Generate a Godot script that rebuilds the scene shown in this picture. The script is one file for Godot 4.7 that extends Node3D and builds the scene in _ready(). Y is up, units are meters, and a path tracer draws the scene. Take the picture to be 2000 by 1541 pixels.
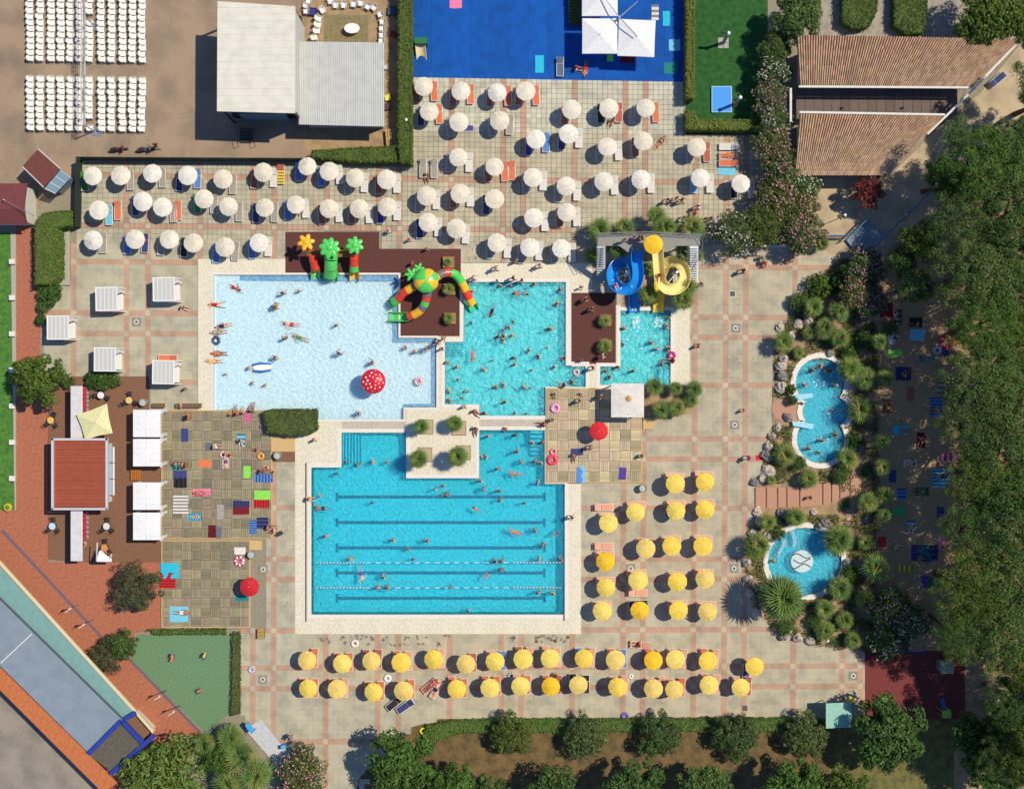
extends Node3D
# Water park seen from above. Pixel positions of the photograph are turned into metres on the ground (20 px = 1 m, camera 125 m up);
# W(px, py, h) gives the place of something whose visible top stands h metres high.
const H := 125.0
const PX := 20.0
var rng := RandomNumberGenerator.new()
var taken := {}
var M := {}          # materials
var G := {}          # shared meshes
var T := {}          # textures

class MB:
	var v := PackedVector3Array()
	var n := PackedVector3Array()
	var c := PackedColorArray()
	var ix := PackedInt32Array()
	var col := Color.WHITE
	func vert(p: Vector3, nn: Vector3) -> int:
		v.append(p); n.append(nn); c.append(col)
		return v.size() - 1
	func tri(a: Vector3, b: Vector3, d: Vector3) -> void:   # counter-clockwise seen from outside
		var nn := (b - a).cross(d - a)
		if nn.length_squared() < 1e-14: return
		nn = nn.normalized()
		var i := v.size()
		v.append(a); v.append(b); v.append(d)
		n.append(nn); n.append(nn); n.append(nn)
		c.append(col); c.append(col); c.append(col)
		ix.append(i); ix.append(i + 2); ix.append(i + 1)
	func quad(a: Vector3, b: Vector3, d: Vector3, e: Vector3) -> void:
		var nn := (b - a).cross(e - a)
		if nn.length_squared() < 1e-14: nn = (d - b).cross(e - b)
		if nn.length_squared() < 1e-14: return
		nn = nn.normalized()
		var i := v.size()
		v.append(a); v.append(b); v.append(d); v.append(e)
		for k in 4:
			n.append(nn); c.append(col)
		ix.append(i); ix.append(i + 2); ix.append(i + 1)
		ix.append(i); ix.append(i + 3); ix.append(i + 2)
	func box(at: Vector3, s: Vector3, b := Basis.IDENTITY) -> void:
		var x := b.x * s.x * 0.5
		var y := b.y * s.y * 0.5
		var z := b.z * s.z * 0.5
		quad(at - x + y + z, at + x + y + z, at + x + y - z, at - x + y - z)
		quad(at - x - y - z, at + x - y - z, at + x - y + z, at - x - y + z)
		quad(at - x - y + z, at + x - y + z, at + x + y + z, at - x + y + z)
		quad(at + x - y - z, at - x - y - z, at - x + y - z, at + x + y - z)
		quad(at + x - y + z, at + x - y - z, at + x + y - z, at + x + y + z)
		quad(at - x - y - z, at - x - y + z, at - x + y + z, at - x + y - z)
	func chamfer(at: Vector3, s: Vector3, e: float) -> void:   # box with a bevelled upper edge
		var x := s.x * 0.5
		var y := s.y * 0.5
		var z := s.z * 0.5
		var lo := [Vector3(-x, -y, z), Vector3(x, -y, z), Vector3(x, -y, -z), Vector3(-x, -y, -z)]
		var mi := [Vector3(-x, y - e, z), Vector3(x, y - e, z), Vector3(x, y - e, -z), Vector3(-x, y - e, -z)]
		var hi := [Vector3(e - x, y, z - e), Vector3(x - e, y, z - e), Vector3(x - e, y, e - z), Vector3(e - x, y, e - z)]
		quad(at + hi[0], at + hi[1], at + hi[2], at + hi[3])
		quad(at + lo[3], at + lo[2], at + lo[1], at + lo[0])
		for k in 4:
			var j := (k + 1) % 4
			quad(at + lo[k], at + lo[j], at + mi[j], at + mi[k])
			quad(at + mi[k], at + mi[j], at + hi[j], at + hi[k])
	func prism(poly: PackedVector2Array, y0: float, y1: float) -> void:   # x, z outline
		var p := poly
		if Geometry2D.is_polygon_clockwise(p):
			p = p.duplicate()
			p.reverse()
		var t := Geometry2D.triangulate_polygon(p)
		for k in range(0, t.size(), 3):
			var a := p[t[k]]
			var b := p[t[k + 1]]
			var d := p[t[k + 2]]
			if (b - a).cross(d - a) > 0:
				var e := b
				b = d
				d = e
			tri(Vector3(a.x, y1, a.y), Vector3(b.x, y1, b.y), Vector3(d.x, y1, d.y))
			tri(Vector3(a.x, y0, a.y), Vector3(d.x, y0, d.y), Vector3(b.x, y0, b.y))
		# outline sides
		var area := 0.0
		for k in p.size():
			area += p[k].cross(p[(k + 1) % p.size()])
		for k in p.size():
			var a := p[k]
			var b := p[(k + 1) % p.size()]
			if area > 0:
				var e := a
				a = b
				b = e
			quad(Vector3(a.x, y0, a.y), Vector3(b.x, y0, b.y), Vector3(b.x, y1, b.y), Vector3(a.x, y1, a.y))
	func tube(path: Array, radii: Array, sides := 8, caps := true) -> void:
		var rings := []
		var up := Vector3.UP
		for k in path.size():
			var d: Vector3 = (path[mini(k + 1, path.size() - 1)] - path[maxi(k - 1, 0)])
			d = d.normalized() if d.length() > 1e-6 else Vector3.UP
			if absf(d.dot(up)) > 0.95: up = Vector3.RIGHT
			var s := d.cross(up).normalized()
			var u := s.cross(d).normalized()
			up = u
			var ring := []
			for j in sides:
				var a := TAU * j / sides
				var nn := s * cos(a) + u * sin(a)
				ring.append(vert(path[k] + nn * float(radii[k]), nn))
			rings.append(ring)
		for k in path.size() - 1:
			for j in sides:
				var i: int = (j + 1) % sides
				ix.append_array([rings[k][j], rings[k][i], rings[k + 1][i], rings[k][j], rings[k + 1][i], rings[k + 1][j]])
		if caps:
			for q in [0, path.size() - 1]:
				for j in range(1, sides - 1):
					var a := v[rings[q][0]]
					var b := v[rings[q][j]]
					var d := v[rings[q][j + 1]]
					if q == 0: tri(a, b, d)
					else: tri(a, d, b)
	func lathe(prof: Array, seg := 16, at := Vector3.ZERO, flat := false) -> void:   # prof: Vector2(radius, y) from the bottom up, outside
		for k in prof.size() - 1:
			var p: Vector2 = prof[k]
			var q: Vector2 = prof[k + 1]
			var t := Vector2(q.y - p.y, p.x - q.x).normalized()
			for j in seg:
				var a := TAU * j / seg
				var b := TAU * (j + 1) / seg
				var p0 := at + Vector3(cos(a) * p.x, p.y, sin(a) * p.x)
				var p1 := at + Vector3(cos(b) * p.x, p.y, sin(b) * p.x)
				var q0 := at + Vector3(cos(a) * q.x, q.y, sin(a) * q.x)
				var q1 := at + Vector3(cos(b) * q.x, q.y, sin(b) * q.x)
				if flat:
					quad(p1, p0, q0, q1)
				else:
					var na := Vector3(cos(a) * t.x, t.y, sin(a) * t.x)
					var nb := Vector3(cos(b) * t.x, t.y, sin(b) * t.x)
					var i := v.size()
					vert(p0, na); vert(p1, nb); vert(q1, nb); vert(q0, na)
					ix.append_array([i + 1, i + 2, i + 3, i + 1, i + 3, i])
	func ball(at: Vector3, r: Vector3, seg := 10, b := Basis.IDENTITY) -> void:
		var rows := maxi(4, seg / 2)
		var i0 := v.size()
		for k in rows + 1:
			var p := PI * k / rows - PI / 2
			for j in seg + 1:
				var a := TAU * j / seg
				var d := Vector3(cos(a) * cos(p), sin(p), sin(a) * cos(p))
				vert(at + b * (d * r), (b * (d / r)).normalized())
		for k in rows:
			for j in seg:
				var a := i0 + k * (seg + 1) + j
				var e := a + seg + 1
				ix.append_array([a, a + 1, e + 1, a, e + 1, e])
	func ringtorus(at: Vector3, ra: float, rb: float, seg := 20, sides := 8, cols := []) -> void:
		for k in seg:
			if cols.size(): col = cols[k % cols.size()]
			for j in sides:
				var i := v.size()
				for q in [[k, j], [k + 1, j], [k + 1, j + 1], [k, j + 1]]:
					var a: float = TAU * q[0] / seg
					var e: float = TAU * q[1] / sides
					var nn := Vector3(cos(a) * cos(e), sin(e), sin(a) * cos(e))
					vert(at + Vector3(cos(a), 0, sin(a)) * ra + nn * rb, nn)
				ix.append_array([i, i + 1, i + 2, i, i + 2, i + 3])
	func done() -> ArrayMesh:
		var a := []
		a.resize(Mesh.ARRAY_MAX)
		a[Mesh.ARRAY_VERTEX] = v
		a[Mesh.ARRAY_NORMAL] = n
		a[Mesh.ARRAY_COLOR] = c
		a[Mesh.ARRAY_INDEX] = ix
		var m := ArrayMesh.new()
		if v.size(): m.add_surface_from_arrays(Mesh.PRIMITIVE_TRIANGLES, a)
		return m

func W(px: float, py: float, h := 0.0) -> Vector3:
	var k := (H - h) / H
	return Vector3((px - 1000.0) / PX * k, h, (py - 770.5) / PX * k)
func P2(pts: Array, h := 0.0) -> PackedVector2Array:
	var o := PackedVector2Array()
	for p in pts:
		var w := W(p[0], p[1], h)
		o.append(Vector2(w.x, w.z))
	return o
func rect(x0, y0, x1, y1) -> Array:
	return [[x0, y0], [x1, y0], [x1, y1], [x0, y1]]
func c8(r: int, g: int, b: int) -> Color:
	return Color(r / 255.0, g / 255.0, b / 255.0)
func lin(r: int, g: int, b: int) -> Color:
	return c8(r, g, b).srgb_to_linear()
func rr(a: float, b: float) -> float:
	return rng.randf_range(a, b)

func numbered(called: String) -> String:
	var k: int = taken.get(called, 0)
	taken[called] = k + 1
	return called if k == 0 else "%s_%03d" % [called, k]
func tag(o: Node, label: String, category: String, group := "") -> void:
	o.set_meta("label", label)
	o.set_meta("category", category)
	if group: o.set_meta("group", group)
func thing(called: String, label: String, category: String, at := Vector3.ZERO, turn := 0.0, group := "") -> Node3D:
	var o := Node3D.new()
	o.name = numbered(called)
	add_child(o)
	o.position = at
	o.rotation.y = turn
	tag(o, label, category, group)
	return o
func part(parent: Node, called: String, mesh: Mesh, m: Material, xf := Transform3D.IDENTITY) -> MeshInstance3D:
	var o := MeshInstance3D.new()
	o.name = called
	o.mesh = mesh
	o.material_override = m
	o.transform = xf
	parent.add_child(o, true)
	return o
func solo(called: String, label: String, category: String, mesh: Mesh, m: Material, at := Vector3.ZERO, turn := 0.0, group := "") -> MeshInstance3D:
	var o := MeshInstance3D.new()
	o.name = numbered(called)
	o.mesh = mesh
	o.material_override = m
	add_child(o)
	o.position = at
	o.rotation.y = turn
	tag(o, label, category, group)
	return o
func ground_sheet(called: String, mesh: Mesh, m: Material) -> MeshInstance3D:
	var o := MeshInstance3D.new()
	o.name = numbered(called)
	o.mesh = mesh
	o.material_override = m
	o.set_meta("kind", "structure")
	add_child(o)
	return o
func sheet(called: String, pts: Array, y0: float, y1: float, m: Material) -> MeshInstance3D:
	var b := MB.new()
	b.prism(P2(pts), y0, y1)
	return ground_sheet(called, b.done(), m)
func xf(at: Vector3, yaw := 0.0, s := Vector3.ONE) -> Transform3D:
	return Transform3D(Basis(Vector3.UP, yaw) * Basis.from_scale(s), at)

# ---------- materials
func blend_noise(seed_: int, size: int, f1: float, w1: float, f2: float, w2: float, lo: float, hi: float, warm := 0.0) -> ImageTexture:
	var a := FastNoiseLite.new()
	a.seed = seed_
	a.noise_type = FastNoiseLite.TYPE_SIMPLEX_SMOOTH
	a.frequency = f1
	a.fractal_octaves = 4
	var b := FastNoiseLite.new()
	b.seed = seed_ + 77
	b.noise_type = FastNoiseLite.TYPE_VALUE
	b.frequency = f2
	b.fractal_type = FastNoiseLite.FRACTAL_NONE
	var da := a.get_seamless_image(size, size).get_data()
	var db := b.get_seamless_image(size, size).get_data()
	var outb := PackedByteArray()
	outb.resize(size * size * 3)
	for k in size * size:
		var t := (da[k] * w1 + db[k] * w2) / 255.0 / (w1 + w2)
		var s := lerpf(lo, hi, t)
		outb[k * 3] = clampi(int(s * 255.0 + warm * (da[k] - 128)), 0, 255)
		outb[k * 3 + 1] = clampi(int(s * 255.0), 0, 255)
		outb[k * 3 + 2] = clampi(int(s * 255.0 - warm * (da[k] - 128)), 0, 255)
	return ImageTexture.create_from_image(Image.create_from_data(size, size, false, Image.FORMAT_RGB8, outb))

func mat(key: String, color: Color, rough := 0.8, opt := {}) -> StandardMaterial3D:
	if M.has(key): return M[key]
	var m := StandardMaterial3D.new()
	m.resource_name = key
	m.albedo_color = color
	m.roughness = rough
	m.metallic_specular = opt.get("spec", 0.4)
	m.metallic = opt.get("metal", 0.0)
	if opt.has("vc"):
		m.vertex_color_use_as_albedo = true
	if opt.has("tex"):
		m.albedo_texture = T[opt.tex]
		m.uv1_triplanar = true
		m.uv1_world_triplanar = opt.get("world", true)
		m.uv1_scale = Vector3.ONE / float(opt.get("tile", 4.0))
	if opt.has("bump"):
		m.heightmap_enabled = true
		m.heightmap_texture = T[opt.bump]
		m.heightmap_scale = opt.get("bump_cm", 1.0)
	if opt.has("back"):
		m.backlight_enabled = true
		m.backlight = opt.back
	if opt.has("coat"):
		m.clearcoat_enabled = true
		m.clearcoat = opt.coat
		m.clearcoat_roughness = 0.1
	if opt.has("alpha"):
		m.transparency = BaseMaterial3D.TRANSPARENCY_ALPHA
		m.albedo_color.a = opt.alpha
	if opt.has("rim"):
		m.rim_enabled = true
		m.rim = opt.rim
	M[key] = m
	return m

# ---------- bodies: tapered capsules joined by a smooth minimum, meshed as surface nets
func nets(b: MB, bones: Array, cell: float, k: float) -> void:
	var lo := Vector3.ONE * 1e9
	var hi := -lo
	for q in bones:
		var r: float = maxf(q[2], q[3]) + cell * 2.5
		for e in [q[0], q[1]]:
			lo = lo.min(e - Vector3.ONE * r)
			hi = hi.max(e + Vector3.ONE * r)
	var d := Vector3i(((hi - lo) / cell).ceil()) + Vector3i.ONE
	var f := PackedFloat32Array()
	f.resize(d.x * d.y * d.z)
	f.fill(1e3)
	for q in bones:
		var a: Vector3 = q[0]
		var c: Vector3 = q[1]
		var ra: float = q[2]
		var rb: float = q[3]
		var pad := maxf(ra, rb) + cell * 2.5 + k
		var l := Vector3i(((a.min(c) - Vector3.ONE * pad - lo) / cell).floor()).clamp(Vector3i.ZERO, d - Vector3i.ONE)
		var h := Vector3i(((a.max(c) + Vector3.ONE * pad - lo) / cell).ceil()).clamp(Vector3i.ZERO, d - Vector3i.ONE)
		var ac := c - a
		var inv := 1.0 / maxf(ac.length_squared(), 1e-9)
		for x in range(l.x, h.x + 1):
			for y in range(l.y, h.y + 1):
				for z in range(l.z, h.z + 1):
					var p := lo + Vector3(x, y, z) * cell
					var t := clampf((p - a).dot(ac) * inv, 0.0, 1.0)
					var s := p.distance_to(a + ac * t) - lerpf(ra, rb, t)
					var i := (x * d.y + y) * d.z + z
					var o := f[i]
					var m := maxf(k - absf(o - s), 0.0) / k
					f[i] = minf(o, s) - m * m * k * 0.25
	var at := {}
	var sy := d.z
	var sx := d.y * d.z
	var off := [0, sx, sy, sx + sy, 1, sx + 1, sy + 1, sx + sy + 1]
	var crn := [Vector3(0, 0, 0), Vector3(1, 0, 0), Vector3(0, 1, 0), Vector3(1, 1, 0), Vector3(0, 0, 1), Vector3(1, 0, 1), Vector3(0, 1, 1), Vector3(1, 1, 1)]
	var eds := [[0, 1], [2, 3], [4, 5], [6, 7], [0, 2], [1, 3], [4, 6], [5, 7], [0, 4], [1, 5], [2, 6], [3, 7]]
	for x in d.x - 1:
		for y in d.y - 1:
			var base := (x * d.y + y) * d.z
			for z in d.z - 1:
				var i := base + z
				if f[i] > 2.5 * cell: continue
				var neg := 0
				for e in 8:
					if f[i + off[e]] < 0: neg += 1
				if neg == 0 or neg == 8: continue
				var s := Vector3.ZERO
				var n := 0
				for e in eds:
					var u := f[i + off[e[0]]]
					var w := f[i + off[e[1]]]
					if (u < 0) != (w < 0):
						s += crn[e[0]].lerp(crn[e[1]], u / (u - w))
						n += 1
				var g := Vector3(f[i + sx] - f[i] + f[i + sx + sy + 1] - f[i + sy + 1], f[i + sy] - f[i] + f[i + sx + sy + 1] - f[i + sx + 1], f[i + 1] - f[i] + f[i + sx + sy + 1] - f[i + sx + sy])
				at[i] = b.vert(lo + (Vector3(x, y, z) + s / n) * cell, g.normalized())
	for x in range(1, d.x - 1):
		for y in range(1, d.y - 1):
			for z in range(1, d.z - 1):
				var i := (x * d.y + y) * d.z + z
				if f[i] > 2.5 * cell: continue
				for e in [[sx, sy, 1], [sy, 1, sx], [1, sx, sy]]:
					var u := f[i]
					var w := f[i + e[0]]
					if (u < 0) == (w < 0): continue
					var p0: int = at[i - e[1] - e[2]]
					var p1: int = at[i - e[2]]
					var p2: int = at[i]
					var p3: int = at[i - e[1]]
					if u < 0: b.ix.append_array([p0, p2, p1, p0, p3, p2])
					else: b.ix.append_array([p0, p1, p2, p0, p2, p3])

func joints(pose: String) -> Dictionary:   # the figure looks along +x, y up, feet or lowest point at y = 0
	var j := {}
	var mir := func(nm: String, l: Vector3, r: Vector3): j[nm + "L"] = l; j[nm + "R"] = r
	var sym := func(nm: String, p: Vector3): j[nm + "L"] = p; j[nm + "R"] = Vector3(p.x, p.y, -p.z)
	match pose:
		"stand", "walk", "wade":
			j.pel = Vector3(0, 0.95, 0); j.che = Vector3(0.01, 1.27, 0); j.nec = Vector3(0.0, 1.48, 0); j.hed = Vector3(0.025, 1.63, 0); j.face = Vector3(1, 0, 0); j.crown = Vector3(0, 1, 0)
			sym.call("hip", Vector3(0, 0.92, 0.09)); sym.call("sho", Vector3(0, 1.41, 0.18))
			if pose == "stand":
				sym.call("elb", Vector3(-0.03, 1.14, 0.25)); sym.call("wri", Vector3(0.06, 0.9, 0.24))
				mir.call("kne", Vector3(0.04, 0.5, 0.11), Vector3(0.0, 0.5, -0.12)); mir.call("ank", Vector3(0.0, 0.08, 0.12), Vector3(-0.04, 0.08, -0.13))
			elif pose == "walk":
				mir.call("elb", Vector3(-0.14, 1.16, 0.24), Vector3(0.1, 1.16, -0.25)); mir.call("wri", Vector3(-0.12, 0.92, 0.26), Vector3(0.28, 1.0, -0.22))
				mir.call("kne", Vector3(0.2, 0.52, 0.09), Vector3(-0.02, 0.5, -0.1)); mir.call("ank", Vector3(0.28, 0.09, 0.1), Vector3(-0.3, 0.14, -0.1))
			else:
				sym.call("elb", Vector3(0.06, 1.15, 0.3)); mir.call("wri", Vector3(0.28, 1.04, 0.3), Vector3(0.28, 1.08, -0.22))
				mir.call("kne", Vector3(0.06, 0.5, 0.12), Vector3(0.02, 0.5, -0.14)); mir.call("ank", Vector3(0.0, 0.08, 0.14), Vector3(-0.05, 0.08, -0.16))
		"swim":
			j.pel = Vector3(-0.28, 0.0, 0); j.che = Vector3(0.05, 0.03, 0); j.nec = Vector3(0.25, 0.06, 0); j.hed = Vector3(0.39, 0.1, 0); j.face = Vector3(0.6, -0.8, 0); j.crown = Vector3(0.8, 0.6, 0)
			sym.call("hip", Vector3(-0.3, 0, 0.09)); sym.call("sho", Vector3(0.18, 0.05, 0.18))
			mir.call("elb", Vector3(0.44, 0.02, 0.24), Vector3(0.0, 0.02, -0.42)); mir.call("wri", Vector3(0.7, 0.0, 0.18), Vector3(-0.18, -0.03, -0.46))
			mir.call("kne", Vector3(-0.7, -0.06, 0.14), Vector3(-0.72, -0.02, -0.12)); mir.call("ank", Vector3(-1.1, -0.04, 0.16), Vector3(-1.12, -0.1, -0.1))
		"lie", "sprawl":
			j.pel = Vector3(0.0, 0.12, 0); j.che = Vector3(0.33, 0.13, 0); j.nec = Vector3(0.53, 0.12, 0); j.hed = Vector3(0.68, 0.12, 0); j.face = Vector3(0, 1, 0); j.crown = Vector3(1, 0, 0)
			sym.call("hip", Vector3(-0.03, 0.11, 0.09)); sym.call("sho", Vector3(0.46, 0.12, 0.18))
			if pose == "lie":
				sym.call("elb", Vector3(0.2, 0.07, 0.27)); sym.call("wri", Vector3(-0.04, 0.06, 0.24))
				mir.call("kne", Vector3(-0.44, 0.2, 0.12), Vector3(-0.45, 0.1, -0.1)); mir.call("ank", Vector3(-0.82, 0.06, 0.14), Vector3(-0.87, 0.06, -0.12))
			else:
				mir.call("elb", Vector3(0.42, 0.06, 0.46), Vector3(0.66, 0.07, -0.36)); mir.call("wri", Vector3(0.34, 0.05, 0.7), Vector3(0.78, 0.08, -0.12))
				mir.call("kne", Vector3(-0.42, 0.1, 0.2), Vector3(-0.42, 0.12, -0.2)); mir.call("ank", Vector3(-0.82, 0.06, 0.3), Vector3(-0.84, 0.06, -0.28))
		"sit":
			j.pel = Vector3(0, 0.14, 0); j.che = Vector3(-0.06, 0.44, 0); j.nec = Vector3(-0.05, 0.64, 0); j.hed = Vector3(0.0, 0.79, 0); j.face = Vector3(0.95, -0.3, 0); j.crown = Vector3(0.3, 0.95, 0)
			sym.call("hip", Vector3(0, 0.12, 0.09)); sym.call("sho", Vector3(-0.06, 0.58, 0.18))
			mir.call("elb", Vector3(-0.12, 0.33, 0.27), Vector3(0.06, 0.36, -0.27)); mir.call("wri", Vector3(-0.2, 0.1, 0.3), Vector3(0.28, 0.3, -0.2))
			mir.call("kne", Vector3(0.42, 0.2, 0.16), Vector3(0.36, 0.34, -0.14)); mir.call("ank", Vector3(0.8, 0.07, 0.14), Vector3(0.64, 0.06, -0.14))
		"chair":
			j.pel = Vector3(0, 0.55, 0); j.che = Vector3(-0.05, 0.87, 0); j.nec = Vector3(-0.03, 1.07, 0); j.hed = Vector3(0.02, 1.22, 0); j.face = Vector3(1, -0.2, 0); j.crown = Vector3(0.2, 1, 0)
			sym.call("hip", Vector3(0, 0.53, 0.09)); sym.call("sho", Vector3(-0.05, 1.01, 0.18))
			sym.call("elb", Vector3(0.04, 0.76, 0.25)); sym.call("wri", Vector3(0.3, 0.72, 0.17))
			sym.call("kne", Vector3(0.43, 0.52, 0.13)); sym.call("ank", Vector3(0.4, 0.09, 0.13))
	return j

func figure_bones(j: Dictionary) -> Array:
	var o := [[j.pel, j.che, 0.125, 0.14], [j.hipL, j.hipR, 0.1, 0.1], [j.shoL, j.shoR, 0.068, 0.068], [j.che, j.nec, 0.125, 0.05], [j.nec, j.hed, 0.052, 0.06]]
	for s in ["L", "R"]:
		o.append([j["sho" + s], j["elb" + s], 0.055, 0.041])
		o.append([j["elb" + s], j["wri" + s], 0.041, 0.028])
		o.append([j["hip" + s], j["kne" + s], 0.092, 0.06])
		o.append([j["kne" + s], j["ank" + s], 0.06, 0.037])
		var up: Vector3 = (j["kne" + s] - j["ank" + s]).normalized()
		var fwd: Vector3 = (j.face - up * j.face.dot(up))
		fwd = fwd.normalized() if fwd.length() > 0.3 else (j.crown * -1.0)
		o.append([j["ank" + s] - up * 0.04 - fwd * 0.03, j["ank" + s] - up * 0.045 + fwd * 0.15, 0.038, 0.03])
	return o

func make_figure(pose: String) -> void:
	var j := joints(pose)
	var b := MB.new()
	nets(b, figure_bones(j), 0.028, 0.05)
	# head on a finer grid: skull, jaw, brow, nose, lips, ears
	var f: Vector3 = j.face.normalized()
	var u: Vector3 = (j.crown - f * j.crown.dot(f)).normalized()
	var s := f.cross(u)
	var h: Vector3 = j.hed
	nets(b, [[h + u * 0.03 - f * 0.015, h + u * 0.02 + f * 0.01, 0.088, 0.08], [h - u * 0.01 + f * 0.015, h - u * 0.085 + f * 0.045, 0.07, 0.04], [h + u * 0.03 + f * 0.082 - s * 0.03, h + u * 0.03 + f * 0.082 + s * 0.03, 0.014, 0.014],
		[h + u * 0.015 + f * 0.09, h - u * 0.028 + f * 0.106, 0.009, 0.015], [h - u * 0.058 + f * 0.082 - s * 0.018, h - u * 0.058 + f * 0.082 + s * 0.018, 0.012, 0.012],
		[h + s * 0.086 + u * 0.015, h + s * 0.09 - u * 0.02, 0.017, 0.012], [h - s * 0.086 + u * 0.015, h - s * 0.09 - u * 0.02, 0.017, 0.012]], 0.012, 0.02)
	for q in ["L", "R"]:   # palm, four bent fingers of different lengths and a thumb
		var w: Vector3 = j["wri" + q]
		var d: Vector3 = (w - j["elb" + q]).normalized()
		var across := d.cross(Vector3.UP if absf(d.y) < 0.8 else Vector3.RIGHT).normalized()
		var down := across.cross(d)
		b.ball(w + d * 0.05, Vector3(0.036, 0.05, 0.018), 8, Basis(across, d, -down))
		for k in 4:
			var a := w + d * 0.085 + across * (k - 1.5) * 0.019
			var l: float = [0.062, 0.072, 0.068, 0.052][k]
			b.tube([a, a + d * l * 0.55 + down * 0.004, a + d * l * 0.95 + down * 0.022], [0.0095, 0.009, 0.007], 5)
		var t := w + d * 0.035 - across * 0.032
		b.tube([t, t + d * 0.03 - across * 0.022, t + d * 0.058 - across * 0.03], [0.011, 0.01, 0.008], 5)
	G["body_" + pose] = b.done()
	var hr := MB.new()
	nets(hr, [[h + u * 0.045 - f * 0.03, h + u * 0.05 + f * 0.012, 0.09, 0.08], [h - f * 0.05, h - f * 0.055 - u * 0.05, 0.07, 0.05]], 0.016, 0.03)
	G["hair_" + pose] = hr.done()
	var lh := MB.new()
	nets(lh, [[h + u * 0.045 - f * 0.03, h + u * 0.05 + f * 0.012, 0.09, 0.08], [h - f * 0.055, h - f * 0.085 - u * 0.2, 0.078, 0.05], [h + s * 0.06 - f * 0.03, h + s * 0.075 - f * 0.04 - u * 0.13, 0.05, 0.03], [h - s * 0.06 - f * 0.03, h - s * 0.075 - f * 0.04 - u * 0.13, 0.05, 0.03]], 0.016, 0.03)
	G["longhair_" + pose] = lh.done()
	var tr := MB.new()
	var kl: Vector3 = j.hipL.lerp(j.kneL, 0.45)
	var kr: Vector3 = j.hipR.lerp(j.kneR, 0.45)
	var wa: Vector3 = j.pel.lerp(j.che, 0.2)
	nets(tr, [[j.hipL, j.hipR, 0.118, 0.118], [j.pel, wa, 0.142, 0.14], [j.hipL, kl, 0.112, 0.1], [j.hipR, kr, 0.112, 0.1]], 0.03, 0.04)
	G["trunks_" + pose] = tr.done()
	var sb := MB.new()
	nets(sb, [[j.hipL, j.hipR, 0.116, 0.116], [j.pel, j.pel.lerp(j.che, 0.12), 0.14, 0.136]], 0.03, 0.04)
	G["bottom_" + pose] = sb.done()
	var st := MB.new()
	var bust: Vector3 = j.che.lerp(j.nec, 0.12) + f * 0.035
	if pose == "swim": bust = j.che + Vector3(0, 0.01, 0)
	nets(st, [[bust + s * 0.07, bust - s * 0.07, 0.1, 0.1], [j.che, j.che.lerp(j.nec, 0.15), 0.142, 0.13]], 0.03, 0.03)
	G["top_" + pose] = st.done()
	var su := MB.new()
	nets(su, [[j.hipL, j.hipR, 0.116, 0.116], [j.pel, j.che, 0.14, 0.154], [bust + s * 0.06, bust - s * 0.06, 0.1, 0.1]], 0.03, 0.04)
	G["suit_" + pose] = su.done()
	var sh := MB.new()
	nets(sh, [[j.pel, j.che, 0.148, 0.16], [j.shoL, j.shoR, 0.09, 0.09], [j.che, j.nec.lerp(j.che, 0.4), 0.15, 0.12], [j.shoL, j.shoL.lerp(j.elbL, 0.6), 0.078, 0.066], [j.shoR, j.shoR.lerp(j.elbR, 0.6), 0.078, 0.066]], 0.03, 0.05)
	G["shirt_" + pose] = sh.done()

var swim_colors := [["black", 30, 30, 34], ["navy", 34, 42, 84], ["red", 190, 34, 40], ["blue", 40, 92, 180], ["turquoise", 40, 160, 170], ["pink", 226, 92, 140], ["orange", 228, 116, 44], ["green", 60, 140, 70], ["white", 226, 224, 218], ["purple", 104, 62, 140], ["yellow", 230, 190, 60], ["grey", 120, 122, 126]]
var skins := [c8(212, 160, 128), c8(196, 140, 106), c8(176, 120, 88), c8(224, 176, 146), c8(156, 102, 74)]
var hairs := [["dark", 34, 26, 22], ["dark", 42, 32, 26], ["brown", 82, 56, 38], ["brown", 96, 66, 44], ["fair", 178, 142, 92], ["grey", 150, 146, 140]]
# place: [floor under the feet, words for the label, group]
var places := {
	"A": [-0.5, "in the pale shallow pool", "bathers in the pale shallow pool"],
	"A0": [0.0, "at the shallow pool's edge", "sunbathers at the shallow pool edge"],
	"B": [-1.18, "in the turquoise bathing pool", "bathers in the turquoise bathing pool"],
	"C": [-0.95, "in the splash pool under the slides", "bathers in the splash pool"],
	"D": [-1.25, "in the blue lap pool", "bathers in the blue lap pool"],
	"E": [-0.9, "in the double whirlpool basin among rocks", "bathers in the double whirlpool basin"],
	"F": [-0.75, "in the round whirlpool basin", "bathers in the round whirlpool basin"],
	"cope": [0.075, "on the cream pool surround", "people on the pool surround"],
	"plaza": [0.055, "on the paved terrace", "people on the paved terrace"],
	"rubber": [0.075, "on the brown rubber play floor", "people on the rubber play floor"],
	"deckR": [0.2, "on the deck by the thatched hut", "people on the wooden deck by the thatched hut"],
	"deckL": [0.2, "on the deck beside the white gazebos", "people on the wooden deck beside the gazebos"],
	"tower": [4.5, "on the slide tower platform", "people on the slide tower"],
	"carpet": [0.045, "on the blue carpet", "people on the blue carpet"],
	"steps": [0.15, "on the brick garden steps", "people on the garden steps"],
	"bench": [-0.1, "on the shaded bench beside the oleanders", "people on the shaded bench"],
	"bar": [0.08, "at a bar table", "people at the bar tables"],
}
var pose_words := {"stand": "standing", "walk": "walking", "wade": "wading", "swim": "swimming", "lie": "lying", "sprawl": "sprawled", "sit": "sitting", "chair": "sitting"}
var person_count := 0

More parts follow.
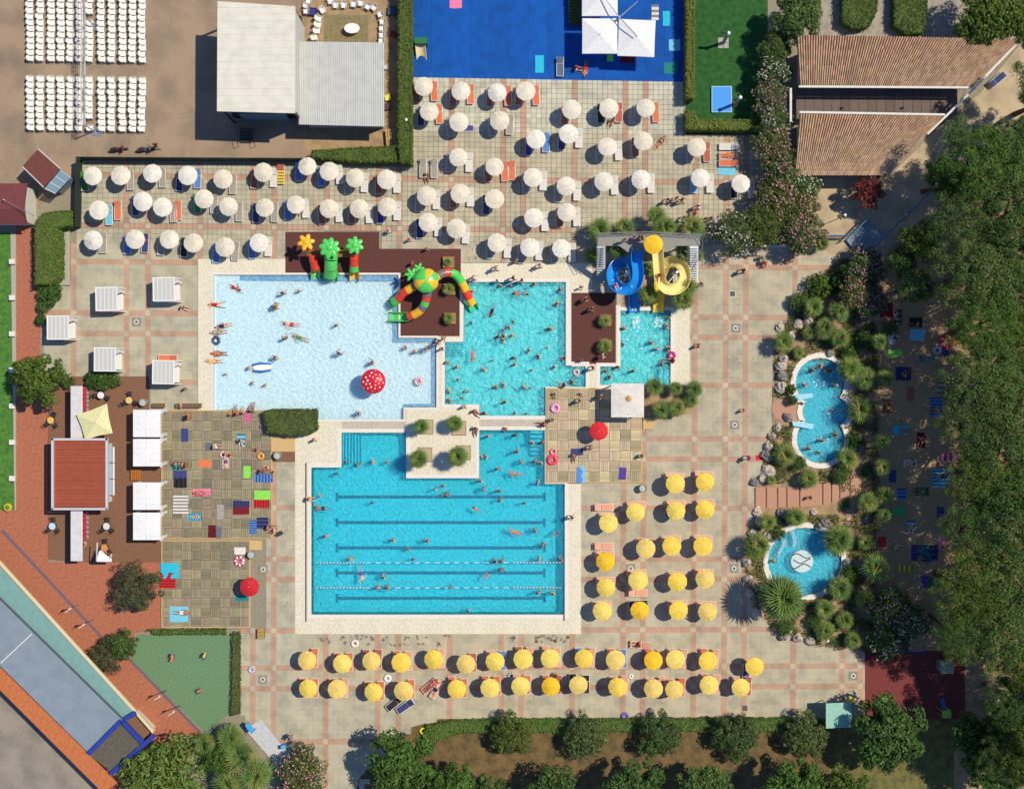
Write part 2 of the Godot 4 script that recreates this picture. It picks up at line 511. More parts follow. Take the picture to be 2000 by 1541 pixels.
func person(px: float, py: float, pose: String, deg: float, place: String, scale_ := 1.0, wear := -1, lift := 0.0) -> void:
	var pl: Array = places[place]
	person_count += 1
	var y: float = pl[0] + lift
	if pose == "swim": y = -0.16
	elif pose == "wade": y = maxf(y, -0.1 - 1.32 * scale_)
	var child := scale_ < 0.85
	var eye := 1.5 * scale_ + y if pose in ["stand", "walk", "wade"] else 0.2 + y
	var at := W(px, py, maxf(eye, 0.0))
	at.y = y
	var wi := wear if wear >= 0 else rng.randi() % swim_colors.size()
	var sc: Array = swim_colors[wi]
	var hc: Array = hairs[rng.randi() % hairs.size()]
	var style := rng.randi() % 4
	var cut: String = "trunks" if style < 2 else ("bikini" if style == 2 else "swimsuit")
	if pose == "walk" and place == "plaza" and rng.randf() < 0.45: cut = "shirt"
	var long := style >= 2
	var lab := "%s with %s%s hair in %s %s %s %s" % ["child" if child else "person", "long " if long else "short ", hc[0], sc[0], {"trunks": "trunks", "bikini": "bikini", "swimsuit": "swimsuit", "shirt": "shirt and trunks"}[cut], pose_words[pose], pl[1]]
	var o := thing("person", lab, "person", at, -deg_to_rad(deg), pl[2])
	o.scale = Vector3.ONE * scale_
	part(o, "body", G["body_" + pose], mat("skin_%d" % (rng.randi() % 5), Color.WHITE))
	part(o, "hair", G[("longhair_" if long else "hair_") + pose], mat("hair_%s_%d" % [hc[0], hc[1]], c8(hc[1], hc[2], hc[3]), 0.5))
	var cm := mat("swim_" + sc[0], c8(sc[1], sc[2], sc[3]), 0.75)
	match cut:
		"trunks": part(o, "swim_trunks", G["trunks_" + pose], cm)
		"bikini":
			part(o, "bikini_bottom", G["bottom_" + pose], cm)
			part(o, "bikini_top", G["top_" + pose], cm)
		"swimsuit": part(o, "swimsuit", G["suit_" + pose], cm)
		"shirt":
			part(o, "shirt", G["shirt_" + pose], cm)
			part(o, "swim_trunks", G["trunks_" + pose], mat("swim_navy", c8(34, 42, 84), 0.75))

func crowd(ox: float, oy: float, place: String, pose: String, pts: Array) -> void:   # points measured in a 4.762 times enlarged view whose corner is (ox, oy)
	for p in pts:
		var kid: float = p[3] if p.size() > 3 else (1.0 if rng.randf() < 0.68 else rr(0.66, 0.82))
		person(ox + p[0] / 4.762, oy + p[1] / 4.762, pose, p[2] if p.size() > 2 else rr(0, 360), place, kid, p[4] if p.size() > 4 else -1)

# ---------- plants
func leaves(b: MB, lobes: Array, per: int, size: float, narrow: float, cols: Array, loose := 0.55) -> void:
	for q in lobes:
		var c: Vector3 = q[0]
		var r: float = q[1]
		var tone := rr(0.85, 1.16)
		for k in per:
			var d := Vector3(rr(-1, 1), rr(-0.7, 1), rr(-1, 1)).normalized()
			var p := c + d * r * sqrt(rr(0.25, 1.0))
			var nn := (d + Vector3(rr(-1, 1), rr(-0.4, 1), rr(-1, 1)) * loose).normalized()
			var t := nn.cross(Vector3(rr(-1, 1), rr(-1, 1), rr(-1, 1))).normalized()
			var w := nn.cross(t)
			var l := size * rr(0.6, 1.25)
			var base: Color = cols[rng.randi() % cols.size()]
			var g := tone * rr(0.8, 1.2)
			b.col = Color(base.r * g, base.g * g, base.b * g)
			b.quad(p - t * l, p + w * l * narrow + nn * l * 0.12, p + t * l, p - w * l * narrow + nn * l * 0.12)
	b.col = Color.WHITE

func dome_lobes(r: float, tall: float, n: int, lr: float, inner := 0.25) -> Array:
	var o := []
	for k in n:
		var a := k * 2.39996 + rr(-0.3, 0.3)
		var t := sqrt((k + 0.5) / n)
		var e := 1.0 + 0.13 * sin(a * 3.0 + r * 7.0) + 0.08 * sin(a * 5.0 + 1.7)
		var y := tall * pow(maxf(0.0, 1.0 - t * t), 0.6) * rr(0.85, 1.08) - tall * 0.15
		o.append([Vector3(cos(a) * t * r * e, y, sin(a) * t * r * e), lr * rr(0.7, 1.3)])
		if rng.randf() < inner:
			o.append([Vector3(cos(a) * t * r * 0.8, y * 0.3 - tall * 0.1, sin(a) * t * r * 0.8), lr])
	return o

func trunk_mesh(h: float, r: float, spread: float, n: int) -> ArrayMesh:
	var b := MB.new()
	var bend := Vector3(rr(-0.1, 0.1) * h, 0, rr(-0.1, 0.1) * h)
	var fork := Vector3(0, h * 0.55, 0) + bend
	b.tube([Vector3(0, -0.1, 0), Vector3(0, h * 0.25, 0) + bend * 0.3, fork], [r * 1.35, r, r * 0.8], 8)
	for k in n:
		var a := TAU * k / n + rr(-0.3, 0.3)
		var tip := fork + Vector3(cos(a) * spread, h * rr(0.38, 0.5), sin(a) * spread)
		b.tube([fork - Vector3(0, 0.1, 0), fork.lerp(tip, 0.5) + Vector3(0, h * 0.05, 0), tip], [r * 0.6, r * 0.4, r * 0.14], 6)
	return b.done()

func make_plants() -> void:
	var pine := [Color(0.088, 0.148, 0.036), Color(0.076, 0.132, 0.033), Color(0.108, 0.165, 0.044), Color(0.082, 0.14, 0.04)]
	var green := [Color(0.085, 0.15, 0.036), Color(0.065, 0.12, 0.03), Color(0.115, 0.18, 0.05), Color(0.05, 0.09, 0.026)]
	var lime := [Color(0.12, 0.19, 0.035), Color(0.09, 0.15, 0.03), Color(0.15, 0.22, 0.05)]
	var ole := [Color(0.09, 0.135, 0.042), Color(0.11, 0.155, 0.052), Color(0.07, 0.11, 0.034), Color(0.135, 0.17, 0.07)]
	var grey := [Color(0.085, 0.1, 0.045), Color(0.065, 0.08, 0.035), Color(0.1, 0.115, 0.06)]
	var red := [Color(0.17, 0.035, 0.03), Color(0.12, 0.025, 0.025), Color(0.2, 0.05, 0.035)]
	var kinds := {"pine": [4.0, 2.5, 96, 0.72, 250, 0.11, 0.36, pine], "broad": [2.5, 1.7, 60, 0.56, 110, 0.17, 0.45, green], "lime": [2.6, 1.5, 55, 0.6, 100, 0.17, 0.4, lime],
		"oleander": [2.0, 1.3, 48, 0.46, 90, 0.19, 0.22, ole], "bush": [1.0, 0.8, 20, 0.36, 70, 0.12, 0.4, green], "sparse": [2.2, 1.2, 40, 0.5, 120, 0.15, 0.24, grey], "maple": [1.4, 0.9, 26, 0.4, 80, 0.13, 0.5, red]}
	for k in kinds:
		var q: Array = kinds[k]
		for v in (4 if k == "pine" else 3):
			var b := MB.new()
			var lobes := dome_lobes(q[0], q[1], q[2], q[3])
			leaves(b, lobes, q[4] if v < 3 else 120, q[5], q[6], q[7], 0.35 if k == "pine" else 0.55)
			G["%s_%d" % [k, v]] = b.done()
			if k == "oleander":
				for fl in 2:
					var f := MB.new()
					for lb in lobes:
						if rng.randf() > 0.6: continue
						for e in 6:
							var d := Vector3(rr(-1, 1), rr(0.1, 1), rr(-1, 1)).normalized()
							var p: Vector3 = lb[0] + d * lb[1] * 1.02
							var w := rr(0.75, 1.1)
							f.col = Color(0.62, 0.26, 0.36) * w if fl == 0 else Color(0.72, 0.66, 0.6) * w
							f.ball(p, Vector3(0.075, 0.05, 0.075) * rr(0.7, 1.2), 6)
					G["blossom_%d_%d" % [fl, v]] = f.done()
	for v in 3:
		G["trunk_tall_%d" % v] = trunk_mesh(8.0, 0.24, 2.2, 6)
		G["trunk_mid_%d" % v] = trunk_mesh(3.6, 0.14, 1.2, 5)
		G["trunk_low_%d" % v] = trunk_mesh(1.6, 0.07, 0.8, 6)
	mat("leaf", Color.WHITE, 0.6, {"vc": 1, "back": Color(0.25, 0.3, 0.12), "spec": 0.3})
	for k in 4: mat("leaf_%d" % k, [Color(1, 1, 1), Color(1.0, 0.98, 0.8), Color(0.86, 0.93, 0.9), Color(0.93, 1.0, 0.85)][k], 0.6, {"vc": 1, "back": Color(0.25, 0.3, 0.12), "spec": 0.3})
	mat("petal", Color.WHITE, 0.7, {"vc": 1, "back": Color(0.2, 0.15, 0.15)})
	mat("bark", c8(110, 84, 64), 0.95, {"tex": "grain", "tile": 0.7})
	mat("palm_bark", c8(104, 82, 60), 0.95, {"tex": "grain", "tile": 0.4})
	# palm fronds: a stalk that carries a fan of folded blades
	for v in 3:
		var b := MB.new()
		var l := [0.3, 0.36, 0.26][v] as float
		b.tube([Vector3.ZERO, Vector3(l * 0.5, 0.03, 0), Vector3(l, 0.02, 0)], [0.022, 0.016, 0.01], 5)
		for k in 17:
			var a := (k - 8) / 8.0 * 1.9
			var r := (1.0 - 0.28 * absf(k - 8) / 8.0) * rr(0.8, 1.12) * 0.95
			var d := Vector3(cos(a), 0.06, sin(a))
			var s := Vector3(-sin(a), 0, cos(a))
			var c := Vector3(l, 0.02, 0)
			var mid := c + d * r * 0.5 + Vector3(0, 0.035, 0)
			var tip := c + d * r + Vector3(0, -0.12 * r - rr(0, 0.14), 0)
			var w := 0.045
			var dn := Vector3(0, 0.025, 0)
			b.tri(c, mid, mid - s * w - dn)
			b.tri(c, mid + s * w - dn, mid)
			b.tri(mid, tip, mid - s * w - dn)
			b.tri(mid, mid + s * w - dn, tip)
		G["frond_%d" % v] = b.done()
	var fc := [Color(0.12, 0.2, 0.045), Color(0.15, 0.23, 0.045), Color(0.09, 0.155, 0.04), Color(0.28, 0.24, 0.07), Color(0.22, 0.26, 0.06)]
	for k in 5:
		mat("frond_%d" % k, fc[k].linear_to_srgb(), 0.5, {"back": Color(0.2, 0.24, 0.08), "spec": 0.4})
	for v in 2:
		var b := MB.new()
		var path := []
		var rad := []
		for k in 9:
			path.append(Vector3(sin(k * 0.4 + v) * 0.06, k / 8.0, cos(k * 0.5) * 0.05 - 0.05))
			rad.append(0.13 - 0.03 * (k % 2) + (0.05 if k == 0 else 0.0))
		b.tube(path, rad, 8)
		G["palm_trunk_%d" % v] = b.done()

func palm(px: float, py: float, r_px: float, h: float, label: String, group: String, fronds := 22, yellow := 0.25) -> void:
	var at := W(px, py, h)
	at.y = 0.0
	var o := thing("fan_palm", label, "palm", at, rr(0, TAU), group)
	var r := r_px / PX * (H - h) / H / 1.25
	part(o, "trunk", G["palm_trunk_%d" % (rng.randi() % 2)], M.palm_bark, Transform3D(Basis.from_scale(Vector3(1.0 if h > 1.2 else 1.4, h, 1.0 if h > 1.2 else 1.4)), Vector3.ZERO))
	for k in fronds:
		var t := (k + 0.5) / fronds
		var pitch := lerpf(1.3, -0.45, pow(t, 0.8)) + rr(-0.15, 0.15)
		var b := Basis(Vector3.UP, k * 2.39996 + rr(-0.2, 0.2)) * Basis(Vector3(0, 0, 1), pitch) * Basis(Vector3.RIGHT, rr(-0.35, 0.35))
		var s := r * rr(0.85, 1.1)
		var m := rng.randi() % 3
		if rng.randf() < yellow: m = 4 if rng.randf() < 0.7 else 3
		part(o, "frond", G["frond_%d" % (rng.randi() % 3)], M["frond_%d" % m], Transform3D(b * Basis.from_scale(Vector3(s, s, s)), Vector3(0, h * 0.98, 0)))

func tree(kind: String, px: float, py: float, r_px: float, h: float, called: String, label: String, group := "", flower := -1) -> void:
	# h: height of the crown's middle
	var base: float = {"pine": 4.0, "broad": 2.5, "lime": 2.6, "oleander": 2.0, "bush": 1.0, "sparse": 2.2, "maple": 1.4}[kind]
	var at := W(px, py, h)
	at.y = 0.0
	var o := thing(called, label, "bush" if kind in ["bush", "oleander"] else "tree", at, rr(0, TAU), group)
	var s := r_px / PX * (H - h) / H / base
	var v := rng.randi() % 3
	var cv := 3 if kind == "pine" and px < 1912 and rng.randf() < 0.75 else v
	var th: float = 8.0 if h > 5.5 else (3.6 if h > 1.9 else 1.6)
	var tn: String = "tall" if h > 5.5 else ("mid" if h > 1.9 else "low")
	var ts := h / th / 0.9
	part(o, "trunk", G["trunk_%s_%d" % [tn, v]], M.bark, Transform3D(Basis.from_scale(Vector3(maxf(s, 0.6), ts, maxf(s, 0.6))), Vector3.ZERO))
	part(o, "crown", G["%s_%d" % [kind, cv]], M["leaf_%d" % (rng.randi() % 4)], Transform3D(Basis.from_scale(Vector3(s, maxf(s, 0.7), s)), Vector3(0, h, 0)))
	if flower >= 0:
		part(o, "blossoms", G["blossom_%d_%d" % [flower, v]], M.petal, Transform3D(Basis.from_scale(Vector3(s, maxf(s, 0.7), s)), Vector3(0, h, 0)))

func hedge(called: String, label: String, pts: Array, h: float, cols: Array, round_ := 0.12, density := 95.0) -> void:   # clipped hedge over an outline
	var poly := P2(pts, h)
	var cen := Vector2.ZERO
	for p in poly: cen += p / poly.size()
	var o := thing(called, label, "hedge", Vector3(cen.x, 0, cen.y))
	var loc := PackedVector2Array()
	for p in poly: loc.append(p - cen)
	var core := MB.new()
	var inner := Geometry2D.offset_polygon(loc, -0.12)
	if inner.size():
		core.prism(inner[0], 0.0, h - 0.12)
		part(o, "branches", core.done(), mat("hedge_core", c8(82, 98, 46), 0.95))
	var b := MB.new()
	var lo := Vector2(1e9, 1e9)
	var hi := -lo
	for p in loc:
		lo = lo.min(p)
		hi = hi.max(p)
	var area := (hi.x - lo.x) * (hi.y - lo.y)
	var put := func(p: Vector3, nn: Vector3):
		var base: Color = cols[rng.randi() % cols.size()]
		var g := rr(0.7, 1.3)
		b.col = Color(base.r * g, base.g * g, base.b * g)
		var m := (nn + Vector3(rr(-1, 1), rr(-0.3, 1), rr(-1, 1)) * 0.7).normalized()
		var t := m.cross(Vector3(rr(-1, 1), rr(-1, 1), rr(-1, 1))).normalized()
		var w := m.cross(t)
		var l := rr(0.05, 0.13)
		b.quad(p - t * l, p + w * l * 0.5, p + t * l, p - w * l * 0.5)
	for k in int(area * density):
		var p := Vector2(rr(lo.x, hi.x), rr(lo.y, hi.y))
		if Geometry2D.is_point_in_polygon(p, loc):
			var bump := 0.08 * sin(p.x * 2.1) * sin(p.y * 1.7 + 1.0)
			put.call(Vector3(p.x, h + bump + rr(-0.14, 0.05), p.y), Vector3.UP)
	for k in loc.size():
		var a := loc[k]
		var d := loc[(k + 1) % loc.size()]
		var out := Vector2((d - a).y, -(d - a).x).normalized()
		if Geometry2D.is_point_in_polygon((a + d) * 0.5 + out * 0.05, loc): out = -out
		for e in int(a.distance_to(d) * h * density * 0.9):
			var y := h * sqrt(rr(0, 1))
			var p := a.lerp(d, rr(0, 1)) + out * (rr(-0.08, 0.05) - round_ * pow(y / h, 4))
			put.call(Vector3(p.x, y, p.y), Vector3(out.x, 0.2, out.y))
	b.col = Color.WHITE
	part(o, "foliage", b.done(), M.leaf)

# ---------- furniture shared by many copies
func make_furniture() -> void:
	var b := MB.new()   # parasol canopy of ten gores, radius 1
	for k in 10:
		var prev := []
		for r in 4:
			var t: float = [0.0, 0.4, 0.75, 1.0][r]
			var row := []
			for e in 3:
				var a := TAU * (k + e * 0.5) / 10.0
				var rad := t * (1.0 if e != 1 else 0.965)
				row.append(Vector3(cos(a) * rad, 0.26 * (1.0 - pow(t, 1.5)) - (0.012 * t if e == 1 else 0.0), sin(a) * rad))
			if r:
				for e in 2:
					b.quad(row[e + 1], row[e], prev[e], prev[e + 1])
			if r == 3:
				for e in 2:
					var dn := Vector3(0, -0.09, 0)
					b.quad(row[e + 1] + dn, row[e] + dn, row[e], row[e + 1])
			prev = row
	G.canopy = b.done()
	b = MB.new()
	b.tube([Vector3(0, 0, 0), Vector3(0, 2.27, 0)], [0.024, 0.022], 8)
	G.parasol_pole = b.done()
	b = MB.new()
	for k in 10:
		var a := TAU * k / 10.0
		b.tube([Vector3(0, 2.24, 0), Vector3(cos(a) * 0.5, 2.17, sin(a) * 0.5), Vector3(cos(a) * 0.9, 2.02, sin(a) * 0.9)], [0.008, 0.008, 0.006], 4)
	G.parasol_ribs = b.done()
	b = MB.new()
	b.lathe([Vector2(0, 0), Vector2(0.26, 0), Vector2(0.26, 0.06), Vector2(0.08, 0.1), Vector2(0.05, 0.3), Vector2(0, 0.3)], 14)
	G.parasol_base = b.done()
	b = MB.new()
	b.ball(Vector3(0, 2.3, 0), Vector3(0.045, 0.05, 0.045), 8)
	G.finial = b.done()
	# lounger: head towards +x
	b = MB.new()
	for z in [-0.33, 0.33]:
		b.tube([Vector3(-0.92, 0.33, z), Vector3(0.92, 0.33, z)], [0.025, 0.025], 6)
	for x in [-0.92, 0.3, 0.92]:
		b.tube([Vector3(x, 0.33, -0.33), Vector3(x, 0.33, 0.33)], [0.022, 0.022], 6)
	G.lounger_frame = b.done()
	b = MB.new()
	for k in 7:
		b.chamfer(Vector3(-0.82 + k * 0.162, 0.345 - 0.012 * sin(k * 0.5), 0), Vector3(0.15, 0.022, 0.6), 0.008)
	G.lounger_seat = b.done()
	b = MB.new()
	var tilt := Basis(Vector3(0, 0, 1), 0.42)
	for k in 4:
		b.box(Vector3(0.3, 0.35, 0) + tilt * Vector3(0.09 + k * 0.165, 0, 0), Vector3(0.152, 0.022, 0.6), tilt)
	G.lounger_back = b.done()
	b = MB.new()
	b.box(Vector3(0, 0.16, 0), Vector3(0.04, 0.33, 0.04))
	G.lounger_leg = b.done()
	# stackable armchair facing +x
	b = MB.new()
	b.chamfer(Vector3(0.02, 0.43, 0), Vector3(0.46, 0.04, 0.44), 0.015)
	G.chair_seat = b.done()
	b = MB.new()
	for k in 5:
		var a0 := (k - 2.5) / 2.5 * 0.8
		var a1 := (k - 1.5) / 2.5 * 0.8
		var p0 := Vector3(-0.03 - cos(a0) * 0.2, 0.44, sin(a0) * 0.32)
		var p1 := Vector3(-0.03 - cos(a1) * 0.2, 0.44, sin(a1) * 0.32)
		var u := Vector3(-0.13, 0.42 - 0.05 * absf(k - 2), 0)
		var th := Vector3(-0.025, 0, 0)
		b.quad(p0, p1, p1 + u, p0 + u)
		b.quad(p1 + th, p0 + th, p0 + u + th, p1 + u + th)
		b.quad(p0 + u, p1 + u, p1 + u + th, p0 + u + th)
	G.chair_back = b.done()
	b = MB.new()
	b.tube([Vector3(-0.22, 0.66, 0), Vector3(0.12, 0.65, 0), Vector3(0.22, 0.6, 0), Vector3(0.24, 0.44, 0)], [0.024, 0.026, 0.024, 0.02], 6)
	G.chair_arm = b.done()
	b = MB.new()
	b.tube([Vector3(0, 0.44, 0), Vector3(0.02, 0.0, 0)], [0.026, 0.018], 6)
	G.chair_leg = b.done()
	# towel with soft folds; stripes run across
	for v in 3:
		b = MB.new()
		for i in 12:
			for k in 5:
				var q := []
				for e in [[0, 0], [1, 0], [1, 1], [0, 1]]:
					var x: float = (i + e[0]) / 12.0 - 0.5
					var z: float = (k + e[1]) / 5.0 - 0.5
					q.append(Vector3(x, 0.012 + 0.009 * sin(x * 13.0 + v * 2.0 + z * 4.0) + 0.006 * sin(z * 11.0 + v), z + 0.015 * sin(x * 7 + v)))
				b.col = Color.WHITE if (i / (2 if v else 1)) % 2 == 0 or v == 2 else Color(0.3, 0.3, 0.34)
				b.quad(q[3], q[2], q[1], q[0])
		G["towel_%d" % v] = b.done()
	mat("white_plastic", c8(236, 234, 228), 0.45)
	mat("white_metal", c8(232, 232, 230), 0.4)
	mat("galvanised", c8(168, 172, 176), 0.4, {"metal": 0.7})
	mat("concrete", c8(178, 172, 160), 0.9, {"tex": "grit", "tile": 1.5})
	mat("dark_metal", c8(50, 52, 56), 0.5)
	mat("gazebo_canvas", c8(236, 236, 236), 0.85, {"tex": "cloth", "tile": 1.2, "back": Color(0.15, 0.15, 0.15)})

var shade := {"cream": [[228, 221, 204], [226, 218, 200], [230, 225, 212], [224, 215, 194]], "yellow": [[240, 206, 84], [238, 212, 108], [242, 194, 44], [236, 208, 96], [232, 202, 112]], "red": [[214, 46, 52], [196, 40, 46]]}
var fabrics := {"grey": [168, 160, 150], "white": [226, 222, 214], "orange": [226, 124, 84], "peach": [236, 170, 140], "rust": [186, 104, 84], "navy": [62, 70, 122], "blue": [92, 140, 208], "sky": [120, 200, 226], "red": [214, 40, 50], "green": [60, 150, 70], "lime": [140, 220, 90], "purple": [88, 66, 150], "pink": [236, 130, 170], "cyan": [50, 190, 220], "dark": [46, 46, 50], "teal": [40, 130, 130], "slate": [104, 112, 124], "maroon": [120, 30, 40], "yellow": [236, 204, 80]}

func parasol(px: float, py: float, kind: String, label: String, group: String, base_y := 0.055, r_px := 19.2, tilt := 0.0) -> Node3D:
	var at := W(px, py, 2.15 + base_y)
	at.y = base_y
	var o := thing("parasol", label, "parasol", at, rr(0, TAU), group)
	var cs: Array = shade[kind]
	var i := rng.randi() % cs.size()
	var s := r_px / PX * (H - 2.15) / H * rr(0.95, 1.03)
	var lean := Basis(Vector3.RIGHT, rr(-0.09, 0.09) + tilt) * Basis(Vector3(0, 0, 1), rr(-0.09, 0.09))
	var cm := mat("canvas_%s_%d" % [kind, i], c8(cs[i][0], cs[i][1], cs[i][2]), 0.85, {"tex": "stain", "tile": 5.0, "back": Color(0.18, 0.17, 0.14) if kind == "cream" else Color(0.16, 0.12, 0.04)})
	var c := part(o, "canopy", G.canopy, cm, Transform3D(lean * Basis.from_scale(Vector3(s, 1, s)), Vector3(0, 2.0, 0)))
	part(c, "finial", G.finial, mat("finial", c8(214, 196, 160), 0.5), Transform3D(Basis.from_scale(Vector3(1 / s, 1, 1 / s)), Vector3(0, -2.04, 0)))
	part(o, "pole", G.parasol_pole, M.galvanised)
	part(o, "ribs", G.parasol_ribs, M.galvanised, Transform3D(lean * Basis.from_scale(Vector3(s, 1, s)), Vector3(0, -0.03, 0)))
	part(o, "base", G.parasol_base, M.concrete)
	return o

func lounger(px: float, py: float, deg: float, col: String, label: String, group: String, y := 0.055) -> Node3D:
	var at := W(px, py, 0.4)
	at.y = y
	var o := thing("sun_lounger", label, "lounger", at, -deg_to_rad(deg), group)
	var f: Array = fabrics[col]
	var m := mat("fabric_" + col, c8(f[0], f[1], f[2]), 0.85, {"tex": "cloth", "tile": 0.9})
	var fm: Material = M.white_metal
	part(o, "frame", G.lounger_frame, fm)
	part(o, "seat", G.lounger_seat, m)
	part(o, "backrest", G.lounger_back, m)
	for x in [-0.8, 0.75]:
		for z in [-0.33, 0.33]:
			part(o, "leg", G.lounger_leg, fm, xf(Vector3(x, 0, z)))
	return o

func towel(px: float, py: float, deg: float, col: String, label: String, group: String, y := 0.055, l := 1.6, w := 0.8, v := 2) -> void:
	var f: Array = fabrics[col]
	var at := W(px, py, y)
	at.y = y + 0.004
	var o := solo("beach_towel", label, "towel", G["towel_%d" % v], mat("towel_" + col, c8(f[0], f[1], f[2]), 0.95, {"vc": 1, "tex": "cloth", "tile": 0.5}), at, -deg_to_rad(deg), group)
	o.scale = Vector3(l, 1.0, w)

func armchair(o: Node3D, m: Material) -> void:
	part(o, "seat", G.chair_seat, m)
	part(o, "backrest", G.chair_back, m)
	for z in [-0.26, 0.26]:
		part(o, "armrest", G.chair_arm, m, xf(Vector3(0, 0, z)))
	for x in [-0.2, 0.22]:
		for z in [-0.23, 0.23]:
			part(o, "leg", G.chair_leg, m, xf(Vector3(x, 0, z)))

func swim_ring(px: float, py: float, r: float, cols: Array, label: String, y: float) -> void:
	var b := MB.new()
	b.ringtorus(Vector3(0, 0.1, 0), r * 0.68, r * 0.32, 20, 8, cols)
	var at := W(px, py, y + 0.1)
	at.y = y
	solo("swim_ring", label, "swim ring", b.done(), mat("vinyl", Color.WHITE, 0.25, {"vc": 1, "coat": 0.5}), at)

func cabana(px: float, py: float, label: String) -> void:   # white slatted day-bed cabin open towards the pools; px, py: middle of its roof
	var at := W(px, py, 2.1)
	at.y = 0.055
	var o := thing("slatted_cabana", label, "cabana", at, rr(-0.02, 0.02), "white slatted cabanas")
	var w: Material = M.white_metal
	var b := MB.new()
	b.box(Vector3(0, 2.06, -1.1), Vector3(2.1, 0.09, 0.1)); b.box(Vector3(0, 2.06, 1.1), Vector3(2.1, 0.09, 0.1))
	b.box(Vector3(-1.0, 2.06, 0), Vector3(0.1, 0.09, 2.1)); b.box(Vector3(1.0, 2.06, 0), Vector3(0.1, 0.09, 2.1))
	var rf := part(o, "roof_frame", b.done(), w)
	b = MB.new()
	b.box(Vector3(0, 2.075, 0), Vector3(0.045, 0.08, 2.08))
	G.rafter = b.done()
	for k in 4: part(rf, "rafter", G.rafter, w, xf(Vector3(-0.6 + k * 0.4, 0, 0)))
	b = MB.new()
	b.box(Vector3(0, 2.05, 0), Vector3(0.35, 0.012, 2.08))
	for k in 5: part(o, "roof_panel", b.done(), mat("cabana_panel", c8(190, 190, 186), 0.5), xf(Vector3(-0.8 + k * 0.4, 0, 0)))
	b = MB.new()
	b.box(Vector3(0, 1.03, 0), Vector3(0.09, 2.02, 0.09))
	for p in [[-1, -1.08], [-1, 1.08], [1.25, -1.12], [1.25, 1.12]]:
		part(o, "post", b.done(), w, Transform3D(Basis(Vector3(0, 0, 1), 0.12 if p[0] > 0 else 0.0), Vector3(p[0], 0, p[1])))
	b = MB.new()
	b.box(Vector3(0, 0, 0), Vector3(0.02, 0.2, 2.1))
	for k in 7: part(o, "back_slat", b.done(), w, xf(Vector3(-1.02, 0.25 + k * 0.27, 0)))
	b = MB.new()
	b.box(Vector3(0, 0, 0), Vector3(1.95, 0.2, 0.02))
	for k in 7:
		for z in [-1.1, 1.1]: part(o, "side_slat", b.done(), w, xf(Vector3(0.02, 0.25 + k * 0.27, z)))
	b = MB.new()
	b.chamfer(Vector3(0.1, 0.38, 0), Vector3(2.0, 0.18, 1.95), 0.05)
	part(o, "day_bed", b.done(), mat("cushion_white", c8(228, 226, 224), 0.9, {"tex": "cloth", "tile": 0.8}))
	b = MB.new()
	b.box(Vector3(0.1, 0.15, 0), Vector3(1.9, 0.3, 1.8))
	part(o, "bed_base", b.done(), w)
	b = MB.new()   # front curtain gathered at one side
	for k in 6: b.tube([Vector3(1.22, 0.1, -0.95 + k * 0.07), Vector3(1.12, 1.1, -0.98 + k * 0.05), Vector3(1.02, 1.98, -1.0 + k * 0.09)], [0.045, 0.035, 0.045], 6)
	part(o, "curtain", b.done(), M.cushion_white)

func gazebo(px: float, py: float, label: String) -> void:   # flat white canvas gazebo; px, py: middle of its top
	var at := W(px, py, 2.4)
	at.y = 0.1
	var o := thing("canvas_gazebo", label, "gazebo", at, 0.0, "white canvas gazebos")
	var b := MB.new()
	for i in 4:
		for k in 4:
			var q := []
			for e in [[0, 1], [1, 1], [1, 0], [0, 0]]:
				var x: float = (i + e[0]) / 4.0 * 2.6 - 1.3
				var z: float = (k + e[1]) / 4.0 * 2.6 - 1.3
				q.append(Vector3(x, 2.32 + 0.09 * cos(x * 1.2) * cos(z * 1.2), z))
			b.quad(q[0], q[1], q[2], q[3])
	for e in [[-1.3, 0, 0.02, 2.6], [1.3, 0, 0.02, 2.6], [0, -1.3, 2.6, 0.02], [0, 1.3, 2.6, 0.02]]:
		b.box(Vector3(e[0], 2.24, e[1]), Vector3(e[2], 0.2, e[3]))
	part(o, "canvas_top", b.done(), mat("gazebo_canvas", c8(236, 236, 236), 0.85, {"tex": "cloth", "tile": 1.2, "back": Color(0.15, 0.15, 0.15)}))
	b = MB.new()
	b.box(Vector3(0, 2.415, 0), Vector3(0.03, 0.02, 2.55)); b.box(Vector3(0, 2.412, 0), Vector3(2.55, 0.02, 0.03))
	part(o, "seam_strap", b.done(), M.white_metal)
	b = MB.new()
	b.box(Vector3(0, 1.12, 0), Vector3(0.08, 2.24, 0.08))
	for x in [-1.24, 1.24]:
		for z in [-1.24, 1.24]: part(o, "post", b.done(), M.white_metal, xf(Vector3(x, 0, z)))
	b = MB.new()
	for k in 5: b.tube([Vector3(0, 0.1, k * 0.06), Vector3(0.12 if k % 2 else 0.05, 1.0, k * 0.05), Vector3(0, 2.2, k * 0.1)], [0.05, 0.04, 0.05], 6)
	for z in [-1.3, 1.0]: part(o, "curtain", b.done(), M.gazebo_canvas, xf(Vector3(1.3, 0, z)))

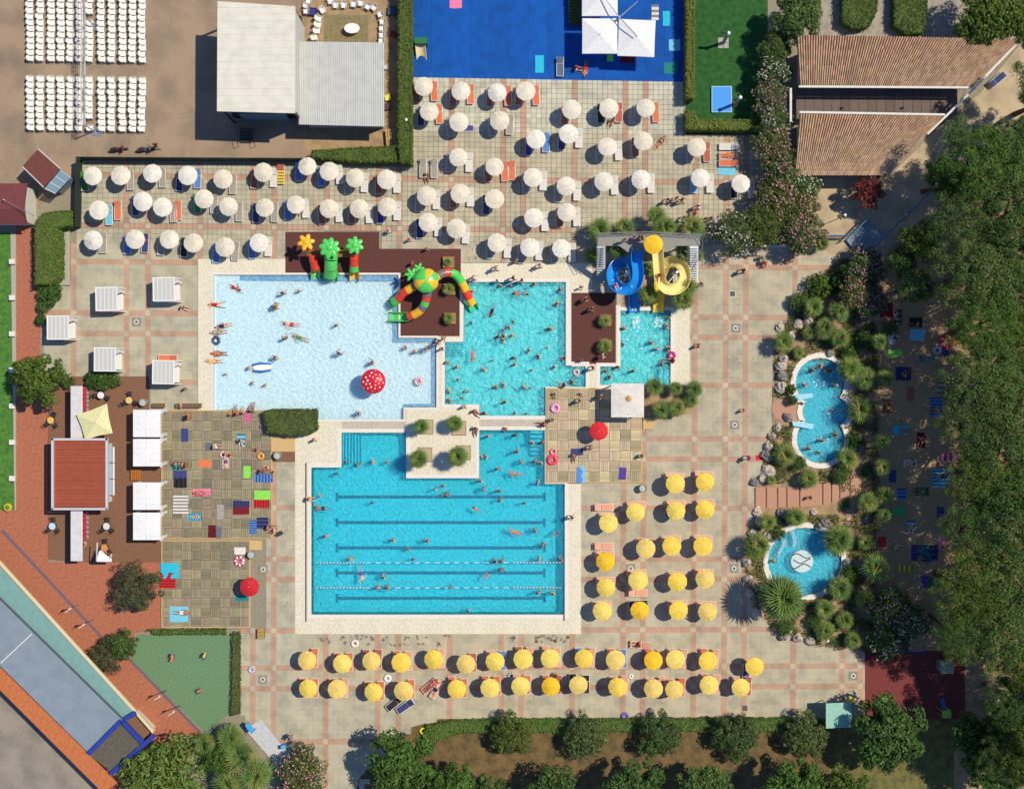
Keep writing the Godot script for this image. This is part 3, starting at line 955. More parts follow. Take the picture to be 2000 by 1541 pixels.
func cafe_table(px: float, py: float, top: Color, label: String, n := 3) -> void:
	var at := W(px, py, 0.75)
	at.y = 0.08
	var o := thing("round_table", label, "table", at, 0.0, "round bar tables")
	var b := MB.new()
	b.lathe([Vector2(0, 0.7), Vector2(0.3, 0.7), Vector2(0.33, 0.72), Vector2(0.33, 0.74), Vector2(0.31, 0.755), Vector2(0, 0.755)], 18)
	part(o, "table_top", b.done(), mat("table_" + top.to_html(), top, 0.4))
	b = MB.new()
	b.lathe([Vector2(0.24, 0), Vector2(0.24, 0.03), Vector2(0.035, 0.07), Vector2(0.03, 0.7)], 12)
	part(o, "pedestal", b.done(), M.dark_metal)
	for k in n:
		var a := TAU * k / n + rr(0, 1)
		var c := thing("metal_chair", "dark slender metal chair at a round bar table", "chair", at + Vector3(cos(a), 0, sin(a)) * 0.62, -a + PI, "dark metal bar chairs")
		bar_chair(c, M.dark_metal)

func bar_chair(c: Node3D, m: Material) -> void:
	var b := MB.new()
	b.chamfer(Vector3(0, 0.45, 0), Vector3(0.4, 0.03, 0.4), 0.01)
	part(c, "seat", b.done(), m)
	b = MB.new()
	for k in 4: b.box(Vector3(-0.21, 0.66, -0.15 + k * 0.1), Vector3(0.02, 0.42, 0.04))
	b.box(Vector3(-0.21, 0.87, 0), Vector3(0.03, 0.05, 0.4))
	part(c, "backrest", b.done(), m)
	b = MB.new()
	b.tube([Vector3(0, 0.44, 0), Vector3(0, 0, 0)], [0.014, 0.012], 5)
	for x in [-0.17, 0.17]:
		for z in [-0.17, 0.17]: part(c, "leg", b.done(), m, xf(Vector3(x, 0, z)))

# ---------- slides: a trough swept along a path, with a wall thickness
func smooth_path(pts: Array, per := 6) -> Array:
	var o := []
	for k in pts.size() - 1:
		var a: Vector3 = pts[maxi(k - 1, 0)]
		var b: Vector3 = pts[k]
		var c: Vector3 = pts[k + 1]
		var d: Vector3 = pts[mini(k + 2, pts.size() - 1)]
		for e in per: o.append(b.cubic_interpolate(c, a, d, e / float(per)))
	o.append(pts[-1])
	return o

func trough(path: Array, r: float, from_a: float, to_a: float, sides := 9, thick := 0.04, lip := true) -> MB:   # angles measured from straight down, sideways
	var b := MB.new()
	var rows_in := []
	var rows_out := []
	for k in path.size():
		var d: Vector3 = (path[mini(k + 1, path.size() - 1)] - path[maxi(k - 1, 0)]).normalized()
		var s := d.cross(Vector3.UP).normalized()
		var u := s.cross(d)
		var a := []
		var c := []
		for j in sides:
			var t := lerpf(from_a, to_a, j / float(sides - 1))
			var dir := s * sin(t) - u * cos(t)
			a.append(path[k] + dir * r)
			c.append(path[k] + dir * (r + thick))
		rows_in.append(a)
		rows_out.append(c)
	for k in path.size() - 1:
		for j in sides - 1:
			b.quad(rows_in[k][j], rows_in[k + 1][j], rows_in[k + 1][j + 1], rows_in[k][j + 1])
			b.quad(rows_out[k][j + 1], rows_out[k + 1][j + 1], rows_out[k + 1][j], rows_out[k][j])
		if lip:
			b.quad(rows_in[k][0], rows_out[k][0], rows_out[k + 1][0], rows_in[k + 1][0])
			b.quad(rows_out[k][sides - 1], rows_in[k][sides - 1], rows_in[k + 1][sides - 1], rows_out[k + 1][sides - 1])
	return b

func tube_slide(o: Node3D, pts: Array, r: float, cols: Array, open_end := 2) -> void:   # ringed closed tube in coloured lengths, ending in an open chute
	var path := smooth_path(pts, 4)
	var n := cols.size()
	var per := maxi(1, (path.size() - 1) / n)
	for k in n:
		var seg := path.slice(k * per, mini((k + 1) * per + 1, path.size()) if k < n - 1 else path.size())
		if seg.size() < 2: continue
		var f: Array = cols[k]
		var m := mat("slide_%d_%d_%d" % f, c8(f[0], f[1], f[2]), 0.28, {"coat": 0.6})
		if k >= n - open_end:
			part(o, "chute", trough(seg, r, -1.75, 1.75).done(), m)
		else:
			var b := MB.new()
			var rad := []
			for e in seg.size(): rad.append(r * (1.0 if e not in [0, seg.size() - 1] else 1.06))
			b.tube(seg, rad, 12, false)
			part(o, "tube", b.done(), m)

func petals(n: int, l: float, w: float, lift: float, start := 0.0) -> ArrayMesh:
	var b := MB.new()
	for k in n:
		var a := TAU * k / n + start
		var d := Vector3(cos(a), lift, sin(a)).normalized()
		var s := Vector3(-sin(a), 0, cos(a))
		b.ball(d * l * 0.55, Vector3(l * 0.5, 0.11, w), 10, Basis(d, s.cross(d) * -1.0 if s.cross(d).y < 0 else s.cross(d), s))
	b.ball(Vector3(0, 0.02, 0), Vector3(w * 1.1, 0.16, w * 1.1), 10)
	return b.done()

func rock(px: float, py: float, r_px: float, h: float, m: Material, label: String, group: String) -> void:
	var b := MB.new()
	var sd := rng.randi()
	var nz := FastNoiseLite.new()
	nz.seed = sd
	nz.frequency = 0.9
	var seg := 9
	var rows := 5
	var pts := []
	for k in rows + 1:
		var p := PI * 0.5 * k / rows
		var row := []
		for j in seg:
			var a := TAU * j / seg
			var d := Vector3(cos(a) * cos(p), sin(p), sin(a) * cos(p))
			var e := 1.0 + 0.45 * nz.get_noise_3d(d.x * 2, d.y * 2, d.z * 2) + rr(-0.05, 0.05)
			row.append(d * e)
		pts.append(row)
	var s := Vector3(r_px / PX * rr(0.8, 1.2), h, r_px / PX * rr(0.8, 1.2))
	for k in rows:
		for j in seg:
			var i := (j + 1) % seg
			b.tri(pts[k][i] * s, pts[k][j] * s, pts[k + 1][j] * s)
			b.tri(pts[k][i] * s, pts[k + 1][j] * s, pts[k + 1][i] * s)
	var at := W(px, py, h * 0.5)
	at.y = -0.05
	solo("garden_rock", label, "rock", b.done(), m, at, rr(0, TAU), group)

# ---------- the setting
var garden_px := []
var pool_px := {
	"A": [[417, 537], [778, 537], [778, 660], [852, 660], [852, 796], [788, 796], [788, 819], [617, 819], [617, 801], [417, 801]],
	"B": [[905, 551], [1105, 551], [1105, 714], [1144, 714], [1144, 756], [1065, 756], [1065, 812], [936, 812], [936, 790], [869, 790], [869, 668], [905, 668]],
	"C": [[1212, 607], [1310, 607], [1310, 752], [1172, 752], [1172, 716], [1212, 716]],
	"D": [[667, 845], [793, 845], [793, 934], [936, 934], [936, 840], [1064, 840], [1064, 945], [1103, 945], [1103, 1200], [608, 1200], [608, 913], [667, 913]]}

func circle_px(cx: float, cy: float, rx: float, ry: float, n := 28) -> Array:
	var o := []
	for k in n: o.append([cx + cos(TAU * k / n) * rx, cy + sin(TAU * k / n) * ry])
	return o
func to_px(poly: PackedVector2Array) -> Array:
	var o := []
	for p in poly: o.append([p.x * PX + 1000.0, p.y * PX + 770.5])
	return o

func basin(called: String, pts: Array, depth: float, tile: Material, wall: Material) -> void:
	var p := P2(pts)
	if Geometry2D.is_polygon_clockwise(p): p.reverse()
	var b := MB.new()
	var t := Geometry2D.triangulate_polygon(p)
	for k in range(0, t.size(), 3):
		var q := [p[t[k]], p[t[k + 1]], p[t[k + 2]]]
		if (q[1] - q[0]).cross(q[2] - q[0]) > 0: q = [q[0], q[2], q[1]]
		b.tri(Vector3(q[0].x, -depth, q[0].y), Vector3(q[1].x, -depth, q[1].y), Vector3(q[2].x, -depth, q[2].y))
	var o := ground_sheet(called, b.done(), tile)
	b = MB.new()
	for k in p.size():
		var a := p[k]
		var c := p[(k + 1) % p.size()]
		b.quad(Vector3(a.x, -depth, a.y), Vector3(c.x, -depth, c.y), Vector3(c.x, 0.06, c.y), Vector3(a.x, 0.06, a.y))
	part(o, "basin_wall", b.done(), wall)

func water_sheet(called: String, pts: Array, y: float, m: Material) -> void:
	var p := P2(pts)
	var b := MB.new()
	var t := Geometry2D.triangulate_polygon(p)
	for k in range(0, t.size(), 3):
		var q := [p[t[k]], p[t[k + 1]], p[t[k + 2]]]
		if (q[1] - q[0]).cross(q[2] - q[0]) > 0: q = [q[0], q[2], q[1]]
		b.tri(Vector3(q[0].x, y, q[0].y), Vector3(q[1].x, y, q[1].y), Vector3(q[2].x, y, q[2].y))
	ground_sheet(called, b.done(), m)

func ring_of(pts: Array, w: float, y0: float, y1: float, shrink := 0.0) -> MB:   # kerb that follows an outline, mitred
	var p := P2(pts)
	var area := 0.0
	for k in p.size(): area += p[k].cross(p[(k + 1) % p.size()])
	if area < 0: p.reverse()
	var o := PackedVector2Array()
	var n := p.size()
	for k in n:
		var d0 := (p[k] - p[(k + n - 1) % n]).normalized()
		var d1 := (p[(k + 1) % n] - p[k]).normalized()
		var n0 := Vector2(d0.y, -d0.x)
		var n1 := Vector2(d1.y, -d1.x)
		var m := (n0 + n1) / (1.0 + n0.dot(n1))
		o.append(p[k] + m * w)
		p[k] = p[k] - m * shrink * 0.0
	var b := MB.new()
	for k in n:
		var i := (k + 1) % n
		var a := Vector3(p[k].x, 0, p[k].y)
		var c := Vector3(p[i].x, 0, p[i].y)
		var d := Vector3(o[i].x, 0, o[i].y)
		var e := Vector3(o[k].x, 0, o[k].y)
		var u := Vector3(0, y1, 0)
		var l := Vector3(0, y0, 0)
		b.quad(a + u, c + u, d + u, e + u)
		b.quad(c + l, a + l, a + u, c + u)
		b.quad(e + l, d + l, d + u, e + u)
	return b

func make_textures() -> void:
	T.grit = blend_noise(1, 512, 0.012, 0.5, 0.35, 0.6, 0.78, 1.12)
	T.blotch = blend_noise(2, 512, 0.01, 1.0, 0.2, 0.35, 0.92, 1.05, 0.0)
	T.dirt = blend_noise(3, 1024, 0.006, 1.1, 0.3, 0.4, 0.78, 1.12, 0.03)
	T.pave = blend_noise(4, 1024, 0.006, 1.0, 0.4, 0.5, 0.82, 1.12, 0.03)
	T.grain = blend_noise(5, 256, 0.05, 0.8, 0.3, 0.5, 0.6, 1.1)
	T.cloth = blend_noise(6, 256, 0.02, 0.7, 0.5, 0.3, 0.88, 1.05)
	T.stain = blend_noise(15, 512, 0.012, 1.0, 0.25, 0.25, 0.86, 1.08, 0.0)
	T.grass = blend_noise(7, 1024, 0.012, 0.8, 0.42, 0.8, 0.55, 1.25, 0.08)
	T.caustic_mottle = blend_noise(8, 512, 0.03, 0.6, 0.16, 0.6, 0.66, 1.2)  # light and dark mottle painted in place of caustics on the pool floors
	T.caustic_mottle_soft = blend_noise(18, 512, 0.03, 0.6, 0.16, 0.6, 0.86, 1.1)  # fainter painted caustics for the pale shallow floor
	T.wood = blend_noise(9, 512, 0.03, 0.7, 0.4, 0.5, 0.66, 1.14, 0.05)
	var n := FastNoiseLite.new()
	n.seed = 12
	n.noise_type = FastNoiseLite.TYPE_SIMPLEX_SMOOTH
	n.frequency = 0.022
	n.fractal_octaves = 3
	n.domain_warp_enabled = true
	n.domain_warp_amplitude = 18.0
	var im := n.get_seamless_image(512, 512)
	T.ripple_h = ImageTexture.create_from_image(im)
	var nm := im.duplicate() as Image
	nm.convert(Image.FORMAT_RGBA8)
	nm.bump_map_to_normal_map(16.0)
	T.ripple = ImageTexture.create_from_image(nm)
	# small square cream tiles, five to the metre, with grey joints
	var ti := Image.create(256, 256, false, Image.FORMAT_RGB8)
	ti.fill(Color(0.86, 0.85, 0.83))
	for i in 16:
		for k in 16:
			var g := rr(0.93, 1.03)
			ti.fill_rect(Rect2i(i * 16 + 1, k * 16 + 1, 14, 14), Color(minf(g, 1.0), minf(g, 1.0), minf(g * 0.99, 1.0)))
	T.tiles = ImageTexture.create_from_image(ti)

func water_mat(key: String, col: Color, alpha: float, tile: float, strength: float) -> StandardMaterial3D:
	var m := StandardMaterial3D.new()
	m.resource_name = key
	m.albedo_color = Color(col, alpha)
	m.transparency = BaseMaterial3D.TRANSPARENCY_ALPHA
	m.roughness = 0.2
	m.metallic_specular = 0.5
	m.normal_enabled = true
	m.normal_texture = T.ripple
	m.normal_scale = strength
	m.uv1_triplanar = true
	m.uv1_world_triplanar = true
	m.uv1_scale = Vector3.ONE / tile
	M[key] = m
	return m

func build_ground() -> void:
	mat("earth", c8(150, 132, 104), 0.95, {"tex": "dirt", "tile": 26.0})
	mat("mortar", c8(150, 142, 124), 0.95, {"tex": "grit", "tile": 2.0})
	var eo := Geometry2D.merge_polygons(P2(circle_px(1602, 747, 48, 48)), P2(circle_px(1613, 804, 46, 34)))[0]
	eo = Geometry2D.merge_polygons(eo, P2(circle_px(1603, 858, 47, 47)))[0]
	pool_px["E"] = to_px(eo)
	pool_px["F"] = circle_px(1572, 1096, 72, 66)
	var land := CSGBox3D.new()
	land.name = "ground"
	land.size = Vector3(640, 3, 640)
	land.position = Vector3(0, -1.5, 0)
	land.material = M.mortar
	land.set_meta("kind", "structure")
	for k in pool_px:
		var hole := CSGPolygon3D.new()
		hole.name = "pool_opening"
		hole.operation = CSGShape3D.OPERATION_SUBTRACTION
		hole.polygon = P2(pool_px[k])
		hole.depth = 4.0
		hole.rotation.x = PI / 2     # the outline's y becomes z
		hole.position.y = -0.5
		hole.material = M.mortar
		land.add_child(hole, true)
	add_child(land)
	# pools; the mottle on the tiles paints in light rippled by the water
	mat("tile_pale", c8(212, 239, 248), 0.5, {"tex": "caustic_mottle_soft", "tile": 5.0})
	mat("tile_ledge", c8(16, 150, 214), 0.5, {"tex": "caustic_mottle", "tile": 3.0})
	mat("tile_turquoise", c8(104, 242, 250), 0.5, {"tex": "caustic_mottle", "tile": 5.0})
	mat("tile_blue", c8(54, 230, 255), 0.5, {"tex": "caustic_mottle", "tile": 5.0})
	mat("tile_deep", c8(30, 136, 206), 0.5, {"tex": "caustic_mottle", "tile": 3.0})
	mat("tile_line", c8(0, 30, 110), 0.5)
	water_mat("water_pale", c8(212, 248, 255), 0.25, 6.0, 1.2)
	water_mat("water_turquoise", c8(100, 244, 252), 0.42, 8.0, 1.4)
	water_mat("water_blue", c8(40, 230, 255), 0.3, 5.0, 1.9)
	water_mat("water_spa", c8(90, 214, 244), 0.4, 4.5, 1.8)
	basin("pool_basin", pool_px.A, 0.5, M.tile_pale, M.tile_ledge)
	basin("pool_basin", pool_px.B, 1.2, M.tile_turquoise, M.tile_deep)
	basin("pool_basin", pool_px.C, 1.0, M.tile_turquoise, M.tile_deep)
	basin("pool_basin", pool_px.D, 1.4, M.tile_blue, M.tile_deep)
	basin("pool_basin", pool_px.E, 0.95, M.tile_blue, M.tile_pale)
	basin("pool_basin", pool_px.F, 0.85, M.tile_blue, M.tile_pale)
	for q in [["A", "water_pale"], ["B", "water_turquoise"], ["C", "water_turquoise"], ["D", "water_blue"], ["E", "water_spa"], ["F", "water_spa"]]:
		water_sheet("pool_water", pool_px[q[0]], -0.1, M[q[1]])
	# sloping beach of the shallow pool, and its blue ledges
	var b := MB.new()
	var a0 := W(417, 537); var a1 := W(417, 801); var c0 := W(600, 537); var c1 := W(600, 801)
	b.quad(a1 + Vector3(0, -0.09, 0), c1 + Vector3(0, -0.498, 0), c0 + Vector3(0, -0.498, 0), a0 + Vector3(0, -0.09, 0))
	ground_sheet("pool_beach", b.done(), M.tile_pale)
	for r in [[418, 538, 777, 548], [768, 548, 777, 668], [777, 661, 851, 668], [844, 668, 851, 789], [789, 789, 851, 795], [789, 795, 797, 818]]:
		sheet("pool_ledge", rect(r[0], r[1], r[2], r[3]), -0.49, -0.2, M.tile_ledge)
	var foam := MB.new()
	for q in [[1236, 618, 1250, 640, 70], [1280, 618, 1294, 640, 60], [1215, 612, 1306, 690, 60], [1590, 742, 1625, 756, 16], [1618, 796, 1646, 816, 50], [1590, 850, 1620, 868, 18]]:
		for k in int(q[4]):
			var w := W(rr(q[0], q[2]), rr(q[1], q[3]))
			foam.ball(Vector3(w.x, -0.1, w.z), Vector3(rr(0.02, 0.06), 0.02, rr(0.02, 0.06)) * (1.5 if k < 12 else 1.0), 6)
	ground_sheet("water_foam", foam.done(), mat("foam", c8(236, 244, 246), 0.6)).set_meta("kind", "stuff")
	# lap pool floor lines, each with a cross at both ends
	for y in [973.0, 1023.5, 1073.5, 1123.0, 1173.0]:
		b = MB.new()
		var y_: float = y
		b.prism(P2(rect(655, y_ - 3.3, 1062, y_ + 3.3)), -1.396, -1.392)
		b.prism(P2(rect(651, y_ - 8.5, 656.5, y_ + 8.5)), -1.396, -1.390)
		b.prism(P2(rect(1061, y_ - 8.5, 1066.5, y_ + 8.5)), -1.396, -1.390)
		ground_sheet("lane_marking", b.done(), M.tile_line)
	# submerged steps with dark nosings
	for s in [["x", 668, 846, 702, 906, 6], ["y", 1036, 841, 1063, 892, 6], ["-x", 1118, 716, 1143, 755, 5], ["y", 871, 669, 904, 695, 5], ["y", 1290, 720, 1309, 751, 1]]:
		var n: int = s[5]
		for k in n:
			var t0 := k / float(n)
			var t1 := (k + 1) / float(n)
			var x0: float = s[1]; var y0: float = s[2]; var x1: float = s[3]; var y1: float = s[4]
			var r: Array
			var e: Array
			if s[0] == "x":
				r = rect(lerpf(x0, x1, t0), y0, lerpf(x0, x1, t1), y1)
				e = rect(lerpf(x0, x1, t1) - 2.6, y0, lerpf(x0, x1, t1), y1)
			elif s[0] == "-x":
				r = rect(lerpf(x1, x0, t1), y0, lerpf(x1, x0, t0), y1)
				e = rect(lerpf(x1, x0, t1), y0, lerpf(x1, x0, t1) + 2.4, y1)
			else:
				r = rect(x0, lerpf(y0, y1, t0), x1, lerpf(y0, y1, t1))
				e = rect(x0, lerpf(y0, y1, t1) - 2.6, x1, lerpf(y0, y1, t1))
			var top := -0.22 - 0.16 * k
			var st := sheet("pool_step", r, -0.99 if n < 2 else -1.19, top, M.tile_blue if s[1] != 1118 else M.tile_turquoise)
			b = MB.new()
			b.prism(P2(e), top + 0.002, top + 0.008)
			part(st, "step_nosing", b.done(), M.tile_line)
	# cream tiled surrounds and white kerbs
	mat("cream_tile", c8(226, 219, 198), 0.7, {"tex": "tiles", "tile": 3.2})
	mat("grey_tile", c8(196, 186, 172), 0.7, {"tex": "tiles", "tile": 3.2})
	mat("white_kerb", c8(232, 228, 218), 0.6, {"tex": "grit", "tile": 1.4})
	for r in [[386, 506, 417, 801], [417, 506, 557, 537], [900, 514, 1157, 551], [1105, 551, 1157, 572], [1105, 572, 1116, 714], [1203, 596, 1212, 716], [1144, 714, 1172, 757], [1116, 711, 1203, 716], [1310, 602, 1348, 754], [852, 657, 905, 668], [852, 668, 869, 797], [793, 797, 936, 934], [576, 900, 608, 1238], [576, 821, 667, 900], [608, 900, 667, 913], [608, 1200, 1135, 1238], [1103, 945, 1135, 1200]]:
		sheet("pool_surround", rect(r[0], r[1], r[2], r[3]), -0.02, 0.066, M.cream_tile)
	for r in [[667, 820, 793, 845], [936, 812, 1064, 840]]:
		sheet("pool_walkway", rect(r[0], r[1], r[2], r[3]), -0.02, 0.064, M.grey_tile)
	for k in ["B", "C", "D"]:
		ground_sheet("pool_kerb", ring_of(pool_px[k], 0.36, -0.12, 0.085).done(), M.white_kerb)
	ground_sheet("pool_kerb", ring_of(pool_px.A, 0.2, -0.1, 0.082).done(), M.white_kerb)
	for k in ["E", "F"]:
		ground_sheet("pool_kerb", ring_of(pool_px[k], 0.5, -0.1, 0.17).done(), M.white_kerb)
	mat("drain", c8(92, 84, 80), 0.8)
	sheet("drain_channel", rect(595.5, 904, 598.5, 1214), 0.05, 0.07, M.drain)
	sheet("drain_channel", rect(1100, 1196, 1103, 1212), 0.05, 0.09, M.drain)
	# zones
	mat("dust", c8(158, 138, 116), 0.95, {"tex": "dirt", "tile": 30.0})
	sheet("dirt_yard", [[-900, -900], [584, -900], [584, 270], [600, 296], [600, 308], [150, 308], [150, 330], [60, 420], [-900, 420]], -0.01, 0.03, M.dust)
	mat("lawn_bright", c8(82, 132, 54), 0.9, {"tex": "grass", "tile": 9.0})
	mat("lawn_deep", c8(46, 98, 44), 0.9, {"tex": "grass", "tile": 9.0})
	sheet("lawn", [[-900, 455], [21, 455], [29, 996], [-900, 996]], -0.01, 0.04, M.lawn_bright)
	sheet("lawn", rect(1340, -900, 1500, 262), -0.01, 0.042, M.lawn_deep)
	mat("terracotta", c8(176, 110, 84), 0.9, {"tex": "grit", "tile": 2.6})
	sheet("terracotta_path", [[30, 440], [66, 438], [80, 560], [76, 735], [94, 742], [94, 1098], [316, 1098], [314, 1228], [262, 1236], [254, 1290], [392, 1432], [372, 1478], [300, 1541], [240, 1640], [-200, 1640], [-200, 997], [30, 997]], -0.01, 0.034, M.terracotta)
	mat("path_line", c8(112, 92, 104), 0.9)
	sheet("drain_channel", [[0, 1038], [5, 1034], [200, 1243], [196, 1247]], 0.03, 0.042, M.path_line)
	sheet("drain_channel", [[236, 1275], [240, 1272], [392, 1428], [388, 1432]], 0.03, 0.046, M.path_line)
	sheet("kerb_strip", [[20, 455], [30.5, 455], [30.5, 996], [28, 996]], -0.01, 0.1, M.concrete)
	mat("rubber_green", c8(108, 142, 104), 0.9, {"tex": "grit", "tile": 1.6})
	sheet("rubber_floor", [[268, 1240], [449, 1240], [449, 1392], [402, 1432], [256, 1291]], -0.01, 0.04, M.rubber_green)
	mat("carpet_blue", c8(16, 84, 168), 0.95, {"tex": "cloth", "tile": 3.0})
	var carpet := Node3D.new()
	carpet.name = numbered("blue_carpet")
	carpet.set_meta("kind", "structure")
	add_child(carpet)
	for k in 14:   # lengths of carpet laid side by side
		var x0 := 805.0 + k * 531.0 / 14.0
		var x1 := 805.0 + (k + 1) * 531.0 / 14.0 - 0.25
		b = MB.new()
		b.prism(P2([[x0, -900], [x1, -900], [x1, 151.0 + (x1 - 805.0) * 0.017], [x0, 151.0 + (x0 - 805.0) * 0.017]]), -0.01, 0.06 + 0.001 * (k % 3))
		var g: float = [0.97, 1.0, 1.035, 1.0][k % 4] + rr(-0.01, 0.01)
		part(carpet, "carpet_length", b.done(), mat("carpet_%d" % k, Color(0.063 * g, 0.33 * g, 0.66 * g), 0.95, {"tex": "stain", "tile": 9.0}))
	mat("rubber_brown", c8(98, 60, 54), 0.9, {"tex": "grit", "tile": 1.6})
	sheet("rubber_floor", [[557, 453], [740, 453], [740, 486], [900, 486], [900, 656], [779, 656], [779, 532], [557, 532]], -0.01, 0.072, M.rubber_brown)
	sheet("rubber_floor", rect(1116, 572, 1203, 711), -0.01, 0.072, M.rubber_brown)
	mat("rubber_red", c8(122, 60, 56), 0.9, {"tex": "grit", "tile": 1.6})
	sheet("rubber_floor", [[1690, 1268], [1884, 1272], [1886, 1404], [1690, 1404]], -0.01, 0.066, M.rubber_red)
	mat("terrace_brown", c8(140, 102, 78), 0.85, {"tex": "wood", "tile": 2.4})
	sheet("bar_terrace", [[93, 760], [140, 735], [290, 735], [290, 800], [312, 800], [312, 1098], [150, 1098], [93, 1092]], -0.01, 0.078, M.terrace_brown)
	mat("court", c8(148, 140, 128), 0.95, {"tex": "dirt", "tile": 22.0})
	sheet("concrete_court", [[-900, 1200], [-10, 1330], [196, 1541], [300, 1900], [-900, 1900]], -0.01, 0.05, M.court)
	mat("dry_lawn", c8(118, 98, 64), 0.95, {"tex": "grass", "tile": 16.0})
	sheet("dry_lawn", [[790, 1424], [860, 1404], [1690, 1404], [1886, 1404], [1862, 1470], [1862, 2300], [560, 2300], [700, 1520]], -0.01, 0.05, M.dry_lawn)
	sheet("dry_lawn", [[1640, 1412], [1886, 1406], [1864, 1470], [1864, 2200], [1600, 2200], [1620, 1500]], 0.0, 0.056, mat("olive_lawn", c8(118, 114, 66), 0.95, {"tex": "grass", "tile": 13.0}))
	mat("path_beige", c8(188, 170, 140), 0.95, {"tex": "dirt", "tile": 18.0})
	sheet("service_path", [[2300, -200], [1995, 84], [1915, 182], [1850, 232], [1738, 345], [1560, 346], [1560, 470], [1620, 505], [1720, 505], [1830, 405], [1990, 250], [2300, 40]], -0.01, 0.045, M.path_beige)
	mat("soil", c8(168, 142, 108), 0.95, {"tex": "dirt", "tile": 8.0})
	garden_px = [[1640, 505], [1592, 556], [1562, 598], [1532, 638], [1516, 690], [1512, 760], [1508, 800], [1514, 830], [1496, 880], [1490, 920], [1474, 945], [1474, 1000], [1464, 1040], [1454, 1090], [1462, 1150], [1476, 1200], [1530, 1236], [1600, 1262], [1690, 1270], [1716, 1270], [1716, 505]]
	var gp := P2(garden_px)
	var holes := [P2(pool_px.E), P2(pool_px.F)]
	var rims := [Geometry2D.offset_polygon(holes[0], 0.6)[0], Geometry2D.offset_polygon(holes[1], 0.6)[0]]
	var nz := FastNoiseLite.new()
	nz.seed = 31
	nz.frequency = 0.25
	b = MB.new()
	var cover := MB.new()
	var cc := [Color(0.075, 0.13, 0.03), Color(0.09, 0.15, 0.035), Color(0.055, 0.1, 0.025), Color(0.13, 0.15, 0.045)]
	var x := 1450.0
	while x < 1718.0:
		var y := 502.0
		while y < 1272.0:
			var c := P2([[x + 2.5, y + 2.5]])[0]
			if Geometry2D.is_point_in_polygon(c, gp) and not Geometry2D.is_point_in_polygon(c, holes[0]) and not Geometry2D.is_point_in_polygon(c, holes[1]):
				var q := []
				for e in [[0, 5], [5, 5], [5, 0], [0, 0]]:
					var w := W(x + e[0], y + e[1])
					w.y = 0.075 + 0.02 * nz.get_noise_2d(w.x * 6, w.z * 6)
					q.append(w)
				b.quad(q[0], q[1], q[2], q[3])
				var d := nz.get_noise_2d(c.x * 2.0, c.y * 2.0)
				if d > -0.12 and not Geometry2D.is_point_in_polygon(c, rims[0]) and not Geometry2D.is_point_in_polygon(c, rims[1]) and not (y > 940 and y < 1005 and x < 1640) and not (y > 775 and y < 830 and x < 1560):
					leaves(cover, [[Vector3(c.x, 0.16, c.y), 0.24 + d * 0.3]], int(14 + d * 30), 0.11, 0.35, cc)
			y += 5.0
		x += 5.0
	ground_sheet("garden_soil", b.done(), M.soil)
	var gc := ground_sheet("ground_cover", cover.done(), M.leaf)
	gc.set_meta("kind", "stuff")
	mat("terrace_tan", c8(182, 152, 112), 0.85, {"tex": "wood", "tile": 2.0})
	sheet("shaded_terrace", [[1715, 560], [2300, 560], [2300, 1272], [1715, 1272]], -0.01, 0.062, M.terrace_tan)
	sheet("woodland_floor", [[1720, 505], [2300, 30], [2300, 560], [1600, 560]], -0.01, 0.04, M.soil)
	sheet("woodland_floor", [[1886, 1272], [2300, 1272], [2300, 2300], [1862, 2300], [1862, 1470]], -0.01, 0.04, M.soil)
	mat("cobbles", c8(166, 156, 142), 0.95, {"tex": "dirt", "tile": 6.0})
	sheet("garden_path", [[1560, -900], [2300, -900], [2300, -210], [1990, 80], [1560, 80]], -0.01, 0.043, M.cobbles)
	sheet("garden_soil", [[584, -900], [803, -900], [803, 320], [600, 312], [600, 296], [584, 270]], -0.01, 0.038, M.soil)
	build_pavement()

func warp(x: float, y: float) -> Vector2:
	var w := W(x - (y - 770.0) * 0.0055 * clampf((x - 100.0) / 1300.0, 0, 1), y + (x - 750.0) / 1000.0 * lerpf(12.0, -5.0, clampf((y - 300.0) / 1100.0, 0, 1)))
	return Vector2(w.x, w.z)

func cuts(strips: Array, lo: float, hi: float) -> Array:   # [from, to, is a brick band]
	var o := []
	var at := lo
	for s in strips + [hi + 5.2]:
		var gap: float = s - 5.2 - at
		if gap > 2.0:
			var n := maxi(1, int(round(gap / 9.8)))
			for k in n: o.append([at + gap * k / n, at + gap * (k + 1) / n, false])
		if s < hi: o.append([s - 5.2, s + 5.2, true])
		at = s + 5.2
	return o

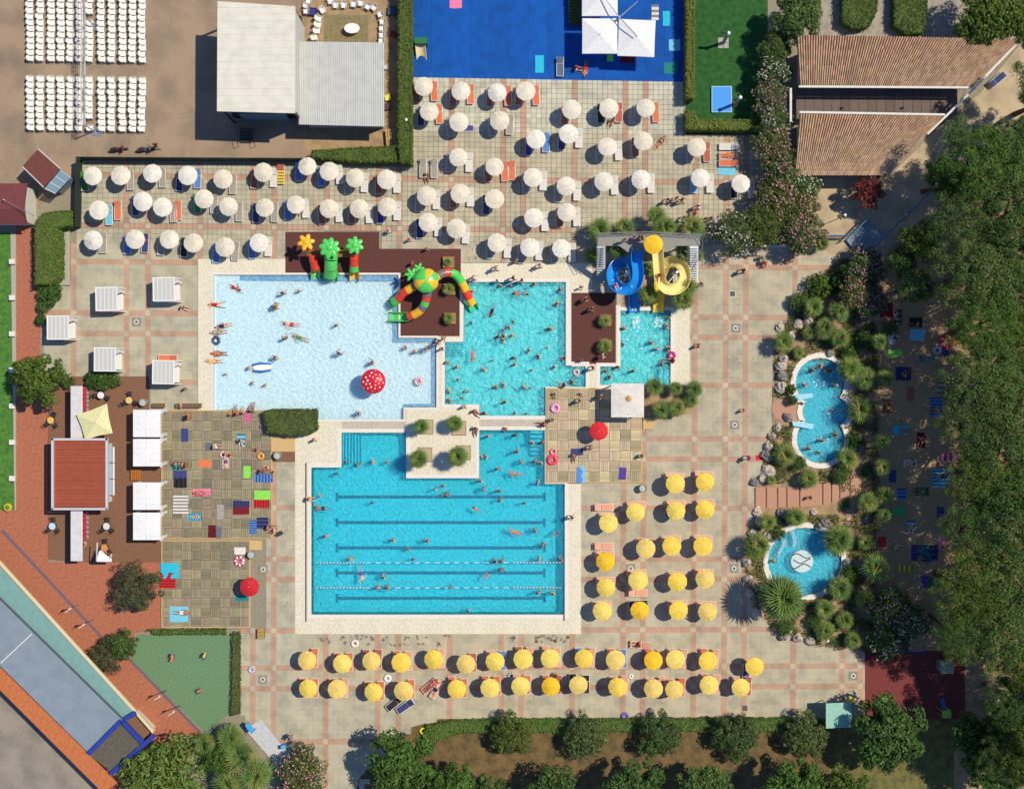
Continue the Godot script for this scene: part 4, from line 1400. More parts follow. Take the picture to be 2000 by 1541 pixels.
func build_pavement() -> void:
	var xs := cuts([143.0, 246.0, 288.0, 390.0, 494.0, 535.0, 637.0, 739.0, 779.0, 880.0, 981.0, 1020.0, 1120.0, 1219.0, 1258.0, 1357.0, 1417.0, 1456.0, 1552.0, 1648.0, 1684.0], 84.0, 1710.0)
	var ys := cuts([349.0, 446.0, 516.0, 615.0, 655.0, 749.0, 855.0, 895.0, 992.0, 1092.0, 1132.0, 1231.0, 1304.0, 1344.0, 1448.0], 140.0, 1580.0)
	var area := P2([[150, 312], [803, 326], [803, 145], [1338, 152], [1338, 262], [1490, 262], [1500, 440], [1570, 470], [1640, 505], [1600, 560], [1550, 570], [1530, 640], [1510, 690], [1510, 900], [1480, 990], [1465, 1150], [1540, 1235], [1692, 1268], [1692, 1408], [860, 1408], [800, 1430], [720, 1530], [700, 1590], [600, 1590], [470, 1396], [470, 1225], [520, 1225], [520, 800], [290, 800], [290, 737], [86, 737], [78, 600], [112, 560], [140, 545]])
	var deny := []
	var pool_world := {}
	for k in pool_px:
		var gp := Geometry2D.offset_polygon(P2(pool_px[k]), 0.2)
		pool_world[k] = gp[0]
	for r in [[388, 508, 560, 540], [418, 538, 852, 800], [620, 800, 1064, 840], [576, 822, 668, 910], [577, 905, 1134, 1237], [667, 840, 1100, 960], [905, 516, 1156, 760], [852, 660, 1064, 812], [1068, 760, 1252, 942], [1174, 600, 1346, 752], [559, 455, 740, 530], [740, 488, 899, 656], [388, 508, 420, 800], [1118, 574, 1204, 714], [314, 800, 528, 1050], [314, 1057, 486, 1224], [505, 800, 626, 850]]:
		deny.append(Rect2(r[0], r[1], r[2] - r[0], r[3] - r[1]))
	var o := Node3D.new()
	o.name = numbered("pavement")
	o.set_meta("kind", "structure")
	add_child(o)
	var b := MB.new()
	var unit := MB.new()
	unit.chamfer(Vector3.ZERO, Vector3.ONE, 0.012)
	var um := unit.done()
	var loose := 0
	var tone := FastNoiseLite.new()
	tone.seed = 5
	tone.frequency = 0.011
	for v in 5:
		var g := 0.955 + v * 0.022
		mat("slab_%d" % v, Color(0.775 * g, 0.765 * g, 0.685 * g), 0.9, {"tex": "pave", "tile": 9.0})
	mat("slabs", Color.WHITE, 0.9, {"vc": 1, "tex": "pave", "tile": 11.0})
	for cx in xs:
		for cy in ys:
			var mx: float = (cx[0] + cx[1]) * 0.5
			var my: float = (cy[0] + cy[1]) * 0.5
			var c := warp(mx, my)
			if not Geometry2D.is_point_in_polygon(c, area): continue
			var pc := Vector2(c.x * PX + 1000.0, c.y * PX + 770.5)
			var no := false
			for r in deny:
				if r.has_point(pc):
					no = true
					break
			if not no:
				for k in pool_px:
					if Geometry2D.is_point_in_polygon(c, pool_world[k]):
						no = true
						break
			if no: continue
			var upper := my < 257.0 and mx > 803.0
			var gap := 0.3 if my < 470.0 else 0.05
			var bx: bool = cx[2]
			var by: bool = cy[2] and my > 300.0
			if my < 300 and cy[2]: by = false
			var top := 0.05 + rr(-0.003, 0.003)
			if upper and not bx and not by and loose < 300 and my < 250.0:
				var p0 := warp(cx[0] + gap, cy[0] + gap)
				var p1 := warp(cx[1] - gap, cy[1] - gap)
				part(o, "slab", um, M["slab_%d" % (rng.randi() % 5)], Transform3D(Basis.from_scale(Vector3(p1.x - p0.x, 0.09, p1.y - p0.y)), Vector3((p0.x + p1.x) / 2, top - 0.045, (p0.y + p1.y) / 2)))
				loose += 1
				continue
			var g := (1.0 + rr(-0.03, 0.03) * (1.0 if my < 470.0 else 0.5)) * (1.0 + 0.14 * tone.get_noise_2d(mx, my))
			var base := Color(0.465, 0.42, 0.305)
			if upper: base = Color(0.54, 0.525, 0.42)
			elif my < 510 and mx > 790: base = Color(0.485, 0.44, 0.32)
			elif mx < 790: base = Color(0.45, 0.42, 0.31)
			if bx and by: base = Color(0.5, 0.44, 0.32)
			elif bx or by: base = Color(0.475, 0.3, 0.21)
			b.col = Color(base.r * g, base.g * g, base.b * g)
			var q := [warp(cx[0] + gap, cy[1] - gap), warp(cx[1] - gap, cy[1] - gap), warp(cx[1] - gap, cy[0] + gap), warp(cx[0] + gap, cy[0] + gap)]
			var hi := []
			var lo := []
			for e in q:
				hi.append(Vector3(e.x, top, e.y))
				lo.append(Vector3(e.x, 0.0, e.y))
			b.quad(hi[0], hi[1], hi[2], hi[3])
			for k in 4: b.quad(lo[k], lo[(k + 1) % 4], hi[(k + 1) % 4], hi[k])
	b.col = Color.WHITE
	var rest := part(o, "paving_slabs", b.done(), M.slabs)
	rest.set_meta("kind", "stuff")
	# water splashed on the paving: small dark flat patches
	b = MB.new()
	mat("wet", c8(124, 116, 100), 0.5, {"spec": 0.5})
	var blob := func(x: float, y: float, r: float):
		if not Geometry2D.is_point_in_polygon(P2([[x, y]])[0], area): return
		var w := W(x, y)
		var n := 7
		var pts := PackedVector2Array()
		for k in n:
			var a := TAU * k / n
			pts.append(Vector2(w.x, w.z) + Vector2(cos(a), sin(a)) * r * rr(0.5, 1.2))
		for k in n:
			var e := pts[k]
			var d := pts[(k + 1) % n]
			b.tri(Vector3(w.x, 0.0585, w.z), Vector3(d.x, 0.0585, d.y), Vector3(e.x, 0.0585, e.y))
	for q in [[1000, 430, 1120, 505, 0.06, 60], [905, 460, 960, 512, 0.07, 60], [1130, 330, 1160, 460, 0.05, 50], [860, 300, 1010, 480, 0.05, 90], [1180, 240, 1220, 300, 0.05, 25], [1350, 480, 1500, 620, 0.05, 60], [1420, 620, 1500, 900, 0.06, 110], [1360, 600, 1440, 1000, 0.045, 80], [530, 900, 574, 1210, 0.05, 60], [620, 1241, 880, 1262, 0.16, 46], [1045, 1241, 1110, 1254, 0.16, 26], [990, 1241, 1005, 1252, 0.14, 8], [1150, 960, 1330, 1180, 0.04, 30]]:
		for k in int(q[5]): blob.call(rr(q[0], q[2]), rr(q[1], q[3]), q[4] * rr(0.5, 1.4))
	var wet := ground_sheet("water_splashes", b.done(), M.wet)
	wet.set_meta("kind", "stuff")

# ---------- buildings and large things
func quad_roof(o: Node3D, called: String, c: Array, m: Material, thick := 0.12) -> MeshInstance3D:   # four corners, going round
	var b := MB.new()
	var d := Vector3(0, -thick, 0)
	var p := c
	if ((p[1] - p[0]) as Vector3).cross(p[3] - p[0]).y < 0: p = [p[0], p[3], p[2], p[1]]
	b.quad(p[0], p[1], p[2], p[3])
	b.quad(p[3] + d, p[2] + d, p[1] + d, p[0] + d)
	for k in 4:
		var i := (k + 1) % 4
		b.quad(p[k] + d, p[i] + d, p[i], p[k])
	return part(o, called, b.done(), m)

func ribs_on(c: Array, n: int, r: float, sides := 5, lift := 0.0) -> MB:   # rounded ribs from edge 0-1 to edge 3-2
	var b := MB.new()
	for k in n:
		var t := (k + 0.5) / n
		var a: Vector3 = c[0].lerp(c[1], t) + Vector3(0, lift, 0)
		var d: Vector3 = c[3].lerp(c[2], t) + Vector3(0, lift, 0)
		var g := rr(0.82, 1.15)
		b.col = Color(g * rr(0.95, 1.05), g, g * rr(0.9, 1.0))
		b.tube([a, a.lerp(d, 0.5), d], [r, r, r], sides, false)
	b.col = Color.WHITE
	return b

func walls_of(o: Node3D, called: String, pts: Array, y1: float, m: Material) -> MeshInstance3D:
	var b := MB.new()
	b.prism(P2(pts, y1), 0.0, y1)
	return part(o, called, b.done(), m)

func tiled_roof(o: Node3D, c: Array, n: int) -> void:   # rows of clay cover tiles, each row laid of short tapered lengths
	quad_roof(o, "roof_deck", c, mat("roof_under", c8(128, 84, 64), 0.95), 0.15)
	var b := MB.new()
	for k in n:
		var t := (k + 0.5) / n
		var a: Vector3 = c[0].lerp(c[1], t)
		var d: Vector3 = c[3].lerp(c[2], t)
		var cnt := maxi(1, int(a.distance_to(d) / 0.42))
		for e in cnt:
			var g := rr(0.72, 1.2)
			b.col = Color(0.58 * g, 0.39 * g * rr(0.9, 1.1), 0.25 * g * rr(0.9, 1.12))
			b.tube([a.lerp(d, e / float(cnt)) + Vector3(0, 0.05, 0), a.lerp(d, (e + 1.06) / float(cnt)) + Vector3(0, 0.035, 0)], [0.078, 0.066], 6, false)
	b.col = Color.WHITE
	part(o, "clay_tiles", b.done(), mat("clay", Color.WHITE, 0.9, {"vc": 1, "tex": "grit", "tile": 1.2})).set_meta("kind", "stuff")

func build_buildings() -> void:
	mat("wall_white", c8(222, 218, 208), 0.9, {"tex": "blotch", "tile": 3.0})
	mat("wall_grey", c8(150, 154, 158), 0.9, {"tex": "blotch", "tile": 3.0})
	mat("glass", c8(160, 190, 205), 0.05, {"alpha": 0.35})
	mat("glass_teal", c8(110, 180, 170), 0.1, {"alpha": 0.55})
	# big white metal canopy over the stage
	var o := thing("stage_canopy", "large cream-white sheet metal roof over the stage in the dirt yard", "canopy")
	var c := [W(424, 2, 6.2), W(576, 12, 6.4), W(576, 221, 6.4), W(423, 217, 6.2)]
	quad_roof(o, "roof_sheet", c, mat("roof_cream", c8(220, 216, 202), 0.6, {"tex": "blotch", "tile": 8.0}), 0.18)
	var rb := MB.new()
	for k in 16:
		var t := (k + 0.5) / 16.0
		rb.box(c[0].lerp(c[3], t).lerp(c[1].lerp(c[2], t), 0.5) + Vector3(0, 0.01, 0), Vector3(7.2, 0.03, 0.04), Basis(Vector3(0, 0, 1), atan2(0.2, 7.2)))
	part(o, "sheet_seams", rb.done(), M.roof_cream)
	for p in [[430, 8], [572, 16], [572, 216], [430, 212]]:
		var b := MB.new()
		var q := W(p[0], p[1], 6.1)
		b.tube([Vector3(q.x, 0, q.z), Vector3(q.x, 6.1, q.z)], [0.12, 0.12], 8)
		part(o, "column", b.done(), M.dark_metal)
	var sb := MB.new()
	sb.prism(P2(rect(452, 30, 586, 226), 1.0), 0.0, 1.0)
	part(o, "stage_floor", sb.done(), M.dark_metal)
	sb = MB.new()
	sb.box(W(520, 232, 1.6) + Vector3(0, 0.6, 0), Vector3(4.4, 3.4, 0.12))
	part(o, "back_curtain", sb.done(), mat("tarpaulin", c8(78, 108, 126), 0.7))
	sb = MB.new()
	sb.box(W(583, 130, 3.2), Vector3(0.12, 6.2, 9.4))
	part(o, "side_wall", sb.done(), mat("wall_pale", c8(206, 206, 200), 0.8))
	o = thing("metal_stairs", "black metal stairs with openwork treads at the stage corner", "stairs")
	for k in 5:
		var b := MB.new()
		var q := W(480, 252 + k * 6, 0.9 - k * 0.17)
		b.box(q, Vector3(1.2, 0.03, 0.24))
		part(o, "tread", b.done(), M.dark_metal)
	for x in [463, 496]:
		var b := MB.new()
		b.tube([W(x, 248, 1.9), W(x, 282, 1.0), Vector3(W(x, 282, 1.0).x, 0, W(x, 282, 1.0).z)], [0.025, 0.025, 0.025], 6)
		b.tube([W(x, 248, 0.9), W(x, 280, 0.05)], [0.04, 0.04], 6)
		part(o, "handrail", b.done(), M.dark_metal)
	# grey ribbed roof of the store beside it
	o = thing("store_building", "low store with pale grey ribbed metal roof beside the stage", "building")
	c = [W(583, 81, 3.4), W(750, 83, 3.4), W(750, 247, 3.2), W(583, 243, 3.2)]
	quad_roof(o, "roof_sheet", c, mat("roof_grey", c8(196, 198, 194), 0.5, {"tex": "blotch", "tile": 7.0}), 0.1)
	var gr := MB.new()
	for k in 38:
		var t := (k + 0.5) / 38.0
		var a: Vector3 = c[0].lerp(c[1], t)
		var d: Vector3 = c[3].lerp(c[2], t)
		gr.box((a + d) * 0.5 + Vector3(0, 0.02, 0), Vector3(0.06, 0.09, a.distance_to(d)), Basis(Vector3.RIGHT, atan2(a.y - d.y, d.z - a.z)))
	part(o, "roof_ribs", gr.done(), M.roof_grey)
	walls_of(o, "wall", rect(598, 100, 742, 238), 3.1, M.wall_grey)
	for x in [622, 660, 700]:
		var b := MB.new()
		b.box(W(x, 238.6, 1.6), Vector3(1.0, 0.8, 0.08))
		part(o, "window", b.done(), M.glass)
	# truss over the seats
	o = thing("lighting_truss", "long aluminium lighting truss spanning the rows of white chairs", "truss")
	var tz := MB.new()
	var x0 := W(161, 0, 3.4).x
	var z0 := W(161, -120, 3.4).z
	var z1 := W(161, 244, 3.4).z
	for e in [[-0.17, 3.25], [0.17, 3.25], [-0.17, 3.58], [0.17, 3.58]]:
		tz.tube([Vector3(x0 + e[0], e[1], z0), Vector3(x0 + e[0], e[1], z1)], [0.03, 0.03], 6)
	part(o, "chords", tz.done(), M.galvanised)
	var n := int((z1 - z0) / 0.45)
	var br := MB.new()
	br.tube([Vector3(-0.17, 3.58, 0), Vector3(0.17, 3.58, 0.45)], [0.016, 0.016], 5)
	br.tube([Vector3(-0.17, 3.25, 0), Vector3(-0.17, 3.58, 0.45)], [0.016, 0.016], 5)
	br.tube([Vector3(0.17, 3.25, 0.45), Vector3(0.17, 3.58, 0)], [0.016, 0.016], 5)
	var bm := br.done()
	for k in n: part(o, "bracing", bm, M.galvanised, xf(Vector3(x0, 0, z0 + k * 0.45)))
	for z in [z1 - 0.1, W(161, 30, 3.4).z]:
		var b := MB.new()
		b.tube([Vector3(x0, 0, z), Vector3(x0, 3.3, z)], [0.06, 0.06], 8)
		b.box(Vector3(x0 + 0.3, 0.04, z), Vector3(1.1, 0.06, 1.0))
		part(o, "support_post", b.done(), M.galvanised)
	for k in 7:
		var b := MB.new()
		var z := W(161, 20 + k * 32, 3.4).z
		b.tube([Vector3(x0 - 0.02, 3.15, z), Vector3(x0 - 0.02, 2.85, z)], [0.09, 0.13], 8)
		part(o, "spotlight", b.done(), M.dark_metal)
	# kiosk with glazed lean-to
	o = thing("glazed_kiosk", "small kiosk with brown sheet roof and glazed end, set askew", "kiosk")
	c = [W(42, 325, 2.8), W(73, 291, 2.8), W(117, 330, 2.8), W(84, 366, 2.8)]
	quad_roof(o, "roof_sheet", c, mat("roof_brown", c8(112, 62, 54), 0.6, {"tex": "blotch", "tile": 4.0}), 0.14)
	walls_of(o, "wall", [[48, 326], [74, 298], [132, 346], [106, 372]], 2.25, M.wall_grey)
	var gl := quad_roof(o, "glass_roof", [W(86, 368, 2.75), W(117, 332, 2.75), W(137, 347, 2.3), W(107, 378, 2.3)], mat("glass_blue", c8(140, 170, 186), 0.1, {"alpha": 0.6}), 0.04)
	for k in 4:
		var b := MB.new()
		b.tube([W(86, 368, 2.8).lerp(W(117, 332, 2.8), k / 3.0), W(107, 378, 2.35).lerp(W(137, 347, 2.35), k / 3.0)], [0.03, 0.03], 5)
		part(gl, "glazing_bar", b.done(), M.white_metal)
	var ed := MB.new()
	ed.tube([c[0], c[3]], [0.06, 0.06], 6)
	ed.tube([c[1], c[2]], [0.06, 0.06], 6)
	part(o, "roof_edge", ed.done(), mat("trim_pale", c8(200, 196, 196), 0.6))
	# house at the left edge
	o = thing("gabled_house", "house with maroon sheet roof and white gable wall by the lawn", "house")
	mat("roof_maroon", c8(116, 62, 62), 0.6, {"tex": "blotch", "tile": 5.0})
	quad_roof(o, "roof_slope", [W(-260, 358, 2.8), W(52, 358, 2.8), W(46, 408, 3.5), W(-260, 408, 3.5)], M.roof_maroon)
	quad_roof(o, "roof_slope", [W(-260, 408, 3.5), W(46, 408, 3.5), W(52, 438, 2.8), W(-260, 438, 2.8)], M.roof_maroon)
	walls_of(o, "wall", [[-240, 364], [49, 364], [49, 433], [-240, 433]], 2.7, M.wall_white)
	var gb := MB.new()
	gb.tri(W(49, 433, 2.7) + Vector3(0.02, 0, 0), W(49, 364, 2.7) + Vector3(0.02, 0, 0), W(46, 408, 3.42) + Vector3(0.02, 0, 0))
	part(o, "gable", gb.done(), M.wall_white)
	gb = MB.new()
	gb.tube([W(6, 390, 3.9), W(66, 422, 4.2)], [0.03, 0.03], 6)
	gb.tube([W(6, 390, 3.2), W(6, 390, 4.0)], [0.06, 0.06], 6)
	part(o, "aerial_mast", gb.done(), M.galvanised)
	# clay-tiled bathing house, two slopes with a flat strip between
	o = thing("bathing_house", "long changing house with two clay-tiled roofs and flat grey strip between", "building")
	tiled_roof(o, [W(1557, 68, 4.4), W(1995, 76, 4.4), W(1903, 168, 3.7), W(1563, 166, 3.7)], 84)
	tiled_roof(o, [W(1563, 222, 3.9), W(1842, 227, 3.9), W(1737, 342, 3.2), W(1553, 342, 3.2)], 54)
	walls_of(o, "wall", [[1572, 90], [1930, 96], [1884, 158], [1572, 158]], 3.0, M.wall_white)
	walls_of(o, "wall", [[1570, 236], [1826, 240], [1728, 328], [1566, 328]], 2.7, M.wall_white)
	var fl := MB.new()
	for k in 19:
		fl.col = Color.WHITE * rr(0.8, 1.1)
		fl.prism(P2([[1556 + k * 17.5, 174], [1572.8 + k * 17.5, 174], [1572.8 + k * 17.5 - (30 if k > 17 else 0), 232], [1556 + k * 17.5, 232]], 1.4), 1.25, 1.4 + rr(0, 0.01))
	part(o, "flat_roof", fl.done(), mat("roof_felt", c8(118, 104, 98), 0.95, {"vc": 1, "tex": "grit", "tile": 2.0}))
	for q in [[[1561, 169], [1906, 171], 3.75], [[1562, 219], [1846, 224], 3.95], [[1905, 171], [1996, 76], 4.05], [[1545, 172], [1545, 238], 3.3], [[1812, 262], [1905, 172], 3.4]]:
		var b := MB.new()
		var a := W(q[0][0], q[0][1], q[2])
		var d := W(q[1][0], q[1][1], q[2])
		b.box((a + d) * 0.5, Vector3(a.distance_to(d), 0.16, 0.2), Basis(Vector3.UP, -atan2(d.z - a.z, d.x - a.x)))
		part(o, "gutter", b.done(), M.wall_white)
	for x in [1647, 1765]:
		var b := MB.new()
		var q := W(x, 210, 1.6)
		b.lathe([Vector2(0.09, 0), Vector2(0.09, 0.25), Vector2(0.12, 0.3), Vector2(0, 0.34)], 10)
		part(o, "vent_pipe", b.done(), M.dark_metal, xf(Vector3(q.x, 1.4, q.z)))
	# bar with red corrugated roof
	o = thing("bar_pavilion", "bar pavilion with red corrugated roof edged in white", "bar")
	c = [W(104, 861, 3.0), W(104, 991, 3.0), W(206, 991, 3.2), W(206, 861, 3.2)]
	mat("roof_red", c8(164, 84, 62), 0.6, {"vc": 1, "tex": "blotch", "tile": 5.0})
	quad_roof(o, "roof_sheet", [c[0], c[3], c[2], c[1]], M.roof_red, 0.1)
	var cr := ribs_on(c, 26, 0.055, 6, 0.01)
	part(o, "roof_ribs", cr.done(), M.roof_red)
	for q in [[[102, 858], [102, 994]], [[102, 994], [208, 994]], [[208, 994], [208, 858]], [[208, 858], [102, 858]]]:
		var b := MB.new()
		var a := W(q[0][0], q[0][1], 3.12)
		var d := W(q[1][0], q[1][1], 3.12)
		b.box((a + d) * 0.5, Vector3(a.distance_to(d) + 0.18, 0.3, 0.2), Basis(Vector3.UP, -atan2(d.z - a.z, d.x - a.x)))
		part(o, "roof_edge", b.done(), mat("trim_grey", c8(196, 194, 200), 0.6))
	walls_of(o, "wall", rect(112, 868, 200, 984), 2.9, M.wall_white)
	for k in 3:
		var b := MB.new()
		b.box(W(216, 888 + k * 32, 1.15), Vector3(0.62, 0.05, 1.45))
		part(o, "serving_counter", b.done(), mat("counter", c8(150, 166, 184), 0.3))
		b = MB.new()
		b.box(W(221.5, 888 + k * 32, 1.2), Vector3(0.12, 0.1, 1.5))
		part(o, "counter_edge", b.done(), M.white_metal)
	for q in [[148.5, 754, 862], [148.5, 992, 1096]]:
		o = thing("white_canopy", "long narrow white canopy reaching %s from the red-roofed bar" % ("towards the round shrub" if q[1] < 900 else "towards the terracotta path"), "canopy")
		var b := MB.new()
		b.prism(P2([[137, q[1]], [160, q[1]], [160, q[2]], [137, q[2]]], 2.5), 2.38, 2.5)
		part(o, "roof_slab", b.done(), mat("slab_white", c8(208, 208, 210), 0.7, {"tex": "blotch", "tile": 5.0}))
		for e in 4:
			b = MB.new()
			var w := W(149, lerpf(q[1] + 6, q[2] - 6, e / 3.0), 2.4)
			b.tube([Vector3(w.x, 0, w.z), Vector3(w.x, 2.4, w.z)], [0.05, 0.05], 8)
			part(o, "post", b.done(), M.galvanised)
	# long grandstand building set diagonally at the corner
	o = thing("grandstand_building", "long diagonal building with pale blue-grey roof and blue framed end", "building")
	mat("roof_bluegrey", c8(132, 146, 158), 0.5, {"tex": "blotch", "tile": 10.0})
	var hh := 3.4
	quad_roof(o, "roof_sheet", [W(-240, 938, hh), W(239, 1406, hh), W(173, 1472, hh), W(-306, 1000, hh)], M.roof_bluegrey, 0.16)
	quad_roof(o, "glass_awning", [W(-238, 935, hh - 0.3), W(-200, 890, hh - 0.6), W(262, 1393, hh - 0.6), W(241, 1404, hh - 0.3)], mat("awning_teal", c8(120, 160, 156), 0.3, {"tex": "blotch", "tile": 4.0}), 0.05)
	quad_roof(o, "eaves_board", [W(-198, 888, hh - 0.5), W(-194, 884, hh - 0.5), W(266, 1389, hh - 0.5), W(262, 1393, hh - 0.5)], mat("eaves_cream", c8(214, 200, 160), 0.7), 0.2)
	quad_roof(o, "orange_terrace", [W(-310, 1002, hh - 0.2), W(172, 1473, hh - 0.2), W(228, 1530, hh - 0.2), W(200, 1550, hh - 0.2)], mat("terrace_orange", c8(196, 116, 72), 0.85, {"tex": "grit", "tile": 3.0}), 0.2)
	quad_roof(o, "orange_terrace", [W(-310, 1002, hh - 0.201), W(200, 1549, hh - 0.201), W(192, 1541, hh - 0.201), W(-330, 1020, hh - 0.201)], M.terrace_orange, 0.2)
	for q in [[[236, 1408], [172, 1472]], [[238, 1408], [278, 1450]], [[241, 1406], [264, 1393]], [[216, 1512], [301, 1436]]]:
		var b := MB.new()
		var a := W(q[0][0], q[0][1], hh + 0.1)
		var d := W(q[1][0], q[1][1], hh + 0.1)
		b.box((a + d) * 0.5, Vector3(a.distance_to(d), 0.3, 0.42), Basis(Vector3.UP, -atan2(d.z - a.z, d.x - a.x)))
		part(o, "blue_fascia", b.done(), mat("fascia_blue", c8(40, 62, 150), 0.5))
	quad_roof(o, "flat_roof", [W(236, 1410, hh - 0.1), W(274, 1452, hh - 0.1), W(216, 1508, hh - 0.1), W(174, 1474, hh - 0.1)], mat("roof_dark", c8(100, 94, 84), 0.95, {"tex": "grit", "tile": 3.0}), 0.2)
	quad_roof(o, "balcony_floor", [W(242, 1408, 2.6), W(262, 1394, 2.6), W(298, 1432, 2.6), W(280, 1450, 2.6)], M.terrace_brown, 0.15)
	quad_roof(o, "parapet", [W(262, 1393, 3.2), W(266, 1390, 3.2), W(300, 1428, 3.2), W(297, 1433, 3.2)], M.eaves_cream, 0.5)
	walls_of(o, "wall", [[-230, 946], [236, 1398], [256, 1398], [290, 1432], [218, 1500], [-296, 1002]], 2.4, M.wall_white)
	var gt := MB.new()
	gt.tube([W(-238, 936, hh + 0.08), W(240, 1405, hh + 0.08)], [0.1, 0.1], 6)
	part(o, "gutter", gt.done(), mat("gutter_dark", c8(70, 84, 96), 0.6))
	gt = MB.new()
	gt.tube([W(0, 1295, hh + 0.05), W(61, 1238, hh + 0.05)], [0.05, 0.05], 6)
	part(o, "roof_joint", gt.done(), M.white_metal)
	# low sunken dark fences (hoarding) round the cream parasols
	o = thing("dark_fence", "tall dark green mesh fence behind the cream parasols", "fence")
	for q in [[[148, 306], [602, 309]], [[147, 308], [144, 442]]]:
		var a := W(q[0][0], q[0][1], 1.9)
		var d := W(q[1][0], q[1][1], 1.9)
		var m2 := int(a.distance_to(d) / 2.0)
		var dir := (d - a).normalized()
		for k in m2:
			var b := MB.new()
			var e0 := a.lerp(d, (k + 0.02) / m2)
			var e1 := a.lerp(d, (k + 0.98) / m2)
			b.box((e0 + e1) * 0.5 + Vector3(0, -0.95, 0), Vector3(e0.distance_to(e1), 1.8, 0.04), Basis(Vector3.UP, -atan2(dir.z, dir.x)))
			part(o, "fence_panel", b.done(), mat("fence_mesh", c8(44, 54, 50), 0.9))
			b = MB.new()
			b.box(Vector3(0, 0.97, 0), Vector3(0.07, 1.95, 0.07))
			var pp := a.lerp(d, k / float(m2))
			part(o, "post", b.done(), M.dark_metal, xf(Vector3(pp.x, 0, pp.z)))
	# big square parasols on the blue carpet, hung from one mast
	for q in [[1172, 69, 1138, 34, 1207, 105], [1244, 73, 1210, 36, 1282, 111], [1172, -5, 1138, -40, 1208, 30]]:
		var w := W(q[0], q[1], 3.0)
		w.y = 0.06
		o = thing("square_parasol", ["white square canvas parasol above the sun beds, beside the green hedge island", "white square canvas parasol over the carpet, next to the striped towel", "white square canvas parasol behind its twin, beside the mast"][[1172, 1244, 1173].find(q[0] if q[1] > 0 else 1173)], "parasol", w, 0.0 if q[0] < 1200 else -0.04, "white square parasols")
		var s: float = (q[4] - q[2]) / PX * 0.976 / 2
		var b := MB.new()
		var cor := [Vector3(-s, 2.75, s), Vector3(s, 2.75, s), Vector3(s, 2.75, -s), Vector3(-s, 2.75, -s)]
		for k in 4:
			var i := (k + 1) % 4
			var mid: Vector3 = (cor[k] + cor[i]) * 0.5 * Vector3(0.99, 1, 0.99)
			b.tri(cor[k], mid, Vector3(0, 3.3, 0))
			b.tri(mid, cor[i], Vector3(0, 3.3, 0))
			b.quad(cor[k] + Vector3(0, -0.15, 0), cor[i] + Vector3(0, -0.15, 0), cor[i], cor[k])
		part(o, "canopy", b.done(), M.gazebo_canvas)
		b = MB.new()
		b.tube([Vector3(0, 0, 0), Vector3(0, 3.4, 0)], [0.05, 0.05], 8)
		part(o, "pole", b.done(), M.galvanised)
		b = MB.new()
		b.box(Vector3(0, 0.06, 0), Vector3(0.9, 0.1, 0.9))
		part(o, "base", b.done(), M.concrete)
	o = thing("parasol_mast", "tall grey mast with three arms that carry the square parasols", "mast")
	var mm := W(1210, 34, 3.6)
	var ma := MB.new()
	ma.tube([Vector3(mm.x, 0, mm.z), Vector3(mm.x, 3.7, mm.z)], [0.09, 0.08], 8)
	part(o, "mast", ma.done(), M.galvanised)
	for q in [[1178, -8], [1244, 70], [1246, 2]]:
		ma = MB.new()
		ma.tube([Vector3(mm.x, 3.65, mm.z), W(q[0], q[1], 3.75)], [0.06, 0.05], 6)
		part(o, "arm", ma.done(), M.galvanised)
	# pale yellow canvas sail by the bar
	o = thing("canvas_sail", "pale yellow four-cornered canvas sail by the bar", "sail")
	var cc := [W(148, 810, 2.9), W(208, 788, 2.9), W(219, 846, 2.9), W(165, 859, 2.9)]
	var top := W(185, 826, 3.3)
	var cs := MB.new()
	for k in 4:
		var i := (k + 1) % 4
		var mid: Vector3 = (cc[k] + cc[i]) * 0.5
		mid = mid.lerp(Vector3(top.x, 2.9, top.z), 0.06)
		if ((cc[i] - cc[k]) as Vector3).cross(top - cc[k]).y > 0:
			cs.tri(cc[k], mid, top); cs.tri(mid, cc[i], top)
		else:
			cs.tri(mid, cc[k], top); cs.tri(cc[i], mid, top)
	part(o, "canvas", cs.done(), mat("canvas_pale", c8(226, 222, 168), 0.85, {"back": Color(0.2, 0.2, 0.1), "tex": "cloth", "tile": 1.5}))
	cs = MB.new()
	cs.tube([Vector3(top.x, 0, top.z), Vector3(top.x, 3.35, top.z)], [0.045, 0.045], 8)
	part(o, "pole", cs.done(), M.galvanised)

